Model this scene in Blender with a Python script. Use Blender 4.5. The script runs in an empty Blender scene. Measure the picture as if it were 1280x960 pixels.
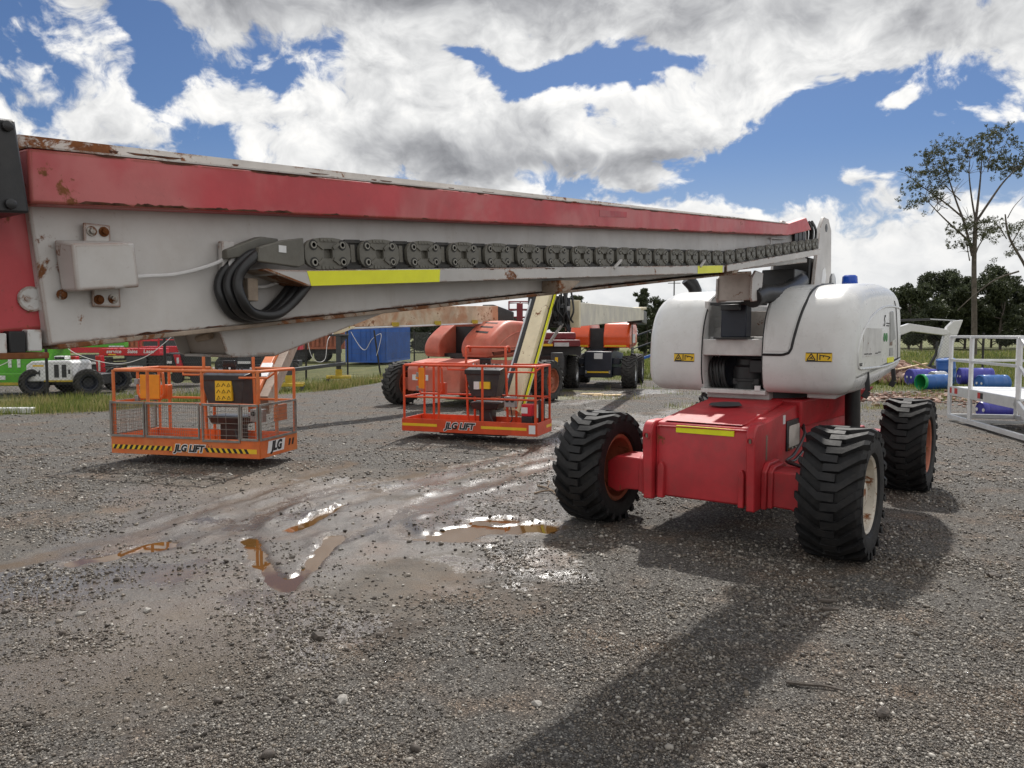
import bpy, bmesh, math, random
import numpy as np
from mathutils import Vector, Matrix
random.seed(7)
RNG = np.random.default_rng(7)
S = bpy.context.scene
COL = S.collection
PI = math.pi
R = math.radians

# ------------------------------------------------------------------ camera
cd = bpy.data.cameras.new('camera')
cam = bpy.data.objects.new('camera', cd)
COL.objects.link(cam)
cd.sensor_width = 36.0
cd.lens = 961.0 / 1280.0 * 36.0
cd.clip_start = 0.05
cd.clip_end = 9000
cam.location = (0, 0, 1.79)
cam.rotation_euler = (R(90) - math.atan(62 / 961.0), 0, 0)
S.camera = cam

# ------------------------------------------------------------------ sun
SUN_AZ, SUN_EL = R(12), R(47)
SUN = Vector((math.sin(SUN_AZ) * math.cos(SUN_EL), math.cos(SUN_AZ) * math.cos(SUN_EL), math.sin(SUN_EL)))
sl = bpy.data.lights.new('sun', 'SUN')
sl.energy = 3.3
sl.angle = R(1.3)
sl.color = (1.0, 0.955, 0.89)
so = bpy.data.objects.new('sun', sl)
so.rotation_euler = (-SUN).to_track_quat('-Z', 'Y').to_euler()
COL.objects.link(so)
S.view_settings.view_transform = 'Standard'
S.view_settings.look = 'None'
S.view_settings.exposure = 0.42
S.view_settings.gamma = 1.0
S.view_settings.use_curve_mapping = False

# ------------------------------------------------------------------ node helpers
def node(nt, typ, ins=None, **props):
    n = nt.nodes.new(typ)
    for k, v in props.items():
        setattr(n, k, v)
    if ins:
        for k, v in ins.items():
            sock = n.inputs[k]
            if isinstance(v, bpy.types.NodeSocket):
                nt.links.new(v, sock)
            else:
                sock.default_value = v
    return n

def mth(nt, op, a, b=0.0, c=0.0, clamp=False):
    n = node(nt, 'ShaderNodeMath', {0: a, 1: b, 2: c}, operation=op)
    n.use_clamp = clamp
    return n.outputs[0]

def vmt(nt, op, a, b=None, scale=None):
    n = node(nt, 'ShaderNodeVectorMath', {0: a}, operation=op)
    if b is not None:
        if isinstance(b, bpy.types.NodeSocket):
            nt.links.new(b, n.inputs[1])
        else:
            n.inputs[1].default_value = b
    if scale is not None:
        if isinstance(scale, bpy.types.NodeSocket):
            nt.links.new(scale, n.inputs['Scale'])
        else:
            n.inputs['Scale'].default_value = scale
    return n.outputs['Value'] if op == 'DOT_PRODUCT' or op == 'LENGTH' else n.outputs[0]

def ramp(nt, fac, stops, interp='LINEAR'):
    n = nt.nodes.new('ShaderNodeValToRGB')
    n.color_ramp.interpolation = interp
    el = n.color_ramp.elements
    while len(el) > 1:
        el.remove(el[-1])
    el[0].position = stops[0][0]
    el[0].color = c4(stops[0][1])
    for p, c in stops[1:]:
        e = el.new(p)
        e.color = c4(c)
    nt.links.new(fac, n.inputs[0])
    return n.outputs[0]

def c4(c):
    if isinstance(c, (int, float)):
        return (c, c, c, 1)
    return (c[0], c[1], c[2], 1)

def mix(nt, fac, a, b, blend='MIX'):
    n = nt.nodes.new('ShaderNodeMix')
    n.data_type = 'RGBA'
    n.blend_type = blend
    for i, v in ((0, fac), (6, a), (7, b)):
        s = n.inputs[i]
        if isinstance(v, bpy.types.NodeSocket):
            nt.links.new(v, s)
        elif i == 0:
            s.default_value = v
        else:
            s.default_value = c4(v)
    return n.outputs[2]

def noise(nt, vec, scale, detail=4.0, rough=0.55, dist=0.0, out=0):
    n = node(nt, 'ShaderNodeTexNoise', {'Scale': scale, 'Detail': detail, 'Roughness': rough, 'Distortion': dist})
    if vec is not None:
        nt.links.new(vec, n.inputs['Vector'])
    return n.outputs[out]

def smooth(nt, v, lo, hi):
    n = node(nt, 'ShaderNodeMapRange', {'Value': v, 'From Min': lo, 'From Max': hi}, interpolation_type='SMOOTHSTEP')
    return n.outputs[0]

# ------------------------------------------------------------------ world: daylight sky with broken cumulus
def px_dir(px, py):
    # a direction of the real sky, as a unit vector
    v = Vector(((px - 640) / 961.0, 1.0, (418 - py) / 961.0))
    return v.normalized()

def blob_sum(nt, d, blobs, start):
    acc = start
    for (x, y, rx, ry, a) in blobs:
        c = px_dir(x, y)
        e1 = Vector((c.y, -c.x, 0)).normalized()
        e2 = e1.cross(c)
        if e2.z < 0: e2 = -e2
        p = vmt(nt, 'DOT_PRODUCT', d, tuple(e1 * (961.0 / rx)))
        q = vmt(nt, 'DOT_PRODUCT', d, tuple(e2 * (961.0 / ry)))
        r2 = mth(nt, 'MULTIPLY_ADD', p, p, mth(nt, 'MULTIPLY', q, q))
        acc = mth(nt, 'MULTIPLY_ADD', mth(nt, 'POWER', 0.55, r2), a, acc)
    return acc

w = bpy.data.worlds.new('World')
S.world = w
w.use_nodes = True
try:
    w.cycles.sampling_method = 'MANUAL'
    w.cycles.sample_map_resolution = 256
except Exception:
    pass
nt = w.node_tree
nt.nodes.clear()
tc = nt.nodes.new('ShaderNodeTexCoord')
dirv = vmt(nt, 'NORMALIZE', tc.outputs['Generated'])
sky = node(nt, 'ShaderNodeTexSky', None, sky_type='NISHITA')
sky.sun_disc = False
sky.sun_elevation = SUN_EL
sky.sun_rotation = SUN_AZ
sky.air_density = 1.0
sky.dust_density = 0.4
sky.ozone_density = 2.5
st = vmt(nt, 'MULTIPLY', dirv, (1.0, 1.0, 1.35))
wv = noise(nt, st, 6.0, 3.0, 0.55, out=1)
wd = vmt(nt, 'ADD', st, vmt(nt, 'SCALE', vmt(nt, 'SUBTRACT', wv, (0.5, 0.5, 0.5)), scale=0.12))
n1 = noise(nt, wd, 11.0, 9.0, 0.60)
n1b = noise(nt, vmt(nt, 'ADD', wd, tuple(Vector((0.008, 0.0, 0.028)))), 11.0, 5.0, 0.58)
n2 = noise(nt, st, 3.0, 2.0, 0.5)
base = mth(nt, 'ADD', mth(nt, 'MULTIPLY_ADD', n1, 3.6, -1.8), mth(nt, 'MULTIPLY_ADD', n2, 1.0, -0.70))
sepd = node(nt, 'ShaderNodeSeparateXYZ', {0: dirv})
base = mth(nt, 'ADD', base, mth(nt, 'MULTIPLY', smooth(nt, sepd.outputs[1], 0.62, 0.25), 0.75))  # extra cloud outside the view, added to brighten the shaded boom side
# the real sky's cloud masses and open blue, by direction: place, spread, strength
bdir = vmt(nt, 'ADD', dirv, vmt(nt, 'SCALE', vmt(nt, 'SUBTRACT', noise(nt, st, 9.0, 4.0, 0.6, out=1), (0.5, 0.5, 0.5)), scale=0.11))
d1 = blob_sum(nt, bdir, [
    (555, 150, 110, 55, 0.85), (780, 172, 100, 42, 1.15), (905, 150, 34, 44, 0.75), (480, 185, 90, 45, 0.5),
    (540, 0, 400, 40, 1.15), (300, 115, 90, 55, 0.50), (110, 120, 120, 75, 0.62),
    (1010, 62, 150, 42, 0.80), (1275, 90, 60, 70, 0.6), (1060, 345, 480, 78, 0.95), (870, 258, 130, 24, 0.35),
    (1085, 190, 160, 55, -0.88), (1110, 138, 20, 14, 0.9), (1200, 140, 60, 14, .35), (672, 106, 60, 20, -0.95), (800, 100, 62, 13, -0.8), (990, 205, 50, 30, -0.7), (590, 78, 34, 12, -.7),
    (205, 50, 34, 62, -1.0), (340, 98, 26, 20, -0.9), (15, 45, 60, 36, -0.8), (265, 185, 40, 22, -.7), (830, 242, 90, 11, -.8), (420, 95, 26, 22, -.3)], base)
grey = blob_sum(nt, bdir, [
    (560, -6, 330, 36, 0.95), (520, 190, 95, 26, 0.80), (750, 212, 130, 20, 0.95), (650, 170, 26, 24, .4),
    (1000, 30, 200, 20, 0.35), (150, 170, 120, 30, 0.25), (330, 40, 130, 30, .3)], 0.0)
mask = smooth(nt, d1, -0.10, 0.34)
edge = mth(nt, 'MULTIPLY', mth(nt, 'SUBTRACT', n1, n1b), 1.7)
lit = mth(nt, 'ADD', 0.86, edge)
lit = mth(nt, 'SUBTRACT', lit, mth(nt, 'MULTIPLY', grey, mth(nt, 'MULTIPLY_ADD', n1, 1.0, 0.15)), clamp=True)
ccol = ramp(nt, lit, [(0.0, (2.1, 2.15, 2.3)), (0.3, (3.6, 3.65, 3.8)), (0.6, (5.5, 5.55, 5.6)), (0.85, (7.2, 7.2, 7.15)), (1.0, (8.2, 8.1, 7.9))])
sepz = node(nt, 'ShaderNodeSeparateXYZ', {0: dirv}).outputs[2]
veil = mth(nt, 'MULTIPLY', smooth(nt, sepz, 0.24, 0.02), 0.5)
skyb = mix(nt, 1.0, sky.outputs[0], (0.34, 0.41, 0.53), 'MULTIPLY')
skyc = mix(nt, veil, skyb, (4.9, 5.2, 5.6))
ccol = mix(nt, mth(nt, 'MULTIPLY', smooth(nt, sepz, 0.17, 0.05), 0.6), ccol, (6.1, 6.2, 6.3))
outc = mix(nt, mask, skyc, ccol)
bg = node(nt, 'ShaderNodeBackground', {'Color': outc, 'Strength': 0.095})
wo = nt.nodes.new('ShaderNodeOutputWorld')
nt.links.new(bg.outputs[0], wo.inputs[0])

# ------------------------------------------------------------------ materials
MATS = {}
def new_mat(name):
    m = bpy.data.materials.new(name)
    m.use_nodes = True
    nt = m.node_tree
    nt.nodes.clear()
    out = nt.nodes.new('ShaderNodeOutputMaterial')
    bs = nt.nodes.new('ShaderNodeBsdfPrincipled')
    nt.links.new(bs.outputs[0], out.inputs[0])
    MATS[name] = m
    return m, nt, bs

def paint(name, col, rough=0.4, metal=0.0, var=0.12, rust=0.0, edge=0.0, dirt=0.15, dirtcol=(0.16, 0.12, 0.085), scale=3.0, spec=0.5, bump=0.0, chalk=0.0, coat=0.0, streak=0.0, fade=None):
    m, nt, bs = new_mat(name)
    tc = nt.nodes.new('ShaderNodeTexCoord').outputs['Object']
    n1 = noise(nt, tc, scale, 5, 0.6)
    lo = tuple(c * (1 - var) for c in col)
    hi = tuple(min(1, c * (1 + var)) for c in col)
    c = mix(nt, smooth(nt, n1, 0.3, 0.7), lo, hi)
    if fade:
        nf = noise(nt, tc, scale * 0.7, 4, 0.6, 0.6)
        c = mix(nt, mth(nt, 'MULTIPLY', smooth(nt, nf, 0.40, 0.62), 0.8), c, fade)
    if dirt > 0:
        n2 = noise(nt, tc, scale * 2.3, 8, 0.7)
        c = mix(nt, mth(nt, 'MULTIPLY', smooth(nt, n2, 0.42, 0.78), dirt), c, dirtcol)
        n3 = noise(nt, tc, scale * 26, 3, 0.6)
        c = mix(nt, mth(nt, 'MULTIPLY', smooth(nt, n3, 0.66, 0.76), dirt * 1.6, clamp=True), c, dirtcol)
    if streak > 0:
        sv = vmt(nt, 'MULTIPLY', tc, (14.0, 14.0, 1.2))
        ns = noise(nt, sv, 1.0, 4, 0.6)
        c = mix(nt, mth(nt, 'MULTIPLY', smooth(nt, ns, 0.55, 0.8), streak), c, dirtcol)
    rr = rough
    rmask = None
    if rust > 0 or edge > 0:
        n4 = noise(nt, tc, 9.0, 9, 0.72, 0.4)
        n5 = noise(nt, tc, 2.1, 3, 0.5)
        v = mth(nt, 'MULTIPLY_ADD', n5, 0.55, n4)
        rmask = mth(nt, 'MULTIPLY', smooth(nt, v, 1.00 - rust * 0.55, 1.06 - rust * 0.53), 1.0 if rust > 0 else 0.0)
        if edge > 0:
            bv = node(nt, 'ShaderNodeBevel', {'Radius': 0.012}, samples=4)
            gn = nt.nodes.new('ShaderNodeNewGeometry')
            dt = vmt(nt, 'DOT_PRODUCT', bv.outputs[0], gn.outputs['Normal'])
            em = smooth(nt, dt, 0.995, 0.93)
            em = mth(nt, 'MULTIPLY', em, smooth(nt, v, 0.92 - edge * 0.25, 1.0 - edge * 0.25))
            rmask = mth(nt, 'MAXIMUM', rmask, em)
        n6 = noise(nt, tc, 40, 4, 0.6)
        rc = mix(nt, n6, (0.075, 0.022, 0.008), (0.30, 0.115, 0.035))
        c = mix(nt, rmask, c, rc)
        rr = mth(nt, 'MULTIPLY_ADD', rmask, 0.85 - rough, rough)
    nr = noise(nt, tc, scale * 5, 4, 0.6)
    rsum = mth(nt, 'ADD', rr, mth(nt, 'MULTIPLY_ADD', nr, 0.24, -0.12), clamp=True)
    nt.links.new(rsum, bs.inputs['Roughness'])
    nt.links.new(c, bs.inputs['Base Color'])
    bs.inputs['Metallic'].default_value = metal
    bs.inputs['Specular IOR Level'].default_value = spec
    if coat:
        bs.inputs['Coat Weight'].default_value = coat
        bs.inputs['Coat Roughness'].default_value = 0.12
    if bump > 0:
        nb = noise(nt, tc, scale * 30, 4, 0.6)
        nb2 = noise(nt, tc, scale * 1.5, 2, 0.5)
        hb = mth(nt, 'MULTIPLY_ADD', nb2, 2.0, mth(nt, 'MULTIPLY', nb, 0.35))
        b = node(nt, 'ShaderNodeBump', {'Strength': bump, 'Distance': 0.01, 'Height': hb})
        nt.links.new(b.outputs[0], bs.inputs['Normal'])
    return m

paint('boom_white', (0.50, 0.48, 0.46), 0.42, rust=0.075, edge=0.75, dirt=0.22, scale=2.2, bump=0.12, streak=0.22, dirtcol=(0.29, 0.22, 0.16))
paint('boom_red', (0.50, 0.055, 0.065), 0.45, var=0.16, rust=0.06, edge=0.9, dirt=0.22, scale=2.6, fade=(0.56, 0.17, 0.165), dirtcol=(0.20, 0.06, 0.05), bump=0.12)
paint('chassis_red', (0.46, 0.026, 0.034), 0.42, var=0.18, rust=0.12, edge=0.35, dirt=0.36, scale=2.5, dirtcol=(0.14, 0.055, 0.045), bump=0.15, streak=0.12)
paint('hood_white', (0.68, 0.68, 0.67), 0.30, var=0.05, dirt=0.20, scale=2.0, coat=0.18, dirtcol=(0.33, 0.29, 0.24), bump=0.05, streak=0.20)
paint('trim_white', (0.60, 0.595, 0.58), 0.45, rust=0.10, edge=0.3, dirt=0.25, scale=4, dirtcol=(0.3, 0.25, 0.2))
paint('rubber', (0.013, 0.013, 0.014), 0.66, spec=0.35, var=0.3, dirt=0.28, dirtcol=(0.058, 0.049, 0.041), scale=5, bump=0.35)
paint('rubber_dusty', (0.032, 0.031, 0.030), 0.75, var=0.3, dirt=0.5, dirtcol=(0.10, 0.09, 0.078), scale=5, bump=0.3)
paint('rim_rust', (0.34, 0.10, 0.05), 0.6, var=0.3, rust=0.3, dirt=0.3, scale=6)
paint('rim_cream', (0.55, 0.50, 0.42), 0.5, var=0.15, rust=0.32, dirt=0.4, scale=5)
paint('black_paint', (0.018, 0.018, 0.02), 0.4, var=0.3, dirt=0.2, scale=5, dirtcol=(0.07, 0.06, 0.05), bump=0.1)
paint('black_hose', (0.016, 0.016, 0.017), 0.38, var=0.3, dirt=0.25, scale=9, dirtcol=(0.06, 0.055, 0.05))
paint('carrier_grey', (0.125, 0.118, 0.098), 0.5, var=0.2, rust=0.06, dirt=0.5, scale=9, dirtcol=(0.09, 0.075, 0.055), bump=0.15)
paint('carrier_dark', (0.022, 0.021, 0.019), 0.6, var=0.3, dirt=0.4, scale=9, dirtcol=(0.07, 0.055, 0.04))
paint('steel_bolt', (0.33, 0.31, 0.28), 0.4, metal=0.6, rust=0.4, dirt=0.3, scale=14)
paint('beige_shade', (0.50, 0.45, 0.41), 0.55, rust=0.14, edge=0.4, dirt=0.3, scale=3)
paint('brown_inside', (0.23, 0.17, 0.13), 0.7, var=0.2, rust=0.22, dirt=0.4, scale=6)
paint('orange_paint', (0.62, 0.135, 0.028), 0.45, var=0.14, rust=0.10, dirt=0.28, scale=4, dirtcol=(0.25, 0.08, 0.04), fade=(0.60, 0.19, 0.06))
paint('orange_red', (0.62, 0.07, 0.018), 0.42, var=0.12, rust=0.05, dirt=0.2, scale=4, dirtcol=(0.25, 0.05, 0.02))
paint('salmon_paint', (0.55, 0.135, 0.085), 0.45, var=0.15, dirt=0.25, scale=2.2, fade=(0.60, 0.21, 0.15), dirtcol=(0.24, 0.10, 0.06))
paint('vivid_orange', (0.74, 0.085, 0.012), 0.35, var=0.08, dirt=0.1, scale=3, coat=0.3)
paint('cream_paint', (0.76, 0.67, 0.46), 0.45, var=0.08, rust=0.12, dirt=0.25, scale=3, dirtcol=(0.30, 0.22, 0.12))
paint('grimy_cream', (0.72, 0.68, 0.56), 0.5, var=0.1, rust=0.10, dirt=0.35, scale=2, streak=0.3, dirtcol=(0.34, 0.29, 0.22), fade=(0.60, 0.57, 0.50))
paint('rusty_cream', (0.58, 0.48, 0.35), 0.6, var=0.2, rust=0.20, dirt=0.45, scale=2.0, fade=(0.42, 0.19, 0.09), dirtcol=(0.30, 0.15, 0.07))
paint('navy_paint', (0.014, 0.018, 0.032), 0.4, var=0.2, dirt=0.2, scale=3, dirtcol=(0.05, 0.05, 0.05))
paint('maroon_paint', (0.16, 0.012, 0.018), 0.4, var=0.2, dirt=0.2, scale=3)
paint('scissor_red', (0.55, 0.012, 0.025), 0.35, var=0.1, dirt=0.1, scale=3)
paint('machine_green', (0.085, 0.36, 0.02), 0.4, var=0.12, dirt=0.15, scale=3)
paint('grey_metal', (0.36, 0.36, 0.36), 0.42, metal=0.75, var=0.15, dirt=0.3, scale=6)
paint('galvanised', (0.52, 0.53, 0.54), 0.38, metal=0.7, var=0.12, dirt=0.12, scale=6)
paint('aluminium', (0.70, 0.71, 0.72), 0.38, metal=0.35, var=0.08, dirt=0.12, scale=4, dirtcol=(0.35, 0.32, 0.28))
paint('container_blue', (0.018, 0.10, 0.40), 0.5, var=0.18, rust=0.06, dirt=0.18, scale=1.2)
paint('container_rust', (0.42, 0.125, 0.06), 0.6, var=0.2, rust=0.2, dirt=0.3, scale=1.2, streak=0.3)
paint('drum_blue', (0.03, 0.12, 0.36), 0.35, var=0.1, dirt=0.12, scale=3)
paint('drum_indigo', (0.05, 0.05, 0.32), 0.35, var=0.1, dirt=0.12, scale=3)
paint('drum_green', (0.02, 0.30, 0.08), 0.35, var=0.1, dirt=0.12, scale=3)
paint('beacon_blue', (0.01, 0.07, 0.42), 0.2, var=0.05, dirt=0.05)
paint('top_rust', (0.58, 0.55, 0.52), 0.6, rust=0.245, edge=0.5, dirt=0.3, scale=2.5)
paint('mesh_grey', (0.24, 0.23, 0.21), 0.55, metal=0.4, var=0.2, rust=0.2, dirt=0.4, scale=8)
paint('boss_grey', (0.27, 0.26, 0.225), 0.45, var=0.2, rust=0.08, dirt=0.4, scale=12)
paint('rust_flake', (0.075, 0.026, 0.012), 0.85, var=0.5, dirt=0.4, scale=20, dirtcol=(0.26, 0.10, 0.035))
paint('tape_yellow', (0.80, 0.80, 0.012), 0.4, var=0.05, dirt=0.10, scale=8, dirtcol=(0.4, 0.38, 0.05))
paint('sign_yellow', (0.78, 0.50, 0.02), 0.4, var=0.05, dirt=0.08, scale=8)
paint('sign_white', (0.72, 0.72, 0.72), 0.4, var=0.05, dirt=0.1, scale=8)
paint('sign_orange', (0.78, 0.28, 0.01), 0.45, var=0.06, dirt=0.08, scale=8)
paint('print_black', (0.012, 0.012, 0.013), 0.5, var=0.1, dirt=0.0)
paint('print_red', (0.5, 0.03, 0.03), 0.5, var=0.1, dirt=0.0)
paint('print_green', (0.03, 0.22, 0.05), 0.5, var=0.1, dirt=0.0)
paint('yellow_paint', (0.50, 0.37, 0.03), 0.55, var=0.15, rust=0.22, dirt=0.5, scale=4)
paint('stand_grey', (0.045, 0.05, 0.055), 0.5, var=0.2, dirt=0.25, scale=4)
paint('post_black', (0.012, 0.012, 0.013), 0.5, var=0.2, dirt=0.1)
paint('wire_grey', (0.42, 0.42, 0.43), 0.45, metal=0.5, var=0.1, dirt=0.0)
paint('wire_dark', (0.10, 0.10, 0.10), 0.6, metal=0.2, var=0.1, dirt=0.0)
paint('cord_white', (0.62, 0.61, 0.60), 0.5, var=0.06, dirt=0.15, scale=9)
paint('timber', (0.58, 0.44, 0.25), 0.75, var=0.2, dirt=0.3, scale=7)
paint('twig_wood', (0.22, 0.16, 0.11), 0.8, var=0.3, dirt=0.3, scale=12)
paint('stone_dark', (0.075, 0.062, 0.052), 0.75, var=0.4, dirt=0.3, scale=14, bump=0.4)
paint('stone_pale', (0.36, 0.34, 0.31), 0.8, var=0.3, dirt=0.3, scale=14, bump=0.4)
paint('bark', (0.105, 0.088, 0.074), 0.85, var=0.35, dirt=0.3, scale=3, dirtcol=(0.08, 0.06, 0.05))
paint('screen_glass', (0.012, 0.013, 0.016), 0.15, var=0.1, dirt=0.1)

def island_mat(name, stops, rough=0.8, trans=0.0, wet=0.0):
    m, nt, bs = new_mat(name)
    g = nt.nodes.new('ShaderNodeNewGeometry')
    c = ramp(nt, g.outputs['Random Per Island'], stops)
    nt.links.new(c, bs.inputs['Base Color'])
    bs.inputs['Roughness'].default_value = rough
    if trans:
        tr = node(nt, 'ShaderNodeBsdfTranslucent', {'Color': c})
        mx = node(nt, 'ShaderNodeMixShader', {0: trans, 1: bs.outputs[0], 2: tr.outputs[0]})
        nt.links.new(mx.outputs[0], [n for n in nt.nodes if n.type == 'OUTPUT_MATERIAL'][0].inputs[0])
    return m
island_mat('gravel_stone', [(0, (0.035, 0.028, 0.022)), (0.22, (0.070, 0.058, 0.047)), (0.42, (0.13, 0.108, 0.086)), (0.55, (0.17, 0.155, 0.135)), (0.74, (0.19, 0.157, 0.12)), (0.91, (0.29, 0.265, 0.23)), (1.0, (0.50, 0.47, 0.42))], 0.55)
island_mat('grass_blade', [(0, (0.050, 0.080, 0.014)), (0.4, (0.11, 0.155, 0.025)), (0.75, (0.21, 0.23, 0.05)), (1, (0.38, 0.33, 0.14))], 0.7, 0.35)
island_mat('dry_blade', [(0, (0.16, 0.14, 0.05)), (0.5, (0.28, 0.24, 0.09)), (1, (0.42, 0.36, 0.18))], 0.8, 0.3)
island_mat('gum_leaf', [(0, (0.040, 0.048, 0.022)), (0.5, (0.070, 0.080, 0.036)), (1, (0.12, 0.125, 0.065))], 0.6, 0.3)
island_mat('dark_leaf', [(0, (0.026, 0.036, 0.016)), (0.5, (0.045, 0.058, 0.026)), (1, (0.085, 0.100, 0.045))], 0.65, 0.2)
island_mat('hedge_leaf', [(0, (0.02, 0.026, 0.012)), (0.5, (0.032, 0.042, 0.018)), (1, (0.05, 0.06, 0.03))], 0.65, 0.12)
island_mat('brick_rubble', [(0, (0.09, 0.05, 0.035)), (0.4, (0.20, 0.105, 0.075)), (0.75, (0.34, 0.22, 0.17)), (1, (0.52, 0.44, 0.38))], 0.85)
paint('net_teal', (0.03, 0.28, 0.24), 0.6, var=0.2, dirt=0.1)
# ------------------------------------------------------------------ mesh builder
class MB:
    def __init__(s):
        s.v = []; s.f = []; s.m = []; s.mat = 0
    def add(s, vs, fs):
        n = len(s.v)
        s.v += [tuple(v) for v in vs]
        s.f += [tuple(i + n for i in f) for f in fs]
        s.m += [s.mat] * len(fs)
        return s
    def hexa(s, p):          # p: 4 bottom then 4 top
        return s.add(p, [(3, 2, 1, 0), (4, 5, 6, 7), (0, 1, 5, 4), (1, 2, 6, 5), (2, 3, 7, 6), (3, 0, 4, 7)])
    def box(s, x0, x1, y0, y1, z0, z1):
        return s.hexa([(x0, y0, z0), (x1, y0, z0), (x1, y1, z0), (x0, y1, z0), (x0, y0, z1), (x1, y0, z1), (x1, y1, z1), (x0, y1, z1)])
    def prism(s, poly, axis, a0, a1):
        # poly in the two other axes (in xyz order), extruded along axis
        n = len(poly)
        def P(q, a):
            if axis == 0: return (a, q[0], q[1])
            if axis == 1: return (q[0], a, q[1])
            return (q[0], q[1], a)
        vs = [P(q, a0) for q in poly] + [P(q, a1) for q in poly]
        fs = [tuple(range(n))[::-1], tuple(range(n, 2 * n))]
        fs += [(i, (i + 1) % n, n + (i + 1) % n, n + i) for i in range(n)]
        return s.add(vs, fs)
    def bar(s, p, q, r, n=8, r2=None):
        return s.tube([p, q], r, n, r2=r2)
    def tube(s, path, r, n=8, closed=False, r2=None):
        path = [Vector(p) for p in path]
        k = len(path)
        T = []
        for i in range(k):
            if closed:
                t = path[(i + 1) % k] - path[i - 1]
            else:
                t = path[min(i + 1, k - 1)] - path[max(i - 1, 0)]
            if t.length < 1e-9: t = Vector((0, 0, 1))
            T.append(t.normalized())
        up = Vector((0, 0, 1)) if abs(T[0].z) < 0.9 else Vector((1, 0, 0))
        x = T[0].cross(up).normalized()
        vs = []
        for i in range(k):
            x = x - T[i] * x.dot(T[i])
            if x.length < 1e-6: x = T[i].orthogonal()
            x.normalize()
            y = T[i].cross(x)
            rad = r if r2 is None else r + (r2 - r) * i / (k - 1)
            if isinstance(r, (list, tuple)): rad = r[i]
            for j in range(n):
                a = 2 * PI * (j + .5) / n
                vs.append(path[i] + x * (math.cos(a) * rad) + y * (math.sin(a) * rad))
        fs = []
        rng = k if closed else k - 1
        for i in range(rng):
            i2 = (i + 1) % k
            for j in range(n):
                j2 = (j + 1) % n
                fs.append((i * n + j, i * n + j2, i2 * n + j2, i2 * n + j))
        if not closed:
            fs.append(tuple(range(n))[::-1])
            fs.append(tuple(range((k - 1) * n, k * n)))
        return s.add(vs, fs)
    def rbar(s, p, q, w, h, up=(0, 0, 1)):
        # rectangular bar from p to q
        p, q = Vector(p), Vector(q)
        t = (q - p).normalized()
        x = t.cross(Vector(up))
        if x.length < 1e-6: x = t.orthogonal()
        x.normalize(); y = x.cross(t)
        c = []
        for o in (p, q):
            c += [o - x * w / 2 - y * h / 2, o + x * w / 2 - y * h / 2, o + x * w / 2 + y * h / 2, o - x * w / 2 + y * h / 2]
        return s.hexa(c)
    def lathe(s, prof, n=32, axis=0, c=(0, 0, 0), a0=0, caps=True):
        # prof: (along, radius), closed ring of revolution if first == last
        k = len(prof)
        vs = []
        for (a, r) in prof:
            for j in range(n):
                t = 2 * PI * j / n + a0
                u, v = r * math.cos(t), r * math.sin(t)
                if axis == 0: vs.append((c[0] + a, c[1] + u, c[2] + v))
                elif axis == 1: vs.append((c[0] + u, c[1] + a, c[2] + v))
                else: vs.append((c[0] + u, c[1] + v, c[2] + a))
        fs = []
        for i in range(k - 1):
            for j in range(n):
                j2 = (j + 1) % n
                fs.append((i * n + j, i * n + j2, (i + 1) * n + j2, (i + 1) * n + j))
        if prof[0] == prof[-1]: caps = False
        if caps and prof[0][1] > 1e-6: fs.append(tuple(range(n))[::-1])
        if caps and prof[-1][1] > 1e-6: fs.append(tuple(range((k - 1) * n, k * n)))
        return s.add(vs, fs)
    def grid(s, P):
        # P: 2D list of points
        a, b = len(P), len(P[0])
        vs = [p for row in P for p in row]
        fs = [(i * b + j, i * b + j + 1, (i + 1) * b + j + 1, (i + 1) * b + j) for i in range(a - 1) for j in range(b - 1)]
        return s.add(vs, fs)
    def disc(s, c, r, axis, t, n=16):
        return s.lathe([(0, r), (t, r)], n, axis, c)
    def mesh(s, name, mats, angle=35, recalc=True):
        me = bpy.data.meshes.new(name)
        me.from_pydata(s.v, [], s.f)
        for m in ([mats] if isinstance(mats, str) else mats):
            me.materials.append(MATS[m])
        me.polygons.foreach_set('material_index', s.m)
        if recalc:
            bm = bmesh.new(); bm.from_mesh(me)
            bmesh.ops.recalc_face_normals(bm, faces=bm.faces)
            bm.to_mesh(me); bm.free()
        me.polygons.foreach_set('use_smooth', [True] * len(me.polygons))
        me.set_sharp_from_angle(angle=R(angle))
        me.update()
        return me
    def build(s, name, mats, parent=None, angle=35, bevel=0.0, recalc=True, segs=2):
        o = bpy.data.objects.new(name, s.mesh(name, mats, angle, recalc))
        COL.objects.link(o)
        if parent: o.parent = parent
        if bevel > 0:
            b = o.modifiers.new('bevel', 'BEVEL')
            b.width = bevel; b.segments = segs; b.limit_method = 'ANGLE'; b.angle_limit = R(40)
            b.harden_normals = False
        return o

def empty(name, loc=(0, 0, 0), rz=0.0, label=None, cat=None, group=None):
    o = bpy.data.objects.new(name, None)
    o.empty_display_size = 0.3
    COL.objects.link(o)
    o.location = loc; o.rotation_euler = (0, 0, rz)
    tag(o, label, cat, group)
    return o
def tag(o, label=None, cat=None, group=None, kind=None):
    if label: o['label'] = label
    if cat: o['category'] = cat
    if group: o['group'] = group
    if kind: o['kind'] = kind
    return o
def inst(name, me, parent=None, loc=(0, 0, 0), rot=(0, 0, 0), scale=None):
    o = bpy.data.objects.new(name, me)
    COL.objects.link(o)
    if parent: o.parent = parent
    o.location = loc; o.rotation_euler = rot
    if scale: o.scale = scale
    return o
def copy_tree(o, parent=None, loc=None, rz=None):
    c = o.copy()
    COL.objects.link(c)
    if parent: c.parent = parent
    if loc is not None: c.location = loc
    if rz is not None: c.rotation_euler = (0, 0, rz)
    for ch in list(o.children): copy_tree(ch, c)
    return c

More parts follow.
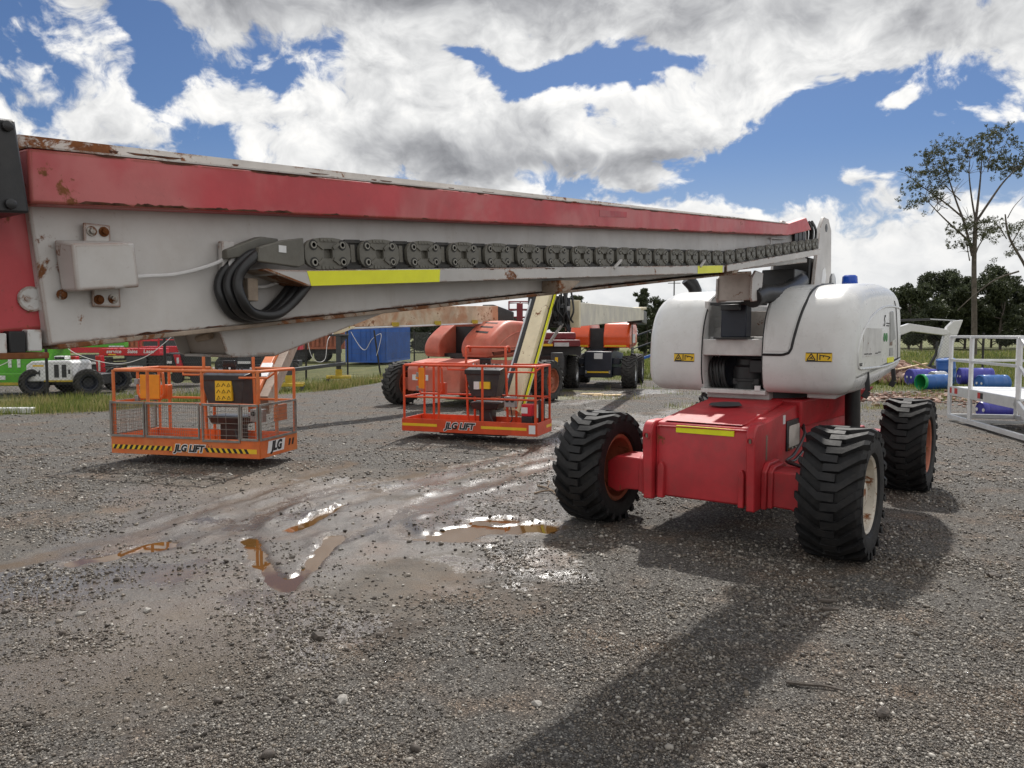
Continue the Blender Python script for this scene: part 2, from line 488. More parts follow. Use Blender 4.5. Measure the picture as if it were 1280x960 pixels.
def catmull(pts, per=6, closed=False):
    P = [Vector(p) if len(p) == 3 else Vector((p[0], p[1], 0)) for p in pts]
    n = len(P); out = []
    rng = n if closed else n - 1
    for i in range(rng):
        if closed:
            a, b, c, d = P[i - 1], P[i], P[(i + 1) % n], P[(i + 2) % n]
        else:
            a, b, c, d = P[max(i - 1, 0)], P[i], P[i + 1], P[min(i + 2, n - 1)]
        for k in range(per):
            t = k / per
            out.append(0.5 * ((2 * b) + (c - a) * t + (2 * a - 5 * b + 4 * c - d) * t * t + (3 * b - a - 3 * c + d) * t ** 3))
    if not closed: out.append(P[-1])
    return out

def text_mesh(txt, size, mat, shear=0.0, depth=0.001, bold=0.0):
    cu = bpy.data.curves.new('lettering', 'FONT')
    cu.body = txt; cu.size = size; cu.shear = shear; cu.extrude = depth
    cu.offset = bold
    cu.align_x = 'CENTER'; cu.align_y = 'CENTER'
    cu.resolution_u = 3
    o = bpy.data.objects.new('lettering', cu)
    COL.objects.link(o)
    dg = bpy.context.evaluated_depsgraph_get()
    me = bpy.data.meshes.new_from_object(o.evaluated_get(dg))
    bpy.data.objects.remove(o); bpy.data.curves.remove(cu)
    me.materials.clear(); me.materials.append(MATS[mat])
    return me

# ------------------------------------------------------------------ wheels (axle along x)
def tyre_mesh(Rr, W, lugs=22, mat='rubber', seg=44, lug_h=0.044):
    b = MB()
    h = W / 2; r = Rr - lug_h
    rim = Rr * 0.58
    prof = [(-h * 0.72, rim), (-h * 0.93, rim + 0.05 * Rr), (-h, Rr * 0.78), (-h * 0.97, r - 0.035), (-h * 0.86, r - 0.006), (-h * 0.4, r), (h * 0.4, r), (h * 0.86, r - 0.006), (h * 0.97, r - 0.035), (h, Rr * 0.78), (h * 0.93, rim + 0.05 * Rr), (h * 0.72, rim)]
    b.lathe(prof + [(0, rim - 0.01 * Rr), prof[0]], seg, 0)
    # lugs: each runs from the shoulder to past the centre line, bent like a chevron
    pitch = 2 * PI / lugs
    wd = pitch * 0.43
    for side in (-1, 1):
        for i in range(lugs):
            ph = i * pitch + (pitch / 2 if side > 0 else 0)
            # centre line points (x, dphi, top radius)
            pts = [(-1.02, -pitch * 0.62, Rr - 0.030), (-0.86, -pitch * 0.42, Rr - 0.006), (-0.30, pitch * 0.30, Rr), (0.20, pitch * 0.34, Rr)]
            vs = []
            for (x, dp, rt) in pts:
                for (rad, k) in ((rt, 0.5), (r - 0.03, 0.62)):
                    for sg in (-1, 1):
                        a = ph + dp + sg * wd * k * (0.92 if x > -0.9 else 0.8)
                        vs.append((side * -x * h, rad * math.cos(a), rad * math.sin(a)))
            fs = []
            for q in range(3):
                o = q * 4; p = o + 4
                fs += [(o, o + 1, p + 1, p), (o, p, p + 2, o + 2), (o + 1, o + 3, p + 3, p + 1)]
            fs += [(0, 2, 3, 1), (12, 13, 15, 14)]
            b.add(vs, fs)
            if True:   # side bar at the shoulder
                vs = []
                for (x, rad, k) in ((1.0, r - 0.005, 0.5), (1.0, Rr * 0.82, 0.18), (1.035, Rr - 0.035, 0.42), (1.02, Rr * 0.83, 0.12)):
                    for sg in (-1, 1):
                        a = ph - pitch * 0.62 + sg * wd * k
                        vs.append((side * x * h, rad * math.cos(a), rad * math.sin(a)))
                b.add(vs, [(4, 5, 7, 6), (0, 4, 6, 2), (1, 3, 7, 5), (0, 1, 5, 4), (2, 6, 7, 3)])
    return b.mesh('tyre', mat, 30)

def rim_mesh(Rr, W, mat, out=1):
    b = MB()
    h = W / 2; rim = Rr * 0.59
    o = out
    prof = [(o * h * 0.80, rim + 0.004), (o * h * 0.86, rim - 0.012), (o * h * 0.80, rim - 0.03), (o * h * 0.45, rim - 0.05), (o * h * 0.30, rim - 0.11), (o * h * 0.34, rim * 0.52), (o * h * 0.42, rim * 0.40), (o * h * 0.42, 0.0)]
    b.lathe(prof, 36, 0, caps=False)
    # hub and wheel nuts
    b.lathe([(o * h * 0.40, rim * 0.34), (o * h * 0.70, rim * 0.30), (o * h * 0.74, rim * 0.22), (o * h * 0.74, 0.0)], 20, 0)
    for k in range(8):
        a = 2 * PI * k / 8
        c = (o * h * 0.40, math.cos(a) * rim * 0.46, math.sin(a) * rim * 0.46)
        b.lathe([(0, 0.016), (o * 0.03, 0.016), (o * 0.03, 0)], 6, 0, c)
    # inner side barrel
    prof = [(-o * h * 0.80, rim + 0.004), (-o * h * 0.86, rim - 0.012), (-o * h * 0.80, rim - 0.035), (-o * h * 0.2, rim - 0.06), (o * h * 0.26, rim - 0.10), (o * h * 0.28, 0.0)]
    b.lathe(prof, 36, 0, caps=False)
    return b.mesh('rim', mat, 35)

_tyres = {}
def wheel(parent, x, y, z, Rr, W, rimmat, out, turn=0.0, tmat='rubber', lugs=22, spin=0.0):
    key = (Rr, W, tmat, lugs)
    if key not in _tyres: _tyres[key] = tyre_mesh(Rr, W, lugs, tmat)
    t = inst('wheel', _tyres[key], parent, (x, y, z), (spin, 0, turn))
    # the wheel part is its tyre mesh; the rim is a sub-part
    key = (Rr, W, rimmat, out)
    if key not in _tyres: _tyres[key] = rim_mesh(Rr, W, rimmat, out)
    inst('rim', _tyres[key], t)
    return t
# ------------------------------------------------------------------ ground: one sheet out to the horizon
def vnoise(x, y, seed):
    xi = np.floor(x).astype(np.int64); yi = np.floor(y).astype(np.int64)
    fx = x - xi; fy = y - yi
    fx = fx * fx * (3 - 2 * fx); fy = fy * fy * (3 - 2 * fy)
    def h(i, j):
        n = (i * 374761393 + j * 668265263 + seed * 974711) & 0x7fffffff
        n = ((n ^ (n >> 13)) * 1274126177) & 0x7fffffff
        return ((n ^ (n >> 16)) & 0xffff) / 65535.0
    return (h(xi, yi) * (1 - fx) + h(xi + 1, yi) * fx) * (1 - fy) + (h(xi, yi + 1) * (1 - fx) + h(xi + 1, yi + 1) * fx) * fy
def fbm(x, y, sc, oct=4, seed=0, g=0.5):
    s = 0; a = 1; t = 0
    for o in range(oct):
        s = s + a * vnoise(x * sc + 17.3 * o, y * sc - 9.1 * o, seed + o); t += a
        a *= g; sc *= 2.03
    return s / t
def sst(v, a, b):
    t = np.clip((v - a) / (b - a), 0, 1)
    return t * t * (3 - 2 * t)
def segdist(x, y, pts):
    best = np.full(x.shape, 1e9)
    for (ax, ay), (bx, by) in zip(pts[:-1], pts[1:]):
        dx, dy = bx - ax, by - ay
        t = np.clip(((x - ax) * dx + (y - ay) * dy) / (dx * dx + dy * dy), 0, 1)
        best = np.minimum(best, np.hypot(x - ax - t * dx, y - ay - t * dy))
    return best
# puddles: centre line, half width
PUDDLES = [
    ([(-3.42, 5.92), (-3.2, 6.15), (-2.98, 6.42)], 0.10),
    ([(-2.02, 6.95), (-1.88, 7.5), (-1.78, 7.95)], 0.065),
    ([(-2.28, 6.6), (-2.05, 6.1), (-1.78, 5.6), (-1.58, 5.32)], 0.07),
    ([(-1.60, 5.34), (-1.55, 5.8), (-1.56, 6.3), (-1.58, 6.7)], 0.065),
    ([(-0.62, 6.72), (-0.28, 6.95), (0.02, 7.0), (0.30, 7.05)], 0.17),
    ([(-0.30, 7.25), (0.0, 7.3)], 0.12),
]
RUTS = [
    ([(-3.8, 6.15), (-3.4, 6.8), (-3.1, 7.8), (-2.7, 9.0), (-2.2, 10.5)], 0.12),
    ([(-3.0, 6.4), (-2.85, 7.0), (-2.6, 7.7), (-2.3, 8.4), (-1.9, 9.2)], 0.12),
    ([(-2.5, 6.9), (-2.52, 7.3), (-2.36, 8.0), (-1.7, 9.0), (-0.8, 10.2), (0.3, 11.8)], 0.12),
    ([(-1.8, 7.7), (-1.55, 8.3), (-0.9, 9.2), (0.1, 10.4), (1.6, 12.5)], 0.13),
    ([(-1.55, 6.6), (-1.3, 7.3), (-0.8, 8.3), (0.2, 9.8), (1.4, 11.5)], 0.12),
    ([(-4.6, 5.2), (-4.0, 5.6), (-3.75, 6.1)], 0.12),
    ([(-0.2, 6.6), (-0.9, 6.7), (-1.2, 7.4), (-0.7, 8.2)], 0.12),
]
def edge_left(x):      # far edge of the gravel on the left: grass verge beyond it
    return np.interp(x, [-60, -18, -11.3, -9.6, -5.5, -4.8, -3.0, 3, 12], [13.5, 15.5, 16.8, 17.6, 25.0, 29.0, 36.0, 44.0, 60.0])
def masks(x, y):
    n1 = fbm(x, y, 0.7, 4, 1); n2 = fbm(x, y, 2.3, 4, 5); n3 = fbm(x, y, 0.25, 3, 9)
    dp = np.full(x.shape, 1e9)
    for pts, hw in PUDDLES: dp = np.minimum(dp, segdist(x, y, pts) / hw)
    dr = np.full(x.shape, 1e9)
    for pts, hw in RUTS: dr = np.minimum(dr, segdist(x + (n2 - .5) * .12, y + (n1 - .5) * .3, pts) / hw)
    # wet mud basin on the left, loose gravel on the right and in front
    cx = (x + 1.9) / 2.7; cy = (y - 6.9) / 3.2
    basin = np.exp(-(cx ** 2 + cy ** 2) ** 1.2)
    lane = np.exp(-(((x - (0.2 + (y - 9) * .55)) / 2.4) ** 2)) * sst(y, 7.5, 10) * (1 - sst(y, 22, 34)) * 0.7
    front = np.exp(-(((x + 0.1) / 0.55) ** 2 + ((y - 4.7) / 2.0) ** 2)) * .8
    lw = np.exp(-(((x + 3.6) / 1.3) ** 2 + ((y - 5.3) / .55) ** 2)) * .9
    wet = np.clip((np.maximum.reduce([basin, lane, front * .8, lw])) * 1.25 + (n1 - .5) * 1.5 + (n2 - .5) * .9 - 0.12, 0, 1)
    wet = np.maximum(wet, np.exp(-(dr / 1.5) ** 2) * .55 * sst(n1, .25, .6))
    mud = np.maximum(np.exp(-(dp / 1.35) ** 4), np.exp(-(dr / 0.9) ** 2) * 1.0 * sst(n2, .2, .42))
    mud = np.maximum(mud, .55 * sst(n2, .3, .6) * np.exp(-((x + .72) / .26) ** 2 - ((y - 4.55) / .22) ** 2))
    gravel = np.clip(1.15 - basin * 1.15 - lane * .3 + (n2 - .5) * 1.1 - mud * .8, 0, 1)
    # grass: verge on the left, field behind on the right
    el = edge_left(x)
    g_left = sst(y - el + (n2 - .5) * 1.6, -0.25, 0.6) * (x < 3.0)
    yf = 23.0 + (n1 - .5) * 5 - np.clip(x - 13, 0, 10) * .35
    g_left = g_left * (1 - .85 * sst(y - 22.3 + (n2 - .5) * .8, 0, .5) * (1 - sst(y, 27, 30)) * (x < -8))
    g_right = sst(y - yf, 0, 2.5) * (x > 3) * np.maximum(sst(x, 6.0, 8.0), sst(y, 28.5, 31))
    g_patch = sst(n1 * .45 + n2 * .55, .47, .66) * sst(x - 0.9 * (y - 2), -.2, 1.8) * sst(x, 1.8, 3.2) * .62
    g_patch2 = sst(n1, .52, .66) * sst(y, 14, 20) * sst(x, -6, -2) * .6
    grass = np.clip(np.maximum.reduce([g_left, g_right, g_patch, g_patch2]), 0, 1)
    return wet, mud, gravel, grass, dp, dr, n1, n2
FILM = [([(-.75, 7.0), (-.72, 8.2)], .42, 1.0), ([(-.35, 8.4), (.5, 10.4), (1.4, 13.0), (2.2, 17)], .50, 1.0), ([(.6, 9.4), (1.5, 11.6), (2.6, 15)], .36, .9), ([(-1.2, 8.9), (-.2, 10.6), (.9, 13)], .28, .9), ([(-2.6, 7.2), (-2.2, 8.2), (-1.4, 9.2)], .22, .7),
        ([(-3.9, 5.35), (-3.2, 5.5), (-2.6, 5.75)], .40, 1.0), ([(-1.75, 5.1), (-1.45, 4.7), (-1.0, 4.5)], .26, .8), ([(-2.9, 7.4), (-2.0, 7.6)], .25, .6), ([(-.6, 5.9), (.3, 5.6)], .3, .6), ([(-1.62, 5.05), (-1.35, 4.6), (-1.1, 4.05)], .17, .9), ([(-.15, 6.5), (.05, 5.9), (.0, 5.3)], .24, .50),
        ([(-2.2, 9.2), (-1.2, 8.6), (-.4, 8.6)], .30, .6), ([(-4.2, 9.6), (-3.0, 9.4)], .3, .5), ([(.2, 6.2), (.5, 5.6)], .2, .8), ([(1.2, 20), (2.6, 22.5), (4.5, 24)], .9, .8), ([(-1.45, 6.7), (-1.2, 7.5), (-.7, 8.6)], .12, .8), ([(.9, 14), (2.4, 19)], .5, .5)]
def masks2(x, y, dp, dr, n1, n2):
    film = np.zeros(x.shape)
    for pts, hw, a in FILM: film = np.maximum(film, a * np.exp(-(segdist(x + (n2 - .5) * .35, y + (n1 - .5) * .7, pts) / hw) ** 2))
    film = np.maximum(film, np.exp(-(dp / 1.9) ** 2) * .75)
    film = np.maximum(film, np.exp(-(dr / 1.1) ** 2) * .55 * sst(n2, .42, .62))
    tan = np.exp(-((x + 2.0) / 1.2) ** 2 - ((y - 4.3) / 1.1) ** 2) + .8 * np.exp(-((x + 3.0) / 1.8) ** 2 - ((y - 9.2) / 1.6) ** 2) + .6 * np.exp(-((x + .6) / .5) ** 2 - ((y - 5.6) / .7) ** 2)
    dark = .9 * np.exp(-((x + .75) / .28) ** 2 - ((y - 4.55) / .28) ** 2) + np.exp(-((dr - .6) / 1.5) ** 2) * .55 + np.exp(-(dp / 2.4) ** 2) * .7 + .6 * sst(n1, .5, .66) * sst(x, -3, -1) * (1 - sst(x, .5, 2.5)) * (1 - sst(y, 9, 13))
    return np.clip(film, 0, 1), np.clip(tan, 0, 1), np.clip(dark, 0, 1)
def ground_h(x, y, full=False):
    wet, mud, gravel, grass, dp, dr, n1, n2 = masks(x, y)
    near = 1 - sst(np.hypot(x, y), 25, 60)
    h = 0.010 + (fbm(x, y, 0.5, 3, 21) - .5) * 0.045 * near + (n2 - .5) * 0.018 * near
    h += (fbm(x, y, 9.0, 3, 31) - .5) * 0.012 * near * (0.4 + gravel)
    h = np.maximum(h, -0.001)
    rn = fbm(x, y, 3.1, 3, 61)
    h -= np.exp(-(dr / 0.8) ** 2) * 0.020 * near * sst(rn, .2, .5) - np.exp(-((dr - 1.7) / .5) ** 2) * 0.018 * near * sst(rn, .38, .62)
    h += (fbm(x, y, 16.0, 2, 33) - .5) * 0.010 * near
    h = np.where(dp > 1.5, np.maximum(h, -0.004), h)
    rim = dp + (n2 - .5) * 1.3 + (fbm(x, y, 6, 3, 44) - .5) * 1.5
    h = h * sst(rim, .6, 1.5) - 0.030 * (1 - sst(rim, 0.55, 1.25))
    far = np.hypot(x, y)
    h = h + sst(far, 70, 500) * 1.2 * (y > 0)
    if full: return (h, wet, mud, gravel, grass) + masks2(x, y, dp, dr, n1, n2)
    return h
def axis_pts(u, near, step, g, end):
    a = list(np.arange(0, near, step)); d = step
    while a[-1] < end:
        d *= g; a.append(a[-1] + d)
    return a
pos = axis_pts(0, 5.0, 0.033, 1.06, 4500)
gx = np.array([-v for v in pos[:0:-1]] + pos)
gy = [1.6]
while gy[-1] < 9: gy.append(gy[-1] + max(0.022, 0.0075 * gy[-1]))
while gy[-1] < 45: gy.append(gy[-1] * 1.014)
while gy[-1] < 6000: gy.append(gy[-1] * 1.08)
gy = np.array([-3000, -900, -300, -100, -40, -15, -6, -3, -1.5, -.5, 0.2, .7, 1.1, 1.4] + gy)
X, Y = np.meshgrid(gx, gy)
Hh, wet, mud, grav, gras, film, tan_, dark = ground_h(X.ravel(), Y.ravel(), True)
nx, ny = len(gx), len(gy)
me = bpy.data.meshes.new('ground')
co = np.stack([X.ravel(), Y.ravel(), Hh], 1).astype(np.float32)
idx = np.arange(nx * ny).reshape(ny, nx)
q = np.stack([idx[:-1, :-1], idx[:-1, 1:], idx[1:, 1:], idx[1:, :-1]], -1).reshape(-1, 4)
me.vertices.add(len(co)); me.vertices.foreach_set('co', co.ravel())
me.loops.add(q.size); me.loops.foreach_set('vertex_index', q.ravel().astype(np.int32))
me.polygons.add(len(q)); me.polygons.foreach_set('loop_start', (np.arange(len(q)) * 4).astype(np.int32))
me.update(calc_edges=True); me.validate()
me.polygons.foreach_set('use_smooth', [True] * len(q))
at = me.color_attributes.new('cover', 'FLOAT_COLOR', 'POINT')
at.data.foreach_set('color', np.stack([wet, mud, grav, gras], 1).astype(np.float32).ravel())

at = me.color_attributes.new('cover_b', 'FLOAT_COLOR', 'POINT')
at.data.foreach_set('color', np.stack([film, tan_, dark, film * 0 + 1], 1).astype(np.float32).ravel())

m, nt, bs = new_mat('yard_ground')
tc = nt.nodes.new('ShaderNodeTexCoord').outputs['Object']
at = nt.nodes.new('ShaderNodeAttribute'); at.attribute_name = 'cover'
sp = node(nt, 'ShaderNodeSeparateColor', {0: at.outputs['Color']})
WET, MUD, GRV, GRS = sp.outputs[0], sp.outputs[1], sp.outputs[2], at.outputs['Alpha']
at2 = nt.nodes.new('ShaderNodeAttribute'); at2.attribute_name = 'cover_b'
sp2 = node(nt, 'ShaderNodeSeparateColor', {0: at2.outputs['Color']})
FLM, TAN, DRK = sp2.outputs[0], sp2.outputs[1], sp2.outputs[2]
def vor(scale, feat='F1', out='Color', rnd=1.0):
    v = node(nt, 'ShaderNodeTexVoronoi', {'Scale': scale, 'Randomness': rnd}, feature=feat)
    nt.links.new(wtc, v.inputs['Vector'])
    return v.outputs[out]
wtc = vmt(nt, 'ADD', tc, vmt(nt, 'SCALE', noise(nt, tc, 30, 2, 0.5, out=1), scale=0.012))
# stones of three sizes
c1 = node(nt, 'ShaderNodeSeparateColor', {0: vor(62)}).outputs[0]
c2 = node(nt, 'ShaderNodeSeparateColor', {0: vor(120)}).outputs[1]
stops = [(0.0, (0.034, 0.029, 0.025)), (0.35, (0.076, 0.068, 0.058)), (0.65, (0.134, 0.122, 0.108)), (0.88, (0.25, 0.235, 0.21)), (1.0, (0.42, 0.40, 0.36))]
s1 = ramp(nt, c1, stops); s2 = ramp(nt, c2, stops)
gap1 = smooth(nt, vor(62, 'DISTANCE_TO_EDGE', 'Distance'), 0.0, 0.16)
stone = mix(nt, smooth(nt, noise(nt, tc, 14, 3, .6), 0.42, 0.58), s2, s1)
stone = mix(nt, mth(nt, 'MULTIPLY_ADD', gap1, 0.5, 0.5), (0.035, 0.03, 0.026), stone)
# fine mud between
f1 = noise(nt, tc, 3.2, 8, 0.65); f2 = noise(nt, tc, 70, 4, 0.7)
fine = mix(nt, smooth(nt, f1, 0.3, 0.7), (0.098, 0.083, 0.068), (0.178, 0.157, 0.132))
fine = mix(nt, smooth(nt, f2, 0.35, 0.75), mix(nt, 0.5, fine, (0.055, 0.048, 0.042)), fine)
gm = smooth(nt, mth(nt, 'ADD', GRV, mth(nt, 'MULTIPLY_ADD', noise(nt, tc, 9, 6, 0.7), 1.3, -0.65)), 0.28, 0.72)
base = mix(nt, gm, fine, stone)
reddish = mix(nt, smooth(nt, noise(nt, tc, 1.3, 6, .6), 0.46, .66), base, mix(nt, 1.0, base, (1.20, 0.96, 0.78), 'MULTIPLY'))
tanc = mix(nt, smooth(nt, f2, 0.3, 0.7), (0.105, 0.082, 0.062), (0.185, 0.150, 0.115))
tm = smooth(nt, mth(nt, 'ADD', TAN, mth(nt, 'MULTIPLY_ADD', noise(nt, tc, 7, 7, 0.7), 1.4, -0.7)), 0.30, 0.85)
reddish = mix(nt, mth(nt, 'MULTIPLY', tm, 0.85), reddish, tanc)
dm = smooth(nt, mth(nt, 'ADD', DRK, mth(nt, 'MULTIPLY_ADD', noise(nt, tc, 10, 7, 0.72), 1.4, -0.7)), 0.25, 0.80)
reddish = mix(nt, mth(nt, 'MULTIPLY', dm, 0.75), reddish, mix(nt, 1.0, reddish, (0.50, 0.42, 0.36), 'MULTIPLY'))
brown = mix(nt, f1, (0.062, 0.038, 0.018), (0.125, 0.082, 0.045))
mm = smooth(nt, mth(nt, 'ADD', MUD, mth(nt, 'MULTIPLY_ADD', noise(nt, tc, 13, 6, 0.7), 1.1, -0.55)), 0.25, 0.8)
base = mix(nt, mth(nt, 'MULTIPLY', mm, 0.85), reddish, brown)
wetm = smooth(nt, mth(nt, 'ADD', WET, mth(nt, 'MULTIPLY_ADD', noise(nt, tc, 5, 7, 0.7), 0.9, -0.45)), 0.35, 0.75)
film = smooth(nt, mth(nt, 'ADD', FLM, mth(nt, 'ADD', mth(nt, 'MULTIPLY_ADD', noise(nt, tc, 18, 6, 0.7), 1.5, -0.75), mth(nt, 'MULTIPLY_ADD', noise(nt, tc, 3.5, 4, 0.6), 1.0, -0.5))), 0.42, 0.62)
base = mix(nt, mth(nt, 'MULTIPLY', mth(nt, 'MAXIMUM', wetm, film), 0.55), base, mix(nt, 1.0, base, (0.52, 0.48, 0.45), 'MULTIPLY'))
g1 = noise(nt, tc, 1.1, 6, 0.65); g2 = noise(nt, tc, 26, 5, 0.7)
gcol = mix(nt, smooth(nt, g1, 0.35, 0.65), (0.095, 0.125, 0.02), (0.19, 0.19, 0.050))
gcol = mix(nt, smooth(nt, g2, 0.3, 0.7), mix(nt, 1.0, gcol, (0.55, 0.5, 0.45), 'MULTIPLY'), gcol)
gmask = smooth(nt, mth(nt, 'ADD', GRS, mth(nt, 'MULTIPLY_ADD', noise(nt, tc, 11, 6, 0.7), 0.9, -0.45)), 0.30, 0.75)
base = mix(nt, gmask, base, gcol)
nt.links.new(base, bs.inputs['Base Color'])
rg = mth(nt, 'MULTIPLY_ADD', wetm, -0.44, 0.82)
rg = mth(nt, 'ADD', rg, mth(nt, 'MULTIPLY_ADD', noise(nt, tc, 60, 6, 0.75), 0.6, -0.29), clamp=True)
rg = mth(nt, 'MAXIMUM', rg, mth(nt, 'MULTIPLY', gmask, 0.85))
rg = node(nt, 'ShaderNodeMix', {0: film, 2: rg, 3: 0.27}).outputs[0]
nt.links.new(rg, bs.inputs['Roughness'])
nt.links.new(mth(nt, 'MULTIPLY_ADD', film, 0.6, 0.45), bs.inputs['Specular IOR Level'])
hb = mth(nt, 'MULTIPLY', mth(nt, 'MULTIPLY', gap1, gm), mth(nt, 'MULTIPLY_ADD', c1, 0.7, 0.4))
hb = mth(nt, 'ADD', hb, mth(nt, 'MULTIPLY', f2, 0.9))
hb = mth(nt, 'ADD', hb, mth(nt, 'MULTIPLY', noise(nt, tc, 190, 3, .6), 0.6))
hb = mth(nt, 'ADD', hb, mth(nt, 'MULTIPLY', noise(nt, tc, 24, 5, .65), 0.9))
hb = mth(nt, 'ADD', hb, mth(nt, 'MULTIPLY', g2, mth(nt, 'MULTIPLY', gmask, 3.0)))
stn = mth(nt, 'MULTIPLY_ADD', mth(nt, 'MAXIMUM', film, mth(nt, 'MULTIPLY', wetm, 0.45)), -0.76, 0.95)
bp = node(nt, 'ShaderNodeBump', {'Distance': 0.010, 'Height': hb, 'Strength': stn})
nt.links.new(bp.outputs[0], bs.inputs['Normal'])
me.materials.append(m)
g = bpy.data.objects.new('ground', me); COL.objects.link(g); tag(g, kind='structure')

# puddle water, lying in the hollows of the ground sheet
m, nt, bs = new_mat('muddy_water')
tc = nt.nodes.new('ShaderNodeTexCoord').outputs['Object']
bs.inputs['Base Color'].default_value = (0.095, 0.048, 0.014, 1)
bs.inputs['Roughness'].default_value = 0.02
bs.inputs['IOR'].default_value = 1.31
bp = node(nt, 'ShaderNodeBump', {'Distance': 0.004, 'Height': noise(nt, tc, 5, 2, .5), 'Strength': 0.06})
nt.links.new(bp.outputs[0], bs.inputs['Normal'])
for i, (pts, hw) in enumerate(PUDDLES):
    b = MB(); w_ = hw * 2.0
    L, Rr = [], []
    P = catmull([(x, y, 0) for x, y in pts], 6)
    for k, p in enumerate(P):
        t = (P[min(k + 1, len(P) - 1)] - P[max(k - 1, 0)]).normalized()
        n_ = Vector((-t.y, t.x, 0))
        if k == 0: p = p - t * w_ * .8
        if k == len(P) - 1: p = p + t * w_ * .8
        ww = w_ * (0.45 if k in (0, len(P) - 1) else 1)
        L.append((p.x + n_.x * ww, p.y + n_.y * ww, -0.0075 - .0002 * i)); Rr.append((p.x - n_.x * ww, p.y - n_.y * ww, -0.0075 - .0002 * i))
    b.grid([L, Rr])
    tag(b.build('puddle', 'muddy_water', recalc=False), kind='structure')
# ------------------------------------------------------------------ the white and red boom lift in the foreground
AX = R(35.4)
D2 = (math.sin(AX), math.cos(AX))
LIFT_O = (1.76, 6.75)
lift = empty('boom_lift', (LIFT_O[0], LIFT_O[1], 0), -AX,
             'large white and red boom lift in the foreground, its rusty boom crossing the yard', 'boom lift')
# local frame: x across (towards the viewer's side), y back along the machine, z up

# --- wheels
for (x, y, rm, sp, tm) in ((1.10, 0.0, 'rim_cream', 0.1, 'rubber'), (1.10, 3.3, 'rim_rust', 0.7, 'rubber'), (-1.10, 0.0, 'rim_rust', 0.35, 'rubber'), (-1.10, 3.3, 'rim_rust', 0.2, 'rubber')):
    wheel(lift, x, y, 0.525, 0.535, 0.47, rm, 1 if x > 0 else -1, 0.0, tm, 22, sp)

# --- chassis
b = MB()
b.prism([(-0.29, 0.37), (3.6, 0.37), (3.62, 0.75), (3.3, 1.06), (0.9, 1.13), (-0.27, 1.02), (-0.30, 0.95)], 0, -0.43, 0.47)
ch = b.build('chassis', 'chassis_red', lift, bevel=0.018)
b = MB()
def plate(x0, x1, top):
    P = []
    s0, s1 = -0.40, -0.10
    for k in range(7):
        a = PI - k * (PI / 2) / 6
        P.append((s0 + 0.11 + 0.11 * math.cos(a), top - 0.11 + 0.11 * math.sin(a)))
    P += [(s1, top), (s1, 0.345), (s0 + 0.03, 0.345)]
    b.prism(P, 0, x0, x1)
plate(-0.475, -0.385, 1.035); b.build('flange_plate', 'chassis_red', ch, bevel=0.012)
b = MB(); plate(0.44, 0.515, 1.06); b.build('flange_plate', 'chassis_red', ch, bevel=0.012)
for x0, x1 in ((-0.36, -0.30), (0.36, 0.41)):
    b = MB()
    P = [(0.37, x0), (0.37, x1)]
    b.prism([(x0, 0.36), (x1, 0.36), (x1, 0.64), ((x0 + x1) / 2 + .01, 0.675), ((x0 + x1) / 2 - .01, 0.675), (x0, 0.64)], 1, -0.335, -0.28)
    b.build('lug', 'chassis_red', ch, bevel=0.008)
for x, z in ((-0.43, 0.91), (0.478, 0.93)):
    b = MB(); b.lathe([(-0.018, 0.030), (-0.018, 0.022), (0.0, 0.022), (0, 0)], 16, 1, (x, -0.396, z), caps=False); b.lathe([(-.018, .03), (0.01, .03)], 16, 1, (x, -.396, z), caps=False); b.build('pin_hole', 'chassis_red', ch)
    b = MB(); b.box(x - .009, x + .009, -.4065, -.402, z - .018, z + .018); b.build('pin_slot', 'brown_inside', ch)
b = MB(); b.box(-0.20, 0.31, -0.306, -0.285, 0.945, 1.005); b.build('reflective_tape', 'tape_yellow', ch)
b = MB()
b.prism([(0.0, 1.03), (0.9, 1.14), (0.9, 1.165), (-0.25, 1.035)], 0, -0.34, 0.36)
b.build('top_plate', 'chassis_red', ch, bevel=0.006)
b = MB()
b.box(0.471, 0.478, 0.02, 0.055, 0.72, 0.93); b.build('data_plate', 'brown_inside', ch)
b = MB(); b.box(0.471, 0.485, 0.62, 1.05, 0.72, 1.0); b.build('side_cover', 'black_paint', ch, bevel=0.006)
b = MB(); b.box(0.486, 0.492, 0.66, 1.0, 0.75, 0.95); b.build('cover_panel', 'beige_shade', ch, bevel=0.004)
b = MB(); b.box(0.471, 0.476, 0.52, 0.58, 0.98, 1.06); b.build('side_label', 'sign_white', ch)
b = MB(); b.box(0.471, 0.478, 0.58, 0.66, 0.50, 0.57); b.build('slot', 'sign_white', ch)
# bearing housing that flares out under the hoods
b = MB()
b.hexa([(-0.46, 1.15, 0.9), (0.50, 1.0, 0.9), (0.60, 2.5, 0.9), (-0.60, 2.5, 0.9), (-0.46, 1.10, 1.17), (0.52, 0.95, 1.17), (0.84, 2.7, 1.22), (-0.84, 2.7, 1.22)])
b.build('turret_base', 'chassis_red', lift, bevel=0.02)
b = MB(); b.lathe([(0, 0.60), (0.10, 0.60), (0.10, 0)], 40, 2, (0, 1.6, 1.13)); b.build('slew_bearing', 'black_paint', lift)
b = MB(); b.tube([(0.80, 1.75, 1.24), (0.80, 1.80, 0.78)], 0.075, 14); b.tube([(0.80, 1.8, .82), (0.80, 1.81, 0.70)], 0.09, 14); b.build('swing_motor', 'black_paint', lift)

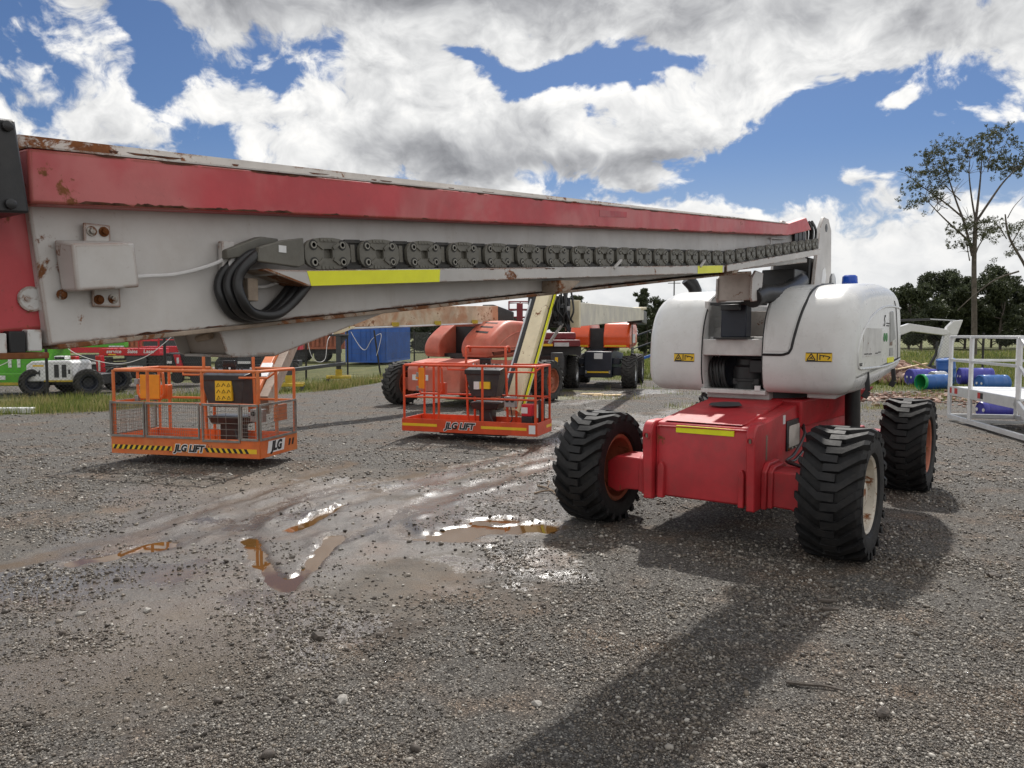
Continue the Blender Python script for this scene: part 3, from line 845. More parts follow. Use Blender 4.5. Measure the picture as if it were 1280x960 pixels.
# --- axles
def axle(y, name='axle'):
    for sx in (1, -1):
        b = MB()
        x0, x1 = 0.50 * sx, 0.96 * sx
        a = [(x0, y - 0.17, 0.37), (x0, y + 0.17, 0.37), (x0, y + 0.17, 0.66), (x0, y - 0.17, 0.66)]
        m = [(0.74 * sx, y - 0.17, 0.36), (0.74 * sx, y + 0.17, 0.36), (0.74 * sx, y + 0.17, 0.665), (0.74 * sx, y - 0.17, 0.665)]
        m2 = [(0.84 * sx, y - 0.16, 0.32), (0.84 * sx, y + 0.16, 0.32), (0.84 * sx, y + 0.16, 0.665), (0.84 * sx, y - 0.16, 0.665)]
        c = [(x1, y - 0.13, 0.36), (x1, y + 0.13, 0.36), (x1, y + 0.13, 0.60), (x1, y - 0.13, 0.60)]
        vs = a + m + m2 + c
        fs = [(0, 1, 2, 3), (15, 14, 13, 12)]
        for k in range(3):
            for j in range(4):
                fs.append((k * 4 + j, k * 4 + (j + 1) % 4, k * 4 + 4 + (j + 1) % 4, k * 4 + 4 + j))
        b.add(vs, fs)
        ax = b.build(name, 'chassis_red', lift, bevel=0.012)
        for (q, g) in ((0.515, 0.055), (0.56, 0.03)):
            b = MB()
            b.prism([(y - 0.17 - g, 0.37 - g * .4), (y + 0.17 + g, 0.37 - g * .4), (y + 0.17 + g, 0.66), (y + 0.13, 0.67 + g), (y - 0.13, 0.67 + g), (y - 0.17 - g, 0.66)], 0, min(q * sx, (q + 0.045) * sx), max(q * sx, (q + 0.045) * sx))
            b.build('collar', 'chassis_red', ax, bevel=0.008)
axle(0.0)
axle(3.3)

# --- turntable hoods
def offset_poly(P, e):
    n = len(P); out = []
    for i in range(n):
        a, c = P[i - 1], P[(i + 1) % n]
        t = Vector((c[0] - a[0], c[1] - a[1])); t.normalize()
        out.append((P[i][0] - t.y * e, P[i][1] + t.x * e))
    return out
class Hood:
    def __init__(s, wi, wo, prof, ri, ro):
        s.wi, s.wo, s.ri, s.ro = wi, wo, ri, ro
        s.prof = [(p.x, p.y) for p in catmull(prof, 6, True)]
        area = sum(s.prof[i - 1][0] * s.prof[i][1] - s.prof[i][0] * s.prof[i - 1][1] for i in range(len(s.prof)))
        s.sg = 1 if area > 0 else -1
    def inset(s, w):
        sgn = 1 if s.wo > s.wi else -1
        do = (s.wo - w) * sgn; di = (w - s.wi) * sgn
        e = 0
        if do < s.ro: e = s.ro - math.sqrt(max(0, s.ro ** 2 - (s.ro - do) ** 2))
        if di < s.ri: e = max(e, s.ri - math.sqrt(max(0, s.ri ** 2 - (s.ri - di) ** 2)))
        return e
    def ring(s, w, extra=0.0):
        return offset_poly(s.prof, s.sg * (s.inset(w) - extra))
    def front(s, w, h, extra=0.0):
        P = s.ring(w, extra); best = 9
        for i in range(len(P)):
            a, c = P[i - 1], P[i]
            if (a[1] - h) * (c[1] - h) <= 0 and a[1] != c[1]:
                best = min(best, a[0] + (c[0] - a[0]) * (h - a[1]) / (c[1] - a[1]))
        return (w, best, h)
    def top(s, w, y, extra=0.0):
        P = s.ring(w, extra); best = -9
        for i in range(len(P)):
            a, c = P[i - 1], P[i]
            if (a[0] - y) * (c[0] - y) <= 0 and a[0] != c[0]:
                best = max(best, a[1] + (c[1] - a[1]) * (y - a[0]) / (c[0] - a[0]))
        return (w, y, best)
    def build(s, name, mat, parent):
        sgn = 1 if s.wo > s.wi else -1
        ws = [s.wi + sgn * s.ri * (1 - math.cos(PI / 2 * k / 4)) for k in range(5)]
        k2 = 6
        a, c = s.wi + sgn * s.ri, s.wo - sgn * s.ro
        ws += [a + (c - a) * k / k2 for k in range(1, k2)]
        ws += [s.wo - sgn * s.ro * (1 - math.sin(PI / 2 * k / 9)) for k in range(10)]
        b = MB(); n = len(s.prof); vs = []
        for w in ws:
            vs += [(w, p[0], p[1]) for p in s.ring(w)]
        fs = [(i * n + j, i * n + (j + 1) % n, (i + 1) * n + (j + 1) % n, (i + 1) * n + j) for i in range(len(ws) - 1) for j in range(n)]
        fs += [tuple(range(n)), tuple(range((len(ws) - 1) * n, len(ws) * n))]
        b.add(vs, fs)
        return b.build(name, mat, parent, angle=50)
PROF_R = [(0.98, 1.235), (0.80, 1.27), (0.735, 1.40), (0.725, 1.58), (0.755, 1.80), (0.84, 2.0), (0.99, 2.145), (1.22, 2.235), (1.6, 2.285), (2.3, 2.325), (2.85, 2.315), (3.12, 2.24), (3.28, 2.05), (3.36, 1.75), (3.36, 1.48), (3.22, 1.36), (2.6, 1.30), (1.7, 1.24)]
HR = Hood(0.19, 1.0, PROF_R, 0.045, 0.17)
PROF_L = [(0.98, 1.225), (0.82, 1.26), (0.76, 1.38), (0.75, 1.58), (0.78, 1.82), (0.87, 2.02), (1.02, 2.155), (1.25, 2.225), (1.6, 2.255), (2.3, 2.28), (2.85, 2.28), (3.12, 2.22), (3.28, 2.05), (3.36, 1.75), (3.36, 1.48), (3.22, 1.36), (2.6, 1.28), (1.7, 1.24)]
HL = Hood(-0.39, -1.02, PROF_L, 0.045, 0.20)
hoodR = HR.build('hood', 'hood_white', lift)
hoodR['label'] = 'white engine hood with dark seam and side lettering'
hoodL = HL.build('hood', 'hood_white', lift)
hoodL['label'] = 'plain white hood with yellow warning label'
# seams
def seam(path, r, parent, mat='print_black', name='seam'):
    b = MB(); b.tube(path, r, 6); return b.build(name, mat, parent)
wseam = 0.50
P = [HR.top(wseam + .05, y) for y in np.linspace(1.9, 1.05, 10)] + [HR.front(wseam + .05 - 0.08 * min(1, (2.1 - h) / .45), h) for h in np.linspace(2.08, 1.66, 10)]
P += [HR.front(wseam - 0.05, 1.62), HR.front(wseam - 0.09, 1.605)] + [HR.front(x, 1.60) for x in np.linspace(0.38, 0.215, 6)]
seam(P, 0.013, hoodR)
P = [HR.top(0.205, y) for y in np.linspace(2.2, 1.05, 10)] + [HR.front(0.203, h) for h in np.linspace(2.08, 1.30, 16)]
seam(P, 0.007, hoodR)
P = [HL.top(-0.402, y) for y in np.linspace(2.2, 1.05, 10)] + [HL.front(-0.402, h) for h in np.linspace(2.08, 1.30, 16)]
seam(P, 0.007, hoodL)
# raised pale panel between seam and inner edge
rows = []
for h in np.linspace(1.635, 2.06, 14):
    xr = wseam + .05 - 0.08 * min(1, (2.1 - h) / .45) - .028
    rows.append([HR.front(x, h, 0.006) for x in np.linspace(0.232, xr, 6)])
for y in np.linspace(1.0, 1.8, 8):
    rows.append([HR.top(x, y, 0.006) for x in np.linspace(0.232, wseam + .022, 6)])
b = MB(); b.grid(rows); b.build('front_panel', 'hood_white', hoodR)
# side arch bead on the outer face, panel recesses, straps
W0 = 1.0
def side_line(pts, r, mat, parent, name, per=5, closed=False):
    P = [(W0 + 0.001, p.x, p.y) for p in catmull(pts, per, closed)]
    b = MB(); b.tube(P, r, 8, closed); return b.build(name, mat, parent)
arch = [(0.96, 1.50), (0.93, 1.58), (0.945, 1.66), (1.05, 1.76), (1.22, 1.85), (1.55, 1.97), (2.05, 2.06), (2.6, 2.09), (3.1, 2.085)]
side_line(arch, 0.012, 'hood_white', hoodR, 'moulding')
side_line([(0.96, 1.50), (1.05, 1.475), (1.5, 1.465), (2.2, 1.46), (2.8, 1.48), (3.17, 1.51)], 0.012, 'hood_white', hoodR, 'moulding')
side_line([(2.72, 2.15), (2.85, 2.05), (2.98, 1.75), (3.03, 1.52)], 0.006, 'wire_dark', hoodR, 'door_gap')
b = MB(); b.prism([(2.47, 2.03), (2.66, 2.04), (2.84, 1.74), (2.52, 1.70)], 0, W0 - 0.004, W0 + 0.006); b.build('vent_recess', 'grey_metal', hoodR, bevel=0.004)
b = MB(); b.box(W0, W0 + 0.004, 1.15, 2.05, 1.58, 1.85); b.build('sticker_panel', 'trim_white', hoodR)
b = MB(); b.box(W0 + 0.001, W0 + 0.005, 2.40, 2.78, 1.49, 1.545); b.build('reflective_patch', 'tape_yellow', hoodR)
b = MB(); b.box(W0 + 0.001, W0 + 0.005, 2.52, 2.66, 1.67, 1.84); b.build('info_plate', 'brown_inside', hoodR)
b = MB(); b.box(W0 + 0.001, W0 + 0.005, 2.52, 2.70, 1.56, 1.645); b.build('info_plate', 'grey_metal', hoodR)
for y in (2.20, 2.32):
    b = MB(); b.lathe([(0, 0.045), (0.004, 0.045), (0.004, 0)], 12, 0, (W0 + 0.001, y, 1.76)); b.build('green_tag', 'print_green', hoodR)
def side_text(txt, size, mat, y, z, parent, shear=0.0, bold=0.0, name='lettering'):
    me = text_mesh(txt, size, mat, shear, 0.001, bold)
    o = inst(name, me, parent, (W0 + 0.003, y, z)); o.rotation_euler = (PI / 2, 0, PI / 2)
    return o
side_text('S', 0.17, 'print_black', 2.17, 1.925, hoodR, 0.35)
for k, (y0, y1, z) in enumerate([(1.20, 1.38, 1.60), (1.40, 1.55, 1.597), (1.72, 1.86, 1.598), (1.87, 2.0, 1.606), (1.0, 1.13, 1.515), (1.0, 1.12, 1.50), (2.30, 2.46, 1.90), (2.30, 2.44, 1.875)]):
    b = MB(); b.box(W0 + .0005, W0 + 0.005, y0, y1, z, z + 0.012); b.build('small_print', 'print_black', hoodR)
for y, z0, z1 in ((1.40, 1.19, 1.43), (2.82, 1.22, 1.41)):
    b = MB()
    xx = W0 + 0.012
    b.rbar((xx - .02, y, z1), (xx, y - 0.03, z0 + .06), 0.012, 0.045, (1, 0, 0)); b.rbar((xx, y - 0.03, z0 + .06), (xx - .03, y - 0.05, z0), 0.014, 0.06, (1, 0, 0))
    b.build('strap_latch', 'black_paint', hoodR, bevel=0.004)
# lower skirt under the side
b = MB(); b.hexa([(0.55, 1.0, 1.19), (0.80, 1.0, 1.19), (0.80, 3.2, 1.27), (0.55, 3.2, 1.27), (0.55, 1.0, 1.30), (0.90, 1.0, 1.30), (0.90, 3.25, 1.42), (0.55, 3.25, 1.42)])
b.build('skirt', 'hood_white', hoodR, bevel=0.01)
b = MB(); b.lathe([(0, 0.075), (0.02, 0.08), (0.09, 0.075), (0.105, 0.055), (0.105, 0)], 20, 2, (0.63, 2.3, 2.315)); b.build('beacon', 'beacon_blue', hoodR)
b = MB(); b.lathe([(0, 0.035), (0.08, 0.03), (0.12, 0.014), (0.12, 0)], 12, 2, (0.50, 2.1, 2.31)); b.build('nozzle', 'galvanised', hoodR)
# exhaust elbow on the far hood
b = MB(); b.tube([(-0.98, 2.0, 2.15), (-0.98, 2.0, 2.30), (-1.0, 1.97, 2.36), (-1.05, 1.92, 2.43)], 0.075, 14); b.build('exhaust_pipe', 'black_paint', hoodL)

# warning labels: printed patches that follow the curved front
def warn(H, x0, x1, z0, z1, parent):
    def pt(u, v, e): return H.front(x0 + (x1 - x0) * u, z0 + (z1 - z0) * v, e)
    b = MB(); b.grid([[pt(u, v, 0.003) for u in np.linspace(0, 1, 9)] for v in np.linspace(0, 1, 4)])
    lab = b.build('warning_label', 'sign_yellow', parent)
    b = MB()
    def line(p, q, t=0.045):
        du, dv = (q[0] - p[0]), (q[1] - p[1]) * 0.4
        L = math.hypot(du, dv) + 1e-6
        nu, nv = -dv / L * t * 0.45, du / L * t * 1.1
        b.add([pt(p[0] - nu, p[1] - nv, .005), pt(q[0] - nu, q[1] - nv, .005), pt(q[0] + nu, q[1] + nv, .005), pt(p[0] + nu, p[1] + nv, .005)], [(0, 1, 2, 3)])
    for p, q in (((.06, .14), (.38, .14)), ((.06, .14), (.22, .88)), ((.38, .14), (.22, .88)), ((.16, .28), (.25, .55)), ((.28, .28), (.2, .5)), ((.45, .1), (.45, .9)), ((.55, .2), (.55, .8)), ((.55, .72), (.75, .66)), ((.75, .66), (.93, .52)), ((.84, .24), (.93, .52)), ((.68, .7), (.68, .5)), ((.02, .03), (.98, .03)), ((.02, .97), (.98, .97))):
        line(p, q)
    b.build('printed_symbol', 'print_black', lab)
warn(HL, -0.685, -0.47, 1.52, 1.60, hoodL)
warn(HR, 0.60, 0.83, 1.545, 1.625, hoodR)

# --- turntable frame between the hoods
b = MB()
b.box(-0.42, 0.23, 0.78, 0.92, 1.585, 1.745)
tf = b.build('cross_member', 'trim_white', lift, bevel=0.008)
b = MB(); b.box(-0.40, 0.22, 0.92, 3.0, 1.16, 1.24); b.build('floor_plate', 'trim_white', lift, bevel=0.006)
b = MB(); b.box(-0.42, 0.22, 0.80, 0.98, 1.215, 1.255); b.build('sill', 'trim_white', lift, bevel=0.004)
b = MB(); b.box(-0.43, -0.39, 0.9, 3.2, 1.24, 2.12); b.build('inner_panel', 'trim_white', lift, bevel=0.004)
b = MB(); b.box(0.19, 0.215, 0.95, 3.2, 1.24, 2.10); b.build('inner_panel', 'trim_white', lift, bevel=0.004)
b = MB(); b.box(-0.40, 0.20, 2.2, 2.3, 1.24, 2.05); b.build('back_panel', 'beige_shade', lift, bevel=0.004)
b = MB(); b.box(-0.40, 0.2, 0.94, 1.7, 1.735, 1.765); b.build('deck_plate', 'trim_white', lift, bevel=0.004)
# pump and hoses in the bay under the cross member
b = MB()
b.lathe([(0, 0.15), (0.22, 0.15), (0.24, 0.12), (0.3, 0.12), (0.3, 0)], 24, 2, (-0.02, 1.05, 1.25))
b.lathe([(0, 0.16), (0.03, 0.16), (0.03, 0.15)], 24, 2, (-0.02, 1.05, 1.33))
b.box(-0.14, 0.12, 0.92, 1.0, 1.30, 1.36)
b.box(0.03, 0.15, 0.9, 1.0, 1.42, 1.54)
b.build('hydraulic_pump', 'black_paint', lift, bevel=0.006)
b = MB(); b.box(-0.40, 0.2, 1.25, 2.2, 1.24, 1.58); b.build('tank', 'navy_paint', lift, bevel=0.01)
for k in range(5):
    x = -0.36 + 0.033 * k
    b = MB(); b.tube(catmull([(x, 1.0, 1.56), (x - 0.01, 0.93, 1.50), (x + 0.012 * (k % 2), 0.91, 1.38), (x + 0.02, 0.95, 1.28), (x + 0.03, 1.1, 1.25)], 5), 0.015, 8)
    b.build('hose', 'black_hose', lift)
b = MB(); b.tube(catmull([(-0.36, .86, 1.24), (-0.40, .80, 1.20), (-0.36, .72, 1.14), (-0.30, .75, 1.11)], 5), 0.012, 8); b.build('hose', 'black_hose', lift)
b = MB(); b.box(0.12, 0.17, 0.79, 0.82, 1.255, 1.30); b.build('lifting_eye', 'sign_white', lift)
b = MB(); b.box(-0.22, 0.03, 0.78, 0.94, 1.76, 2.10); b.build('lift_cylinder', 'navy_paint', lift, bevel=0.012)
b = MB(); b.box(-0.27, 0.06, 0.72, 1.0, 1.745, 1.765); b.build('cylinder_foot', 'black_paint', lift, bevel=0.003)
b = MB(); b.box(-0.30, 0.16, 0.70, 1.0, 2.07, 2.10); b.box(-0.18, 0.0, 0.66, 0.72, 2.02, 2.075); b.build('cylinder_clevis', 'black_paint', lift, bevel=0.004)

# --- boom
XF = -0.13
def top_h(s): return 2.31 + (s + 5.58) * 0.0832
def bot_h(s): return 1.76 + (s + 5.54) * 0.1010
b = MB()
SE = 2.05
b.hexa([(XF, -5.55, bot_h(-5.55)), (0.25, -5.55, bot_h(-5.55)), (0.25, SE, bot_h(SE) + .03), (XF, SE, bot_h(SE) + .03),
        (XF + .02, -5.60, top_h(-5.6)), (0.23, -5.60, top_h(-5.6)), (0.23, SE, top_h(SE)), (XF + .02, SE, top_h(SE))])
boom = b.build('boom', 'boom_white', lift, bevel=0.006)
# lower flange with a rough weld
b = MB()
b.hexa([(XF - .012, -5.53, bot_h(-5.53) - 0.012), (0.262, -5.53, bot_h(-5.53) - 0.012), (0.262, 0.2, bot_h(0.2) - 0.012), (XF - .012, 0.2, bot_h(0.2) - 0.012),
        (XF - .012, -5.53, bot_h(-5.53) + 0.002), (0.262, -5.53, bot_h(-5.53) + 0.002), (0.262, 0.2, bot_h(0.2) + 0.002), (XF - .012, 0.2, bot_h(0.2) + 0.002)])
paint('weld_rust', (0.34, 0.27, 0.21), 0.75, var=0.3, rust=0.42, dirt=0.4, scale=6, bump=0.4)
b.build('lower_flange', 'weld_rust', boom, bevel=0.003)
# red side rail
def rt(s): return 2.265 + (s + 5.62) * 0.0868
def rb(s): return 2.125 + (s + 5.61) * 0.0915
for sx in (1,):
    b = MB()
    st = [-5.61, -3.6, -1.5, 1.12]
    vs = []
    for s_ in st:
        vs += [(sx * 0.236, s_, rb(s_)), (sx * 0.312, s_, rb(s_)), (sx * 0.312, s_, rt(s_)), (sx * 0.228, s_, rt(s_) + .004)]
    s_ = 1.95
    vs += [(sx * 0.236, s_, 2.885), (sx * 0.312, s_, 2.885), (sx * 0.312, 1.75, 2.985), (sx * 0.236, 1.75, 2.99)]
    fs = [(0, 1, 2, 3), (19, 18, 17, 16)]
    for k in range(4):
        for j in range(4): fs.append((k * 4 + j, k * 4 + (j + 1) % 4, k * 4 + 4 + (j + 1) % 4, k * 4 + 4 + j))
    b.add(vs, fs)
    b.build('side_rail', 'boom_red', boom, bevel=0.007)
b = MB()
b.hexa([(0.3125, -2.62, rb(-2.62) + .062), (0.314, -2.62, rb(-2.62) + .062), (0.314, -2.28, rb(-2.28) + .066), (0.3125, -2.28, rb(-2.28) + .066), (0.3125, -2.62, rb(-2.62) + .098), (0.314, -2.62, rb(-2.62) + .098), (0.314, -2.28, rb(-2.28) + .10), (0.3125, -2.28, rb(-2.28) + .10)])
paint('bright_red', (0.46, 0.03, 0.04), 0.4, var=0.2, dirt=0.4, scale=9, fade=(.42, .1, .1), dirtcol=(.4, .12, .12))
b.build('painted_patch', 'bright_red', boom)
# inner telescoping section with end block and wear pads
b = MB()
b.hexa([(-.10, -9.6, 1.40), (0.215, -9.6, 1.40), (0.215, -5.4, 1.815), (-.10, -5.4, 1.815), (-.10, -9.6, 1.79), (0.215, -9.6, 1.79), (0.215, -5.4, 2.21), (-.10, -5.4, 2.21)])
inner = b.build('inner_boom', 'boom_red', lift, bevel=0.012)
b = MB()
b.hexa([(-0.13, -6.25, 2.03), (0.37, -6.25, 2.03), (0.37, -5.635, 2.092), (-0.13, -5.635, 2.092), (-0.13, -6.27, 2.26), (0.37, -6.27, 2.26), (0.37, -5.66, 2.315), (-0.13, -5.66, 2.315)])
blk = b.build('end_block', 'black_paint', lift, bevel=0.006)
for y, z in ((-5.68, 2.108), (-5.68, 2.295)):
    b = MB(); b.lathe([(0, 0.013), (0.010, 0.013), (0.013, 0.008), (0.013, 0)], 10, 0, (0.37, y, z)); b.build('bolt', 'black_paint', blk)
b = MB(); b.prism([(-5.72, 2.12), (-5.70, 2.2), (-5.72, 2.27), (-5.9, 2.26), (-5.9, 2.1)], 0, 0.37, 0.382); b.build('rubber_flap', 'rubber', blk, bevel=0.004)
for k, (y0, y1, m) in enumerate(((-5.60, -5.565, 'trim_white'), (-5.645, -5.605, 'print_black'), (-5.70, -5.65, 'trim_white'), (-5.85, -5.705, 'print_black'))):
    b = MB(); b.box(-.1, 0.245, y0, y1, 1.745 + (y0 + 5.6) * .1, 1.803 + (y0 + 5.6) * .1); b.build('wear_pad', m, lift, bevel=0.003)
b = MB(); b.box(XF, 0.25, -5.9, -5.55, 1.725, 1.742); b.build('pad_ledge', 'weld_rust', lift, bevel=0.003)
b = MB(); b.lathe([(0, 0.034), (0.006, 0.034), (0.006, 0)], 20, 0, (0.2165, -5.577, 1.885)); b.lathe([(0.006, 0.006), (0.010, 0.006), (0.01, 0)], 8, 0, (0.2165, -5.590, 1.885)); b.build('pad_washer', 'trim_white', inner)
# pale top edge with rust, and the chipped bright edge of the rail
b = MB()
st = [-5.6, -4, -2.5, -1, .5, 1.7]
for i in range(len(st) - 1):
    a_, c_ = st[i], st[i + 1]
    b.hexa([(0.20, a_, rt(a_) - .01), (0.2365, a_, rt(a_) - .01), (0.2365, c_, rt(c_) - .01), (0.20, c_, rt(c_) - .01), (0.20, a_, top_h(a_) + .004), (0.2365, a_, top_h(a_) + .004), (0.2365, c_, top_h(c_) + .004), (0.20, c_, top_h(c_) + .004)])
b.build('top_edge', 'top_rust', boom, angle=10)
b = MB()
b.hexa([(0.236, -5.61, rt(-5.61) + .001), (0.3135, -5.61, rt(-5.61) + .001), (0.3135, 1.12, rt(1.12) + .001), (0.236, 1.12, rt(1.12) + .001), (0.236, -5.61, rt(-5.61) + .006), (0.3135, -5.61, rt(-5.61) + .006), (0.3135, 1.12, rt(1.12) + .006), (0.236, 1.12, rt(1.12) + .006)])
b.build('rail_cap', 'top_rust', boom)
# junction box
b = MB()
b.hexa([(0.25, -5.515, 1.905), (0.25, -5.335, 1.925), (0.25, -5.345, 2.06), (0.25, -5.53, 2.045), (0.325, -5.508, 1.905), (0.325, -5.333, 1.925), (0.325, -5.345, 2.05), (0.325, -5.515, 2.032)])
jb = b.build('junction_box', 'boom_white', boom, bevel=0.007, segs=3)
def bolts(parent, pts, w=0.258):
    for (y, z) in pts:
        b = MB(); b.lathe([(0, 0.014), (0.004, 0.014), (0.0045, 0.009)], 14, 0, (w, y, z)); b.lathe([(0.0045, 0.009), (0.012, 0.008), (0.013, 0)], 6, 0, (w, y, z)); b.build('bolt', 'steel_bolt', parent)
b = MB(); b.box(0.25, 0.258, -5.452, -5.378, 2.035, 2.10); b.build('mounting_tab', 'boom_white', boom, bevel=0.003)
b = MB(); b.box(0.25, 0.258, -5.435, -5.355, 1.868, 1.93); b.build('mounting_tab', 'boom_white', boom, bevel=0.003)
bolts(boom, [(-5.432, 2.078), (-5.398, 2.08), (-5.418, 1.888), (-5.378, 1.892), (-5.517, 1.898)])
bolts(boom, [(-4.985, 1.87)], 0.252)
# white cord from the box to the clip and down into the hoses
b = MB()
b.tube([(0.252, p.x, p.y) if False else (p.z, p.x, p.y) for p in [Vector(q) for q in [(v.x, v.y, v.z) for v in catmull([(-5.336, 1.955, .285), (-5.28, 1.962, .275), (-5.18, 1.975, .266), (-5.06, 2.012, .266), (-4.985, 2.055, .275), (-4.94, 2.075, .285), (-4.925, 2.05, .285), (-4.95, 2.03, .28)], 6)]]], 0.0065, 8)
b.tube([(p.z, p.x, p.y) for p in catmull([(-4.94, 2.075, .285), (-4.985, 2.05, .283), (-5.01, 2.01, .28), (-5.015, 1.96, .27)], 6)], 0.008, 8)
b.build('cord', 'cord_white', boom)
b = MB(); b.box(0.25, 0.275, -5.03, -4.985, 1.99, 2.09); b.box(0.25, 0.256, -5.03, -4.94, 2.03, 2.09); b.build('clip_bracket', 'boom_white', boom, bevel=0.003)
# fat black hoses looping out of the cable carrier
for k, wv in enumerate((0.268, 0.300, 0.334)):
    q = [(-4.84, 2.060 - .006 * k), (-4.90, 2.060), (-4.96, 2.045), (-5.02, 1.995), (-5.04, 1.935), (-5.02, 1.88), (-4.97, 1.848), (-4.90, 1.848), (-4.83, 1.885), (-4.765, 1.955), (-4.74, 1.99)]
    b = MB(); b.tube([(wv + 0.004 * math.sin(i * .5), p.x + 0.012 * k, p.y + 0.004 * k) for i, p in enumerate(catmull(q, 6))], 0.0165, 12)
    b.build('hose', 'black_hose', boom)
b = MB(); b.tube([(0.262, p.x, p.y) for p in catmull([(-4.95, 1.955), (-4.90, 1.95), (-4.85, 1.955), (-4.76, 1.985)], 4)], 0.006, 8); b.build('cord', 'cord_white', boom)
b = MB(); b.box(0.25, 0.30, -4.955, -4.915, 1.90, 1.975); b.build('hose_bracket', 'weld_rust', boom, bevel=0.003)
# carrier anchor plate
b = MB()
b.prism([(-4.955, 2.025), (-4.79, 2.018), (-4.765, 2.03), (-4.77, 2.12), (-4.85, 2.105), (-4.95, 2.072)], 0, 0.335, 0.357)
b.build('anchor_plate', 'carrier_grey', boom, bevel=0.004)
b = MB(); b.box(0.357, 0.359, -4.875, -4.845, 2.062, 2.085); b.build('white_label', 'sign_white', boom)
b = MB(); b.prism([(-5.03, 2.03), (-4.83, 2.07), (-4.83, 2.115), (-4.9, 2.115), (-5.03, 2.06)], 0, 0.258, 0.30); b.build('hose_guide', 'carrier_grey', boom, bevel=0.004)
# tray
def tt(s): return 2.008 + (s + 4.78) * 0.0768 if s < -0.72 else 2.32 + (s + 0.72) * 0.134
b = MB()
b.prism([(-4.95, 2.0), (-4.765, 1.955), (-4.08, 2.007), (-2.97, 2.092), (-1.32, 2.217), (-0.76, 2.262), (-0.76, tt(-.76)), (-4.78, tt(-4.78))], 0, 0.362, 0.370)
tray = b.build('cable_tray', 'boom_white', lift, bevel=0.002)
b = MB()
b.hexa([(0.25, -4.9, 1.985), (0.362, -4.9, 1.985), (0.362, -0.76, tt(-.76) - .012), (0.25, -0.76, tt(-.76) - .012), (0.25, -4.9, 1.991), (0.362, -4.9, 1.991), (0.362, -0.76, tt(-.76) - .006), (0.25, -.76, tt(-.76) - .006)])
b.build('tray_floor', 'boom_white', tray)
b = MB()
b.prism([(-4.93, 1.998), (-4.765, 1.955), (-4.765, 1.961), (-4.93, 2.004)], 0, 0.25, 0.3705); b.build('tray_nose', 'weld_rust', tray)
b = MB()
b.prism([(-0.70, 2.27), (2.12, 2.64), (2.12, 2.70), (-0.70, tt(-.70))], 0, 0.362, 0.370)
b.build('tray_end', 'boom_white', tray, bevel=0.002)
b = MB()
b.hexa([(0.25, -0.7, tt(-.7) - .014), (0.362, -0.7, tt(-.7) - .014), (0.362, 2.1, tt(2.1) - .014), (0.25, 2.1, tt(2.1) - .014), (0.25, -0.7, tt(-.7) - .008), (0.362, -0.7, tt(-.7) - .008), (0.362, 2.1, tt(2.1) - .008), (0.25, 2.1, tt(2.1) - .008)])
b.build('tray_floor', 'boom_white', tray)
b = MB(); b.prism([(-4.752, 1.9565), (-4.08, 2.0075), (-4.075, 2.059), (-4.77, 2.006)], 0, 0.3705, 0.3715); b.build('reflective_tape', 'tape_yellow', tray)
b = MB(); b.prism([(-1.29, 2.2195), (-0.80, 2.26), (-0.80, 2.312), (-1.29, 2.274)], 0, 0.3705, 0.3715); b.build('reflective_tape', 'tape_yellow', tray)
for s_ in (-2.55, -1.25):
    b = MB(); b.rbar((0.372, s_, tt(s_) - .01), (0.372, s_ + 0.09, tt(s_) + 0.045), 0.016, 0.012); b.build('tray_tab', 'boom_white', tray, bevel=0.002)
for s_ in (-3.12, -0.55):
    b = MB(); b.prism([(s_ - .0, bot_h(s_) + .005), (s_ + .10, bot_h(s_) + .012), (s_ + .22, bot_h(s_) + .075), (s_, bot_h(s_) + .065)], 0, 0.25, 0.36); b.build('tray_bracket', 'weld_rust', tray, bevel=0.003)
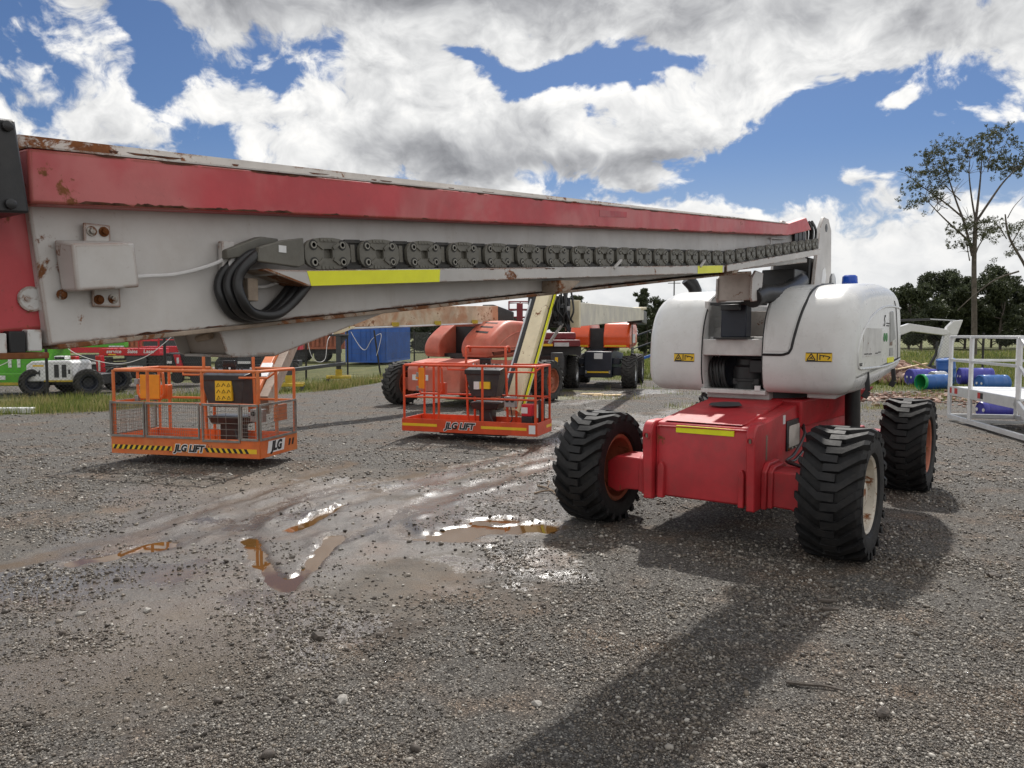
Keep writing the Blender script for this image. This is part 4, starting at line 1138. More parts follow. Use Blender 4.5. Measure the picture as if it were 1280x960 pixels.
# cable carrier: one link mesh, copied along the tray
def link_meshes():
    b = MB()
    n = 20; L, Hh = 0.105, 0.056
    ring = [(L * math.copysign(abs(math.cos(a)) ** 0.8, math.cos(a)), Hh * math.copysign(abs(math.sin(a)) ** 0.62, math.sin(a))) for a in [2 * PI * (k + .5) / n for k in range(n)]]
    hole = [(0.020 * math.copysign(abs(math.cos(a)) ** 0.3, math.cos(a)), 0.017 * math.copysign(abs(math.sin(a)) ** 0.3, math.sin(a))) for a in [2 * PI * (k + .5) / n for k in range(n)]]
    t0, t1 = 0.34, 0.355
    vs = [(t0, *p) for p in ring] + [(t1, *p) for p in ring] + [(t1, *p) for p in hole] + [(t0, *p) for p in hole]
    fs = []
    for k in range(n):
        k2 = (k + 1) % n
        fs += [(k, k2, n + k2, n + k), (n + k, n + k2, 2 * n + k2, 2 * n + k), (2 * n + k, 2 * n + k2, 3 * n + k2, 3 * n + k)]
    fs.append(tuple(range(3 * n, 4 * n)))
    b.add(vs, fs)
    b.mat = 0
    for sy in (-1, 1):
        for sz in (-1, 1):
            c = (t1, sy * 0.066, sz * 0.030)
            b.mat = 2; b.lathe([(0, 0.0125), (0.005, 0.0125), (0.005, 0.008)], 10, 0, c, caps=False); b.mat = 0
            b.mat = 1; b.lathe([(0.0015, 0.008), (0.0015, 0)], 8, 0, c)
            b.lathe([(0.0012, 0.019), (0.0012, 0.0128)], 12, 0, c, caps=False); b.mat = 0
            b.rbar((t1 + .002, sy * 0.022, sz * 0.018), (t1 + .002, sy * 0.050, sz * 0.036), 0.012, 0.006, (1, 0, 0))
    for sz in (-1, 1):
        b.box(t1, t1 + 0.004, -0.035, 0.035, sz * 0.048 - 0.006, sz * 0.048 + 0.006)
        for y in (-0.018, 0, 0.018):
            b.lathe([(0.004, 0.005), (0.006, 0.005), (0.006, 0)], 6, 0, (t1, y, sz * 0.048))
    b.mat = 1
    # dark recessed side of the link that bridges to the next
    b.box(0.285, 0.338, 0.06, 0.20, -0.050, 0.050)
    b.box(0.338, 0.346, 0.09, 0.165, -0.054, -0.040)
    b.box(0.338, 0.346, 0.09, 0.165, 0.040, 0.052)
    b.mat = 0
    b.box(0.338, 0.343, 0.118, 0.138, -0.03, 0.034)
    return b.mesh('link', ['carrier_grey', 'carrier_dark', 'boss_grey'], 35)
lm = link_meshes()
car = empty('cable_carrier')
car.parent = lift
s_ = -4.66
k = 0
while s_ < 1.95:
    slope = 0.0805 if s_ < -0.85 else (0.105 if s_ < -0.5 else 0.131)
    z = tt(s_) + 0.058
    inst('link', lm, car, (0, s_, z), (math.atan(slope), 0, 0))
    s_ += 0.254; k += 1
# channel under the boom with an open rusty mouth
b = MB()
for sx in (1, -.45):
    b.prism([(-5.0, bot_h(-5.0) - .008), (-4.97, 1.725), (-4.94, 1.712), (-4.78, 1.712), (-4.2, bot_h(-4.2) - .008)], 0, min(sx * 0.19, sx * 0.2), max(sx * 0.19, sx * 0.2))
b.add([(-0.09, -4.95, 1.712), (0.2, -4.95, 1.712), (0.2, -4.78, 1.712), (-0.09, -4.78, 1.712), (-0.09, -4.95, 1.722), (0.2, -4.95, 1.722), (0.2, -4.78, 1.722), (-0.09, -4.78, 1.722)], [(3, 2, 1, 0), (4, 5, 6, 7), (0, 1, 5, 4), (1, 2, 6, 5), (2, 3, 7, 6), (3, 0, 4, 7)])
chn = b.build('under_channel', 'boom_white', boom, bevel=0.003)
b = MB(); b.hexa([(-.085, -4.925, 1.722), (0.19, -4.925, 1.722), (0.19, -4.90, 1.722), (-.085, -4.90, 1.722), (-.085, -4.955, 1.812), (0.19, -4.955, 1.812), (0.19, -4.93, 1.812), (-.085, -4.93, 1.812)]); b.build('channel_lining', 'beige_shade', chn, bevel=.003)
b = MB(); b.tube([(0.0, -4.95, 1.775), (0.10, -4.965, 1.785)], 0.012, 10); b.build('pin', 'weld_rust', chn)
# pivot bracket for the lift cylinder
b = MB()
b.prism([(0.40, 2.30), (0.385, 2.12), (0.42, 2.085), (0.62, 2.10), (0.68, 2.17), (0.72, 2.36), (0.5, 2.37)], 0, 0.185, 0.205)
b.prism([(0.40, 2.30), (0.385, 2.12), (0.42, 2.085), (0.62, 2.10), (0.68, 2.17), (0.72, 2.36), (0.5, 2.37)], 0, -0.13, -0.11)
br = b.build('pivot_bracket', 'boom_white', boom, bevel=0.004)
b = MB(); b.hexa([(-0.11, 0.405, 2.10), (0.185, 0.405, 2.10), (0.185, 0.43, 2.10), (-0.11, 0.43, 2.10), (-0.11, 0.42, 2.35), (0.185, 0.42, 2.35), (0.185, 0.45, 2.35), (-0.11, 0.45, 2.35)]); b.build('bracket_face', 'beige_shade', br, bevel=0.004)  # white bracket's front, its warm shade put into the beige colour
b = MB(); b.lathe([(0, 0.03), (0.012, 0.03), (0.012, 0)], 14, 0, (0.205, 0.62, 2.19)); b.build('pin', 'black_paint', br)
# fat corrugated hose behind the bracket
q = catmull([(0.16, 0.55, 2.12), (0.17, 0.8, 2.17), (0.2, 1.1, 2.18), (0.22, 1.5, 2.24), (0.2, 2.0, 2.36)], 10)
b = MB(); b.tube(q, [0.085 + 0.006 * (i % 2) for i in range(len(q))], 14); b.build('air_hose', 'black_hose', lift)
# uprights that carry the boom pivot
for sx in (1, -1):
    b = MB()
    x0, x1 = (.262, .30) if sx > 0 else (-.19, -.15)
    b.prism([(2.12, 2.2), (2.93, 2.2), (2.86, 2.98), (2.72, 3.09), (2.52, 3.09), (2.36, 2.95)], 0, x0, x1)
    up = b.build('upright', 'boom_white', lift, bevel=0.006)
    b = MB(); b.lathe([(0, 0.045), (sx * 0.004, 0.045), (sx * 0.004, 0)], 16, 0, (x1 if sx > 0 else x0, 2.62, 2.98)); b.build('pivot_pin', 'black_paint', up)
    b = MB(); b.prism([(2.45, 2.36), (2.62, 2.36), (2.66, 2.46), (2.60, 2.54), (2.50, 2.50)], 0, *((.30, .304) if sx > 0 else (-.194, -.19))); b.build('patch', 'sign_white', up)
b = MB(); b.box(-0.25, 0.34, 2.05, 3.0, 2.19, 2.32); b.build('upright_base', 'trim_white', lift, bevel=0.01)
b = MB(); b.box(-0.14, 0.25, 2.15, 2.75, 2.3, 2.62); b.box(-0.12, 0.22, 1.7, 2.2, 2.30, 2.47); b.build('pivot_motor', 'black_paint', lift, bevel=0.01)
for k in range(8):
    b = MB(); x = 0.10 + 0.028 * k
    b.tube(catmull([(x, 1.95 + .01 * (k % 3), 2.60 + .02 * (k % 2)), (x, 2.12, 2.72), (x, 2.17 + .02 * (k % 2), 2.9), (x, 2.02, 2.98)], 5), 0.014, 7); b.build('hose', 'black_hose', lift)
for k in range(3):
    b = MB(); y = 1.50 + 0.14 * k
    b.box(0.255, 0.27, y, y + 0.11, 2.70 + .012 * k, 2.83 + .012 * k); b.build('clamp_block', 'stand_grey', boom)
b = MB(); b.tube([(0.262, 0.72, 2.56), (0.262, 0.74, 2.68), (0.262, 1.2, 2.72)], 0.008, 6); b.build('cord', 'cord_white', boom)

# rust flakes and chips along the edges of the steel
def flakes(name, parent, w, line, n, s0, s1, lmin, lmax, hmin, hmax, seed, side=1):
    rr = random.Random(seed); b = MB()
    for _ in range(n):
        s_ = s0 + (s1 - s0) * rr.random() ** 1.3
        L = rr.uniform(lmin, lmax); hh = rr.uniform(hmin, hmax)
        k = 5; top, bot = [], []
        for i in range(k + 1):
            x = s_ + L * i / k
            e = 0 if i in (0, k) else rr.uniform(.3, 1.0) * hh
            bot.append((w + .0012, x, line(x))); top.append((w + .0012, x, line(x) + side * (e + .0005)))
        b.grid([bot, top])
    o = b.build(name, 'rust_flake', parent, recalc=False); o['kind'] = 'stuff'
    return o
flakes('rust_chips', lift, .312, lambda s: rb(s) + .004, 46, -5.5, 1.0, .02, .13, .003, .010, 1)
flakes('rust_chips', lift, .312, lambda s: rt(s) - .001, 24, -5.5, -.5, .02, .20, .003, .009, 2, -1)
flakes('rust_chips', lift, .2367, lambda s: top_h(s) - .012, 20, -5.4, -.5, .02, .16, .003, .012, 3, -1)
flakes('rust_chips', lift, .2508, lambda s: bot_h(s) + .004, 40, -5.5, 0, .02, .16, .002, .008, 4)
flakes('rust_chips', lift, .3705, lambda s: tt(s) - .004, 14, -4.0, 2.0, .02, .07, .002, .006, 5, -1)
# stain on the chassis top, welds along the plates
b = MB(); b.prism([(-.20, .25), (-.05, .22), (.10, .30), (.02, .46), (-.12, .44), (-.22, .36)], 2, 0, .0015); o = b.build('paint_stain', 'stand_grey', ch); o.location = (0.02, .15, 1.098); o.rotation_euler = (R(7.0), 0, 0)
for x in (-0.372, 0.432):
    b = MB(); b.tube([(x, -.302, .37), (x, -.302, .99)], .008, 6); b.build('weld_bead', 'chassis_red', ch)
b = MB(); b.tube([(-.36, -.303, .99), (.42, -.303, 1.0)], .008, 6); b.build('weld_bead', 'chassis_red', ch)
for k in range(4):
    b = MB(); b.lathe([(0, .014), (.010, .013), (.012, 0)], 6, 0, (.486, .66 + .11 * k, .735)); b.build('bolt', 'steel_bolt', ch)
b = MB(); b.tube(catmull([(.49, 1.1, .95), (.56, .9, .85), (.58, .5, .72), (.60, .2, .70), (.75, .1, .68)], 6), .013, 8); b.build('hose', 'black_hose', lift)
b = MB(); b.tube(catmull([(.49, 1.1, .90), (.58, .95, .78), (.60, .5, .68), (.62, .25, .69), (.78, .12, .67)], 6), .013, 8); b.build('hose', 'black_hose', lift)
# ------------------------------------------------------------------ baskets and the other lifts
def part_text(txt, size, mat, parent, loc, rot, shear=0.0, bold=0.0, name='lettering', depth=0.001):
    o = inst(name, text_mesh(txt, size, mat, shear, depth, bold), parent, loc)
    o.rotation_euler = rot
    return o
def wire_panel(parent, p0, p1, z0, z1, step, r=0.0022, name='mesh_panel', frame=0.018, mat='mesh_grey', cols=None):
    # welded wire between two points: a frame and its wires
    p0, p1 = Vector((p0[0], p0[1], 0)), Vector((p1[0], p1[1], 0))
    L = (p1 - p0).length; d = (p1 - p0).normalized()
    b = MB()
    def P(t, z): return (p0.x + d.x * t, p0.y + d.y * t, z)
    for z in (z0, z1): b.rbar(P(0, z), P(L, z), frame, frame * 1.6)
    for t in (frame / 2, L - frame / 2): b.rbar(P(t, z0 + frame), P(t, z1 - frame), frame * 1.5, frame, (d.x, d.y, 0))
    fr = b.build(name, mat, parent)
    b = MB()
    sx = cols or step
    for k in range(1, int(L / sx)): b.tube([P(k * sx, z0), P(k * sx, z1)], r, 3)
    for k in range(1, int((z1 - z0) / step)): b.tube([P(0, z0 + k * step), P(L, z0 + k * step)], r, 3)
    w_ = b.build('wire_mesh', mat, parent); w_['kind'] = 'stuff'
    return fr
def basket(parent, W, Dp, col, z0, zt, toe, skirts, posts_front, arch, sign):
    t = z0 + toe
    r = 0.021
    # deck and toe boards with a chamfered far corner
    b = MB(); b.box(0.02, W - .02, 0.02, Dp, z0 + 0.02, z0 + 0.06); b.build('deck', col, parent)
    b = MB(); b.box(0.25 * W, 0.75 * W, 0.2, Dp + .1, z0 - 0.05, z0 + 0.02); b.build('under_frame', 'black_paint', parent)
    def board(p, q, name='toe_board'):
        b = MB(); v = Vector((q[0] - p[0], q[1] - p[1], 0)).normalized(); n_ = Vector((v.y, -v.x, 0)) * 0.008
        P = [Vector((*p, 0)), Vector((*q, 0))]
        b.hexa([(P[0] + n_) + Vector((0, 0, z0)), (P[1] + n_) + Vector((0, 0, z0)), (P[1] - n_) + Vector((0, 0, z0)), (P[0] - n_) + Vector((0, 0, z0)),
                (P[0] + n_) + Vector((0, 0, t)), (P[1] + n_) + Vector((0, 0, t)), (P[1] - n_) + Vector((0, 0, t)), (P[0] - n_) + Vector((0, 0, t))])
        return b.build(name, col, parent, bevel=0.004)
    board((0, 0), (W - .0, 0)); board((W, 0.009), (W, Dp)); board((0.0, Dp), (0.0, 0.009)); board((W - .01, Dp), (0.01, Dp))
    def tube(path, name, rad=r, mat=None, per=0):
        b = MB(); b.tube(catmull(path, per) if per else path, rad, 10); return b.build(name, mat or col, parent)
    i = 0.03
    tube([(i, Dp, zt), (i, i, zt), (W - i, i, zt), (W - i, Dp, zt), (i, Dp, zt)][0:1] + [(i, i + .03, zt), (i + .03, i, zt), (W - i - .03, i, zt), (W - i, i + .03, zt), (W - i, Dp, zt)], 'top_rail')
    tube([(i, Dp, zt), (W * .40, Dp, zt)], 'top_rail'); tube([(W * .72, Dp, zt), (W - i, Dp, zt)], 'top_rail')
    zm = z0 + toe + 0.46 if skirts else z0 + (zt - z0) * 0.52
    tube([(i, Dp, zm), (i, i, zm), (W - i, i, zm), (W - i, Dp, zm), (i, Dp, zm)], 'mid_rail', 0.017)
    for x in posts_front: tube([(x, i, z0 + .03), (x, i, zt)], 'post')
    for x in (i, W * .09, W * .42, W * .74, W - i): tube([(x, Dp, z0 + .03), (x, Dp, zt)], 'post')
    tube([(W - i, Dp * .5, z0 + .03), (W - i, Dp * .5, zt)], 'post')
    # hand holds below the top rail
    tube([(W * .20, Dp - .02, zt - .02), (W * .215, Dp - .06, zt - .10), (W * .42, Dp - .06, zt - .10)], 'hand_hold', 0.015)
    tube([(W * .97, Dp * .6, zt - .02), (W * .93, Dp * .5, zt - .11), (W * .74, Dp * .5, zt - .11)], 'hand_hold', 0.015)
    # console with its guard arch
    x0, x1 = arch
    za = zt + 0.30
    yb = Dp - 0.12
    for x in (x0, x1):
        tube([(x, yb + .12, za - .08), (x + .01, yb + .08, za), (x + .01, yb - .05, za), (x + .02, yb - .12, za - .06), (x + .05, yb - .16, zt - .25), (x + .08, yb - .16, z0 + .06)], 'arch_post', 0.022, None, 4)
    tube([(x0, yb, za), (x1, yb, za)], 'arch_bar', 0.02, 'brown_inside' if skirts else None)
    c0, c1 = x0 + 0.08, x1 - 0.02
    b = MB(); zc = zt - .06
    b.hexa([(c0 + .08, yb - .22, zc - .48), (c1 - .10, yb - .22, zc - .48), (c1 - .10, yb + .1, zc - .48), (c0 + .08, yb + .1, zc - .48), (c0, yb - .30, zc - .06), (c1, yb - .30, zc - .06), (c1, yb + .12, zc), (c0, yb + .12, zc)])
    con = b.build('console', 'stand_grey', parent, bevel=0.012)
    b = MB(); b.hexa([(c0 - .01, yb - .31, zc - .10), (c1 + .01, yb - .31, zc - .10), (c1 + .01, yb + .13, zc - .06), (c0 - .01, yb + .13, zc - .06), (c0 - .01, yb - .31, zc - .02), (c1 + .01, yb - .31, zc - .02), (c1 + .01, yb + .13, zc + .05), (c0 - .01, yb + .13, zc + .05)])
    b.build('console_top', 'black_paint', parent, bevel=0.01)
    for k in range(7):
        x = c0 + .05 + (c1 - c0 - .1) * k / 6; y = yb - .05 - .06 * (k % 2)
        b = MB(); b.lathe([(0, .008), (.05, .006), (.055, .014), (.08, .012), (.08, 0)], 8, 2, (x, y, zc + .0)); b.build('switch', 'print_black' if k % 3 else 'sign_white', parent)
    b = MB(); b.box(c0 + .12, c0 + .32, yb + .06, yb + .1, zc + .03, zc + .17); b.build('display', 'screen_glass', parent, bevel=0.006)
    b = MB(); b.box(c0 + .16, c0 + .26, yb - .302, yb - .26, zc - .35, zc - .22) if not skirts else b.box(c0 + .24, c0 + .50, yb - .302, yb - .26, zc - .38, zc - .10)
    lab = b.build('instruction_label', 'sign_yellow' if skirts else 'sign_white', parent)
    if not skirts:
        b = MB(); b.box(c0 + .265, c0 + .45, yb - .302, yb - .26, zc - .34, zc - .22); b.build('instruction_label', 'sign_yellow', parent)
    else:
        for rr in range(3):
            for cc in range(3):
                b = MB(); x = c0 + .265 + .082 * cc; z = zc - .365 + .09 * rr
                b.tube([(x, yb - .303, z), (x + .03, yb - .303, z + .05), (x + .055, yb - .303, z + .012)], .005, 4, closed=(cc + rr) % 2 == 0); b.build('printed_symbol', 'print_black', parent)
    b = MB(); b.box(c0 + .18, c1 - .22, yb - .12, yb + .12, z0 + .06, z0 + .40); b.build('rotator', 'black_paint', parent, bevel=0.01)
    b = MB(); b.hexa([(c0 + .1, yb - .2, z0 + .36), (c1 - .1, yb - .2, z0 + .36), (c1 - .1, yb + .15, z0 + .36), (c0 + .1, yb + .15, z0 + .36), (c0 + .04, yb - .22, z0 + .48), (c1 - .04, yb - .22, z0 + .48), (c1 - .04, yb + .16, z0 + .48), (c0 + .04, yb + .16, z0 + .48)]); b.build('platform_mount', 'black_paint', parent, bevel=0.01)
    # gate at the near left corner
    g0, g1 = W * .05, W * .24
    tube([(g0, .40, zt - .05), (g0, .40, zm + .1), (g0 + .05, .40, zm + .03), (g1 - .05, .40, zm + .03), (g1, .40, zm + .1), (g1 - .02, .40, zt - .06), (g1 - .06, .40, zt - .01), (g0 + .05, .40, zt - .01), (g0, .40, zt - .05)], 'gate_frame', 0.019)
    b = MB(); b.box(g0 + .06, g1 - .06, .37, .385, zt - .42, zt - .08) if skirts else b.box(g0 + .01, g0 + .12, .37, .385, zt - .42, zt - .06)
    b.build('gate_sign', 'sign_orange', parent, bevel=0.003)
    for z in (zt - .18, zt - .42):
        b = MB(); b.box(g0 - .04, g0 + .02, .375, .425, z - .04, z + .04); b.build('hinge', 'grey_metal', parent, bevel=0.004)
    b = MB(); b.box(g1 - .10, g1 + .02, .45, .55, zm + .02, zm + .22); b.build('foot_switch', col, parent, bevel=0.008)
    # power outlet
    xo = x1 + .06
    b = MB(); b.box(xo, xo + .20, yb - .3, yb - .2, z0 + .42, z0 + .60); ob = b.build('outlet_box', 'grey_metal', parent, bevel=0.008)
    for k in (0, 1):
        b = MB(); b.lathe([(0, .034), (-.008, .034), (-.008, 0)], 12, 1, (xo + .055 + .09 * k, yb - .3, z0 + .535)); b.build('socket', 'print_black', parent)
    tube([(xo + .1, yb - .25, z0 + .42), (xo + .12, yb - .25, z0 + .2), (xo, yb - .3, z0 + .12), (xo - .18, yb - .3, z0 + .14), (xo - .3, yb - .2, z0 + .30)], 'cable', 0.010, 'black_hose', 5)

# --- salmon lift with the basket behind the hazard stripes
LA = (-1.9, 19.1)
AZ = R(33)
la = empty('boom_lift', (LA[0], LA[1], 0), 0, 'faded salmon boom lift behind the blurred-looking rusty cream boom, carrying the orange hazard-striped basket', 'boom lift')
la['label'] = 'faded salmon red boom lift whose orange basket has wire mesh and hazard stripes'
def rel(root, x, y, z=0): return (x - root[0], y - root[1], z)
fa = empty('chassis'); fa.parent = la; fa.rotation_euler = (0, 0, -AZ)
GRP = None
for (x, y) in ((-1.1, 0), (1.62, 0), (-1.1, 2.9), (1.5, 2.9)):
    o = wheel(la, 0, 0, 0, 0.56, 0.46, 'rim_rust', 1 if x > 0 else -1, -AZ, 'rubber_dusty', 20, random.random())
    c, s_ = math.cos(AZ), math.sin(AZ)
    o.location = (x * c + y * s_, -x * s_ + y * c, 0.545)
b = MB(); b.prism([(-0.35, 0.38), (3.2, 0.38), (3.2, 1.05), (0.5, 1.18), (-0.2, 1.10), (-0.35, 0.95)], 0, -0.62, 1.02); b.build('chassis_body', 'salmon_paint', fa, bevel=0.03)
b = MB(); b.box(-.45, .05, -.362, -.34, .66, .80); b.build('number_plate', 'sign_white', fa)
b = MB(); b.box(-.34, -.02, -.366, -.36, .69, .77); b.build('printed_strip', 'sign_orange', fa)
b = MB(); b.box(-.25, .0, -.33, -.2, .98, 1.08); b.build('printed_mark', 'rusty_cream', fa)
for sx in (1, -1):
    b = MB(); b.box(*((1.02, 1.5) if sx > 0 else (-.95, -.62)), -.14, .14, .40, .70); b.build('axle', 'salmon_paint', fa, bevel=0.02)
b = MB(); b.lathe([(0, .55), (.1, .55), (.1, 0)], 28, 2, (0, 1.5, 1.12)); b.build('slew_bearing', 'black_paint', fa)
PA = [(0.95, 1.20), (0.80, 1.27), (0.76, 1.42), (0.82, 1.60), (1.0, 1.78), (1.4, 2.02), (1.75, 2.14), (2.3, 2.14), (2.9, 2.10), (3.2, 2.0), (3.4, 1.75), (3.42, 1.5), (3.25, 1.28), (2.0, 1.2)]
hra = Hood(0.22, 1.10, PA, 0.04, 0.14); hh = hra.build('hood', 'salmon_paint', fa)
hla = Hood(-0.50, -1.05, PA, 0.04, 0.16); hla.build('hood', 'salmon_paint', fa)
def tube_part(path, r, name, mat, parent, per=0, n=8, kind=None):
    b = MB(); b.tube(catmull(path, per) if per else path, r, n); return b.build(name, mat, parent)
tube_part([(1.105, 1.1, 1.45), (1.105, 1.5, 1.68), (1.105, 2.1, 1.86), (1.105, 3.0, 1.90)], 0.02, 'moulding', 'salmon_paint', fa, 5)
tube_part([(1.105, 1.1, 1.45), (1.105, 2.0, 1.46), (1.105, 3.2, 1.48)], 0.02, 'moulding', 'salmon_paint', fa, 5)
for k in range(3):
    b = MB(); y = 1.08 + .22 * k
    P = [hra.top(x, y + (x - .5) * -.1 + dy, .004) for dy in (0, .07) for x in (.42, .84)]
    b.add(P, [(0, 1, 3, 2)]); b.build('vent_slot', 'print_black', fa, recalc=False)
b = MB(); b.box(1.10, 1.106, 2.5, 3.1, 1.50, 1.80); b.build('decal_panel', 'sign_white', fa)
b = MB(); b.box(-.55, .22, 1.0, 3.0, 1.2, 1.30); b.box(-.5, .2, 1.5, 3.2, 1.3, 2.0); b.build('engine_bay', 'black_paint', fa)
# boom, tip, jib and the upright
def rel3(root, p): return (p[0] - root[0], p[1] - root[1], p[2])
def beam(root, p, q, w, h0, h1, name, mat, bevel=0.01, parent=None):
    # box beam with p, q on its lower edge centre line
    p, q = Vector(rel3(root, p)), Vector(rel3(root, q))
    d = (q - p); d.z = 0; d.normalize(); n_ = Vector((d.y, -d.x, 0)) * w / 2
    up = Vector((0, 0, 1))
    b = MB(); b.hexa([p - n_, p + n_, q + n_, q - n_, p - n_ + up * h0, p + n_ + up * h0, q + n_ + up * h1, q - n_ + up * h1])
    return b.build(name, mat, parent or root_of[root], bevel=bevel)
root_of = {LA: la}
A_p, A_q = (-0.55, 21.0, 2.12), (-4.35, 15.3, 1.90)
bm_ = beam(LA, A_q, A_p, 0.42, 0.44, 0.44, 'boom', 'rusty_cream')
b = MB()
for k in range(4):
    t = .2 + .22 * k
    p = Vector(rel3(LA, A_q)).lerp(Vector(rel3(LA, A_p)), t)
    b = MB(); b.box(p.x + .05, p.x + .2, p.y - .35, p.y - .2, p.z - .02, p.z + .07); b.build('boom_clamp', 'yellow_paint', la)
beam(LA, (-4.25, 15.25, 1.85), (-0.6, 20.75, 2.08), 0.30, 0.04, 0.04, 'lower_rail', 'aluminium')
b = MB(); p = rel3(LA, (-3.55, 16.35, 0)); b.box(p[0] - .10, p[0] + .10, p[1] - .35, p[1] - .2, 1.98, 2.14); b.build('cable_drum', 'black_paint', la, bevel=.03)
b = MB(); b.hexa([(p[0] - .15, p[1] - .4, 1.78), (p[0] + .05, p[1] - .4, 1.82), (p[0] + .25, p[1] - .1, 1.93), (p[0] - .15, p[1] - .1, 1.93), (p[0] - .15, p[1] - .4, 1.93), (p[0] + .05, p[1] - .4, 1.93), (p[0] + .25, p[1] - .1, 1.96), (p[0] - .15, p[1] - .1, 1.96)]); b.build('tip_bracket', 'cream_paint', la, bevel=.01)
beam(LA, (-.65, 20.9, 2.05), (-.1, 21.7, 2.0), 0.40, 0.55, 0.42, 'boom_pivot', 'black_paint', .03)
# orange jib down to the basket
def slab(root, p, q, w, h, name, mat, parent, bevel=.008):
    b = MB(); b.rbar(rel3(root, p), rel3(root, q), w, h); return b.build(name, mat, parent, bevel=bevel)
slab(LA, (-4.35, 15.3, 2.05), (-3.98, 11.75, 0.75), .16, .34, 'jib', 'orange_paint', la)
slab(LA, (-4.20, 15.35, 2.0), (-3.82, 11.80, 0.70), .14, .30, 'jib_shaded_side', 'brown_inside', la)  # brown slab: the shaded side of the jib, put into its colour
slab(LA, (-4.05, 12.75, 1.30), (-4.0, 12.25, 1.105), .175, .05, 'jib_label', 'sign_white', la)
slab(LA, (-4.42, 15.5, 2.15), (-4.2, 15.0, 1.9), .36, .42, 'knuckle', 'black_paint', la, .03)
BA = empty('basket'); BA.parent = la
BA.location = rel3(LA, (-5.55, 10.59, 0)); BA.rotation_euler = (0, 0, R(-13.9))
WA = 2.30
basket(BA, WA, 0.95, 'orange_paint', 0.15, 1.30, 0.245, True, (0.03, 0.58, 1.43, WA - .03), (0.96, 1.76), True)
z0, z1 = 0.40, 0.86
for x0, x1, st in ((0.01, .55, .05), (.57, 1.41, .05), (1.45, 2.02, .08), (2.03, 2.29, .05)):
    wire_panel(BA, (x0, -.012), (x1, -.012), z0 - (.03 if st > .06 else 0), z1 - .004, st, .0035 if st > .06 else .0026, cols=(.12 if st > .06 else .03))
wire_panel(BA, (WA + .012, 0.0), (WA + .012, .92), z0, z1, .05, .0026, cols=.03)
wire_panel(BA, (-.012, 0.0), (-.012, .92), z0, z1, .05, .0026, cols=.03)
b = MB(); b.box(WA - .06, WA - .03, .45, .75, .6, .82); b.build('side_plate', 'orange_paint', BA)
# hazard stripe decals on the toe board
def hazard(x0, x1, y, za, zb, lean, parent):
    b = MB(); b.box(x0, x1, y - .002, y, za, zb); b.build('hazard_tape', 'sign_yellow', parent)
    n_ = int((x1 - x0) / .085)
    for k in range(n_):
        x = x0 + .085 * k + .01
        l = .035 * lean
        b = MB(); b.prism([(x, za), (x + .042, za), (x + .042 + l, zb), (x + l, zb)], 1, y - .004, y - .002); b.build('hazard_stripe', 'print_black', parent)
hazard(.02, .97, -.009, .215, .275, 1, BA); hazard(1.50, 2.26, -.009, .215, .275, -1, BA)
b = MB(); b.box(1.0, 1.47, -.0105, -.009, .205, .305); b.build('brand_plate', 'sign_orange', BA)
part_text('JLG LIFT', .125, 'sign_white', BA, (1.235, -.0115, .252), (PI / 2, 0, 0), .25, .016)
part_text('JLG LIFT', .125, 'print_black', BA, (1.235, -.0140, .252), (PI / 2, 0, 0), .25, .006)
b = MB(); b.prism([(.16, .20), (.58, .20), (.62, .36), (.20, .36)], 0, WA + .009, WA + .0105); b.build('brand_plate', 'sign_white', BA)
part_text('JLG', .17, 'print_black', BA, (WA + .0125, .39, .28), (PI / 2, 0, PI / 2), .25, .009)
for k in range(2):
    b = MB(); y = .70 + .09 * k
    b.prism([(y, .24), (y + .04, .24), (y + .07, .33), (y + .03, .33)], 0, WA + .009, WA + .012); b.build('hazard_stripe', 'print_black', BA)

# --- vivid orange lift on a navy chassis, its cream jib reaching to the red-orange basket
LB = (2.94, 25.8)
BZ = R(14)
lb = empty('boom_lift', (LB[0], LB[1], 0), 0, 'bright orange boom lift on a navy chassis with a cream boom, parked farthest back', 'boom lift')
root_of[LB] = lb
fb = empty('chassis'); fb.parent = lb; fb.rotation_euler = (0, 0, -BZ)
for (x, y) in ((-1.0, 0), (1.0, 0), (-1.0, 2.9), (1.0, 2.9)):
    o = wheel(lb, 0, 0, 0, 0.55, 0.46, 'galvanised', 1 if x > 0 else -1, -BZ, 'rubber_dusty', 20, random.random())
    c, s_ = math.cos(BZ), math.sin(BZ)
    o.location = (x * c + y * s_, -x * s_ + y * c, 0.54)
b = MB(); b.prism([(-0.4, 0.36), (3.2, 0.36), (3.2, 1.1), (0.3, 1.28), (-0.4, 1.22)], 0, -0.46, 0.46); b.build('chassis_body', 'navy_paint', fb, bevel=0.03)
b = MB(); b.box(-.13, .15, -.425, -.39, .98, 1.17); b.build('number_plate', 'sign_white', fb, bevel=.004)
b = MB(); b.box(-.36, .36, -.44, -.40, .52, .57); b.build('reflective_tape', 'sign_yellow', fb)
for x in (-.39, .39):
    b = MB(); b.box(x - .025, x + .025, -.45, -.40, .50, .60); b.build('tape_bracket', 'grey_metal', fb)
for sx in (1, -1):
    b = MB(); b.box(*sorted((sx * .46, sx * .8)), -.13, .13, .42, .70); b.box(*sorted((sx * .46, sx * .7)), -.2, .2, .8, 1.0); b.build('axle', 'navy_paint', fb, bevel=0.02)
PB = [(0.35, 1.34), (0.22, 1.40), (0.20, 1.60), (0.22, 1.80), (0.45, 2.08), (0.62, 2.17), (1.2, 2.20), (2.2, 2.20), (2.9, 2.14), (3.1, 1.9), (3.12, 1.6), (3.0, 1.38), (2.0, 1.34)]
Hood(0.10, 0.98, PB, 0.03, 0.10).build('hood', 'vivid_orange', fb)
Hood(-0.40, -1.05, PB, 0.03, 0.10).build('hood', 'vivid_orange', fb)
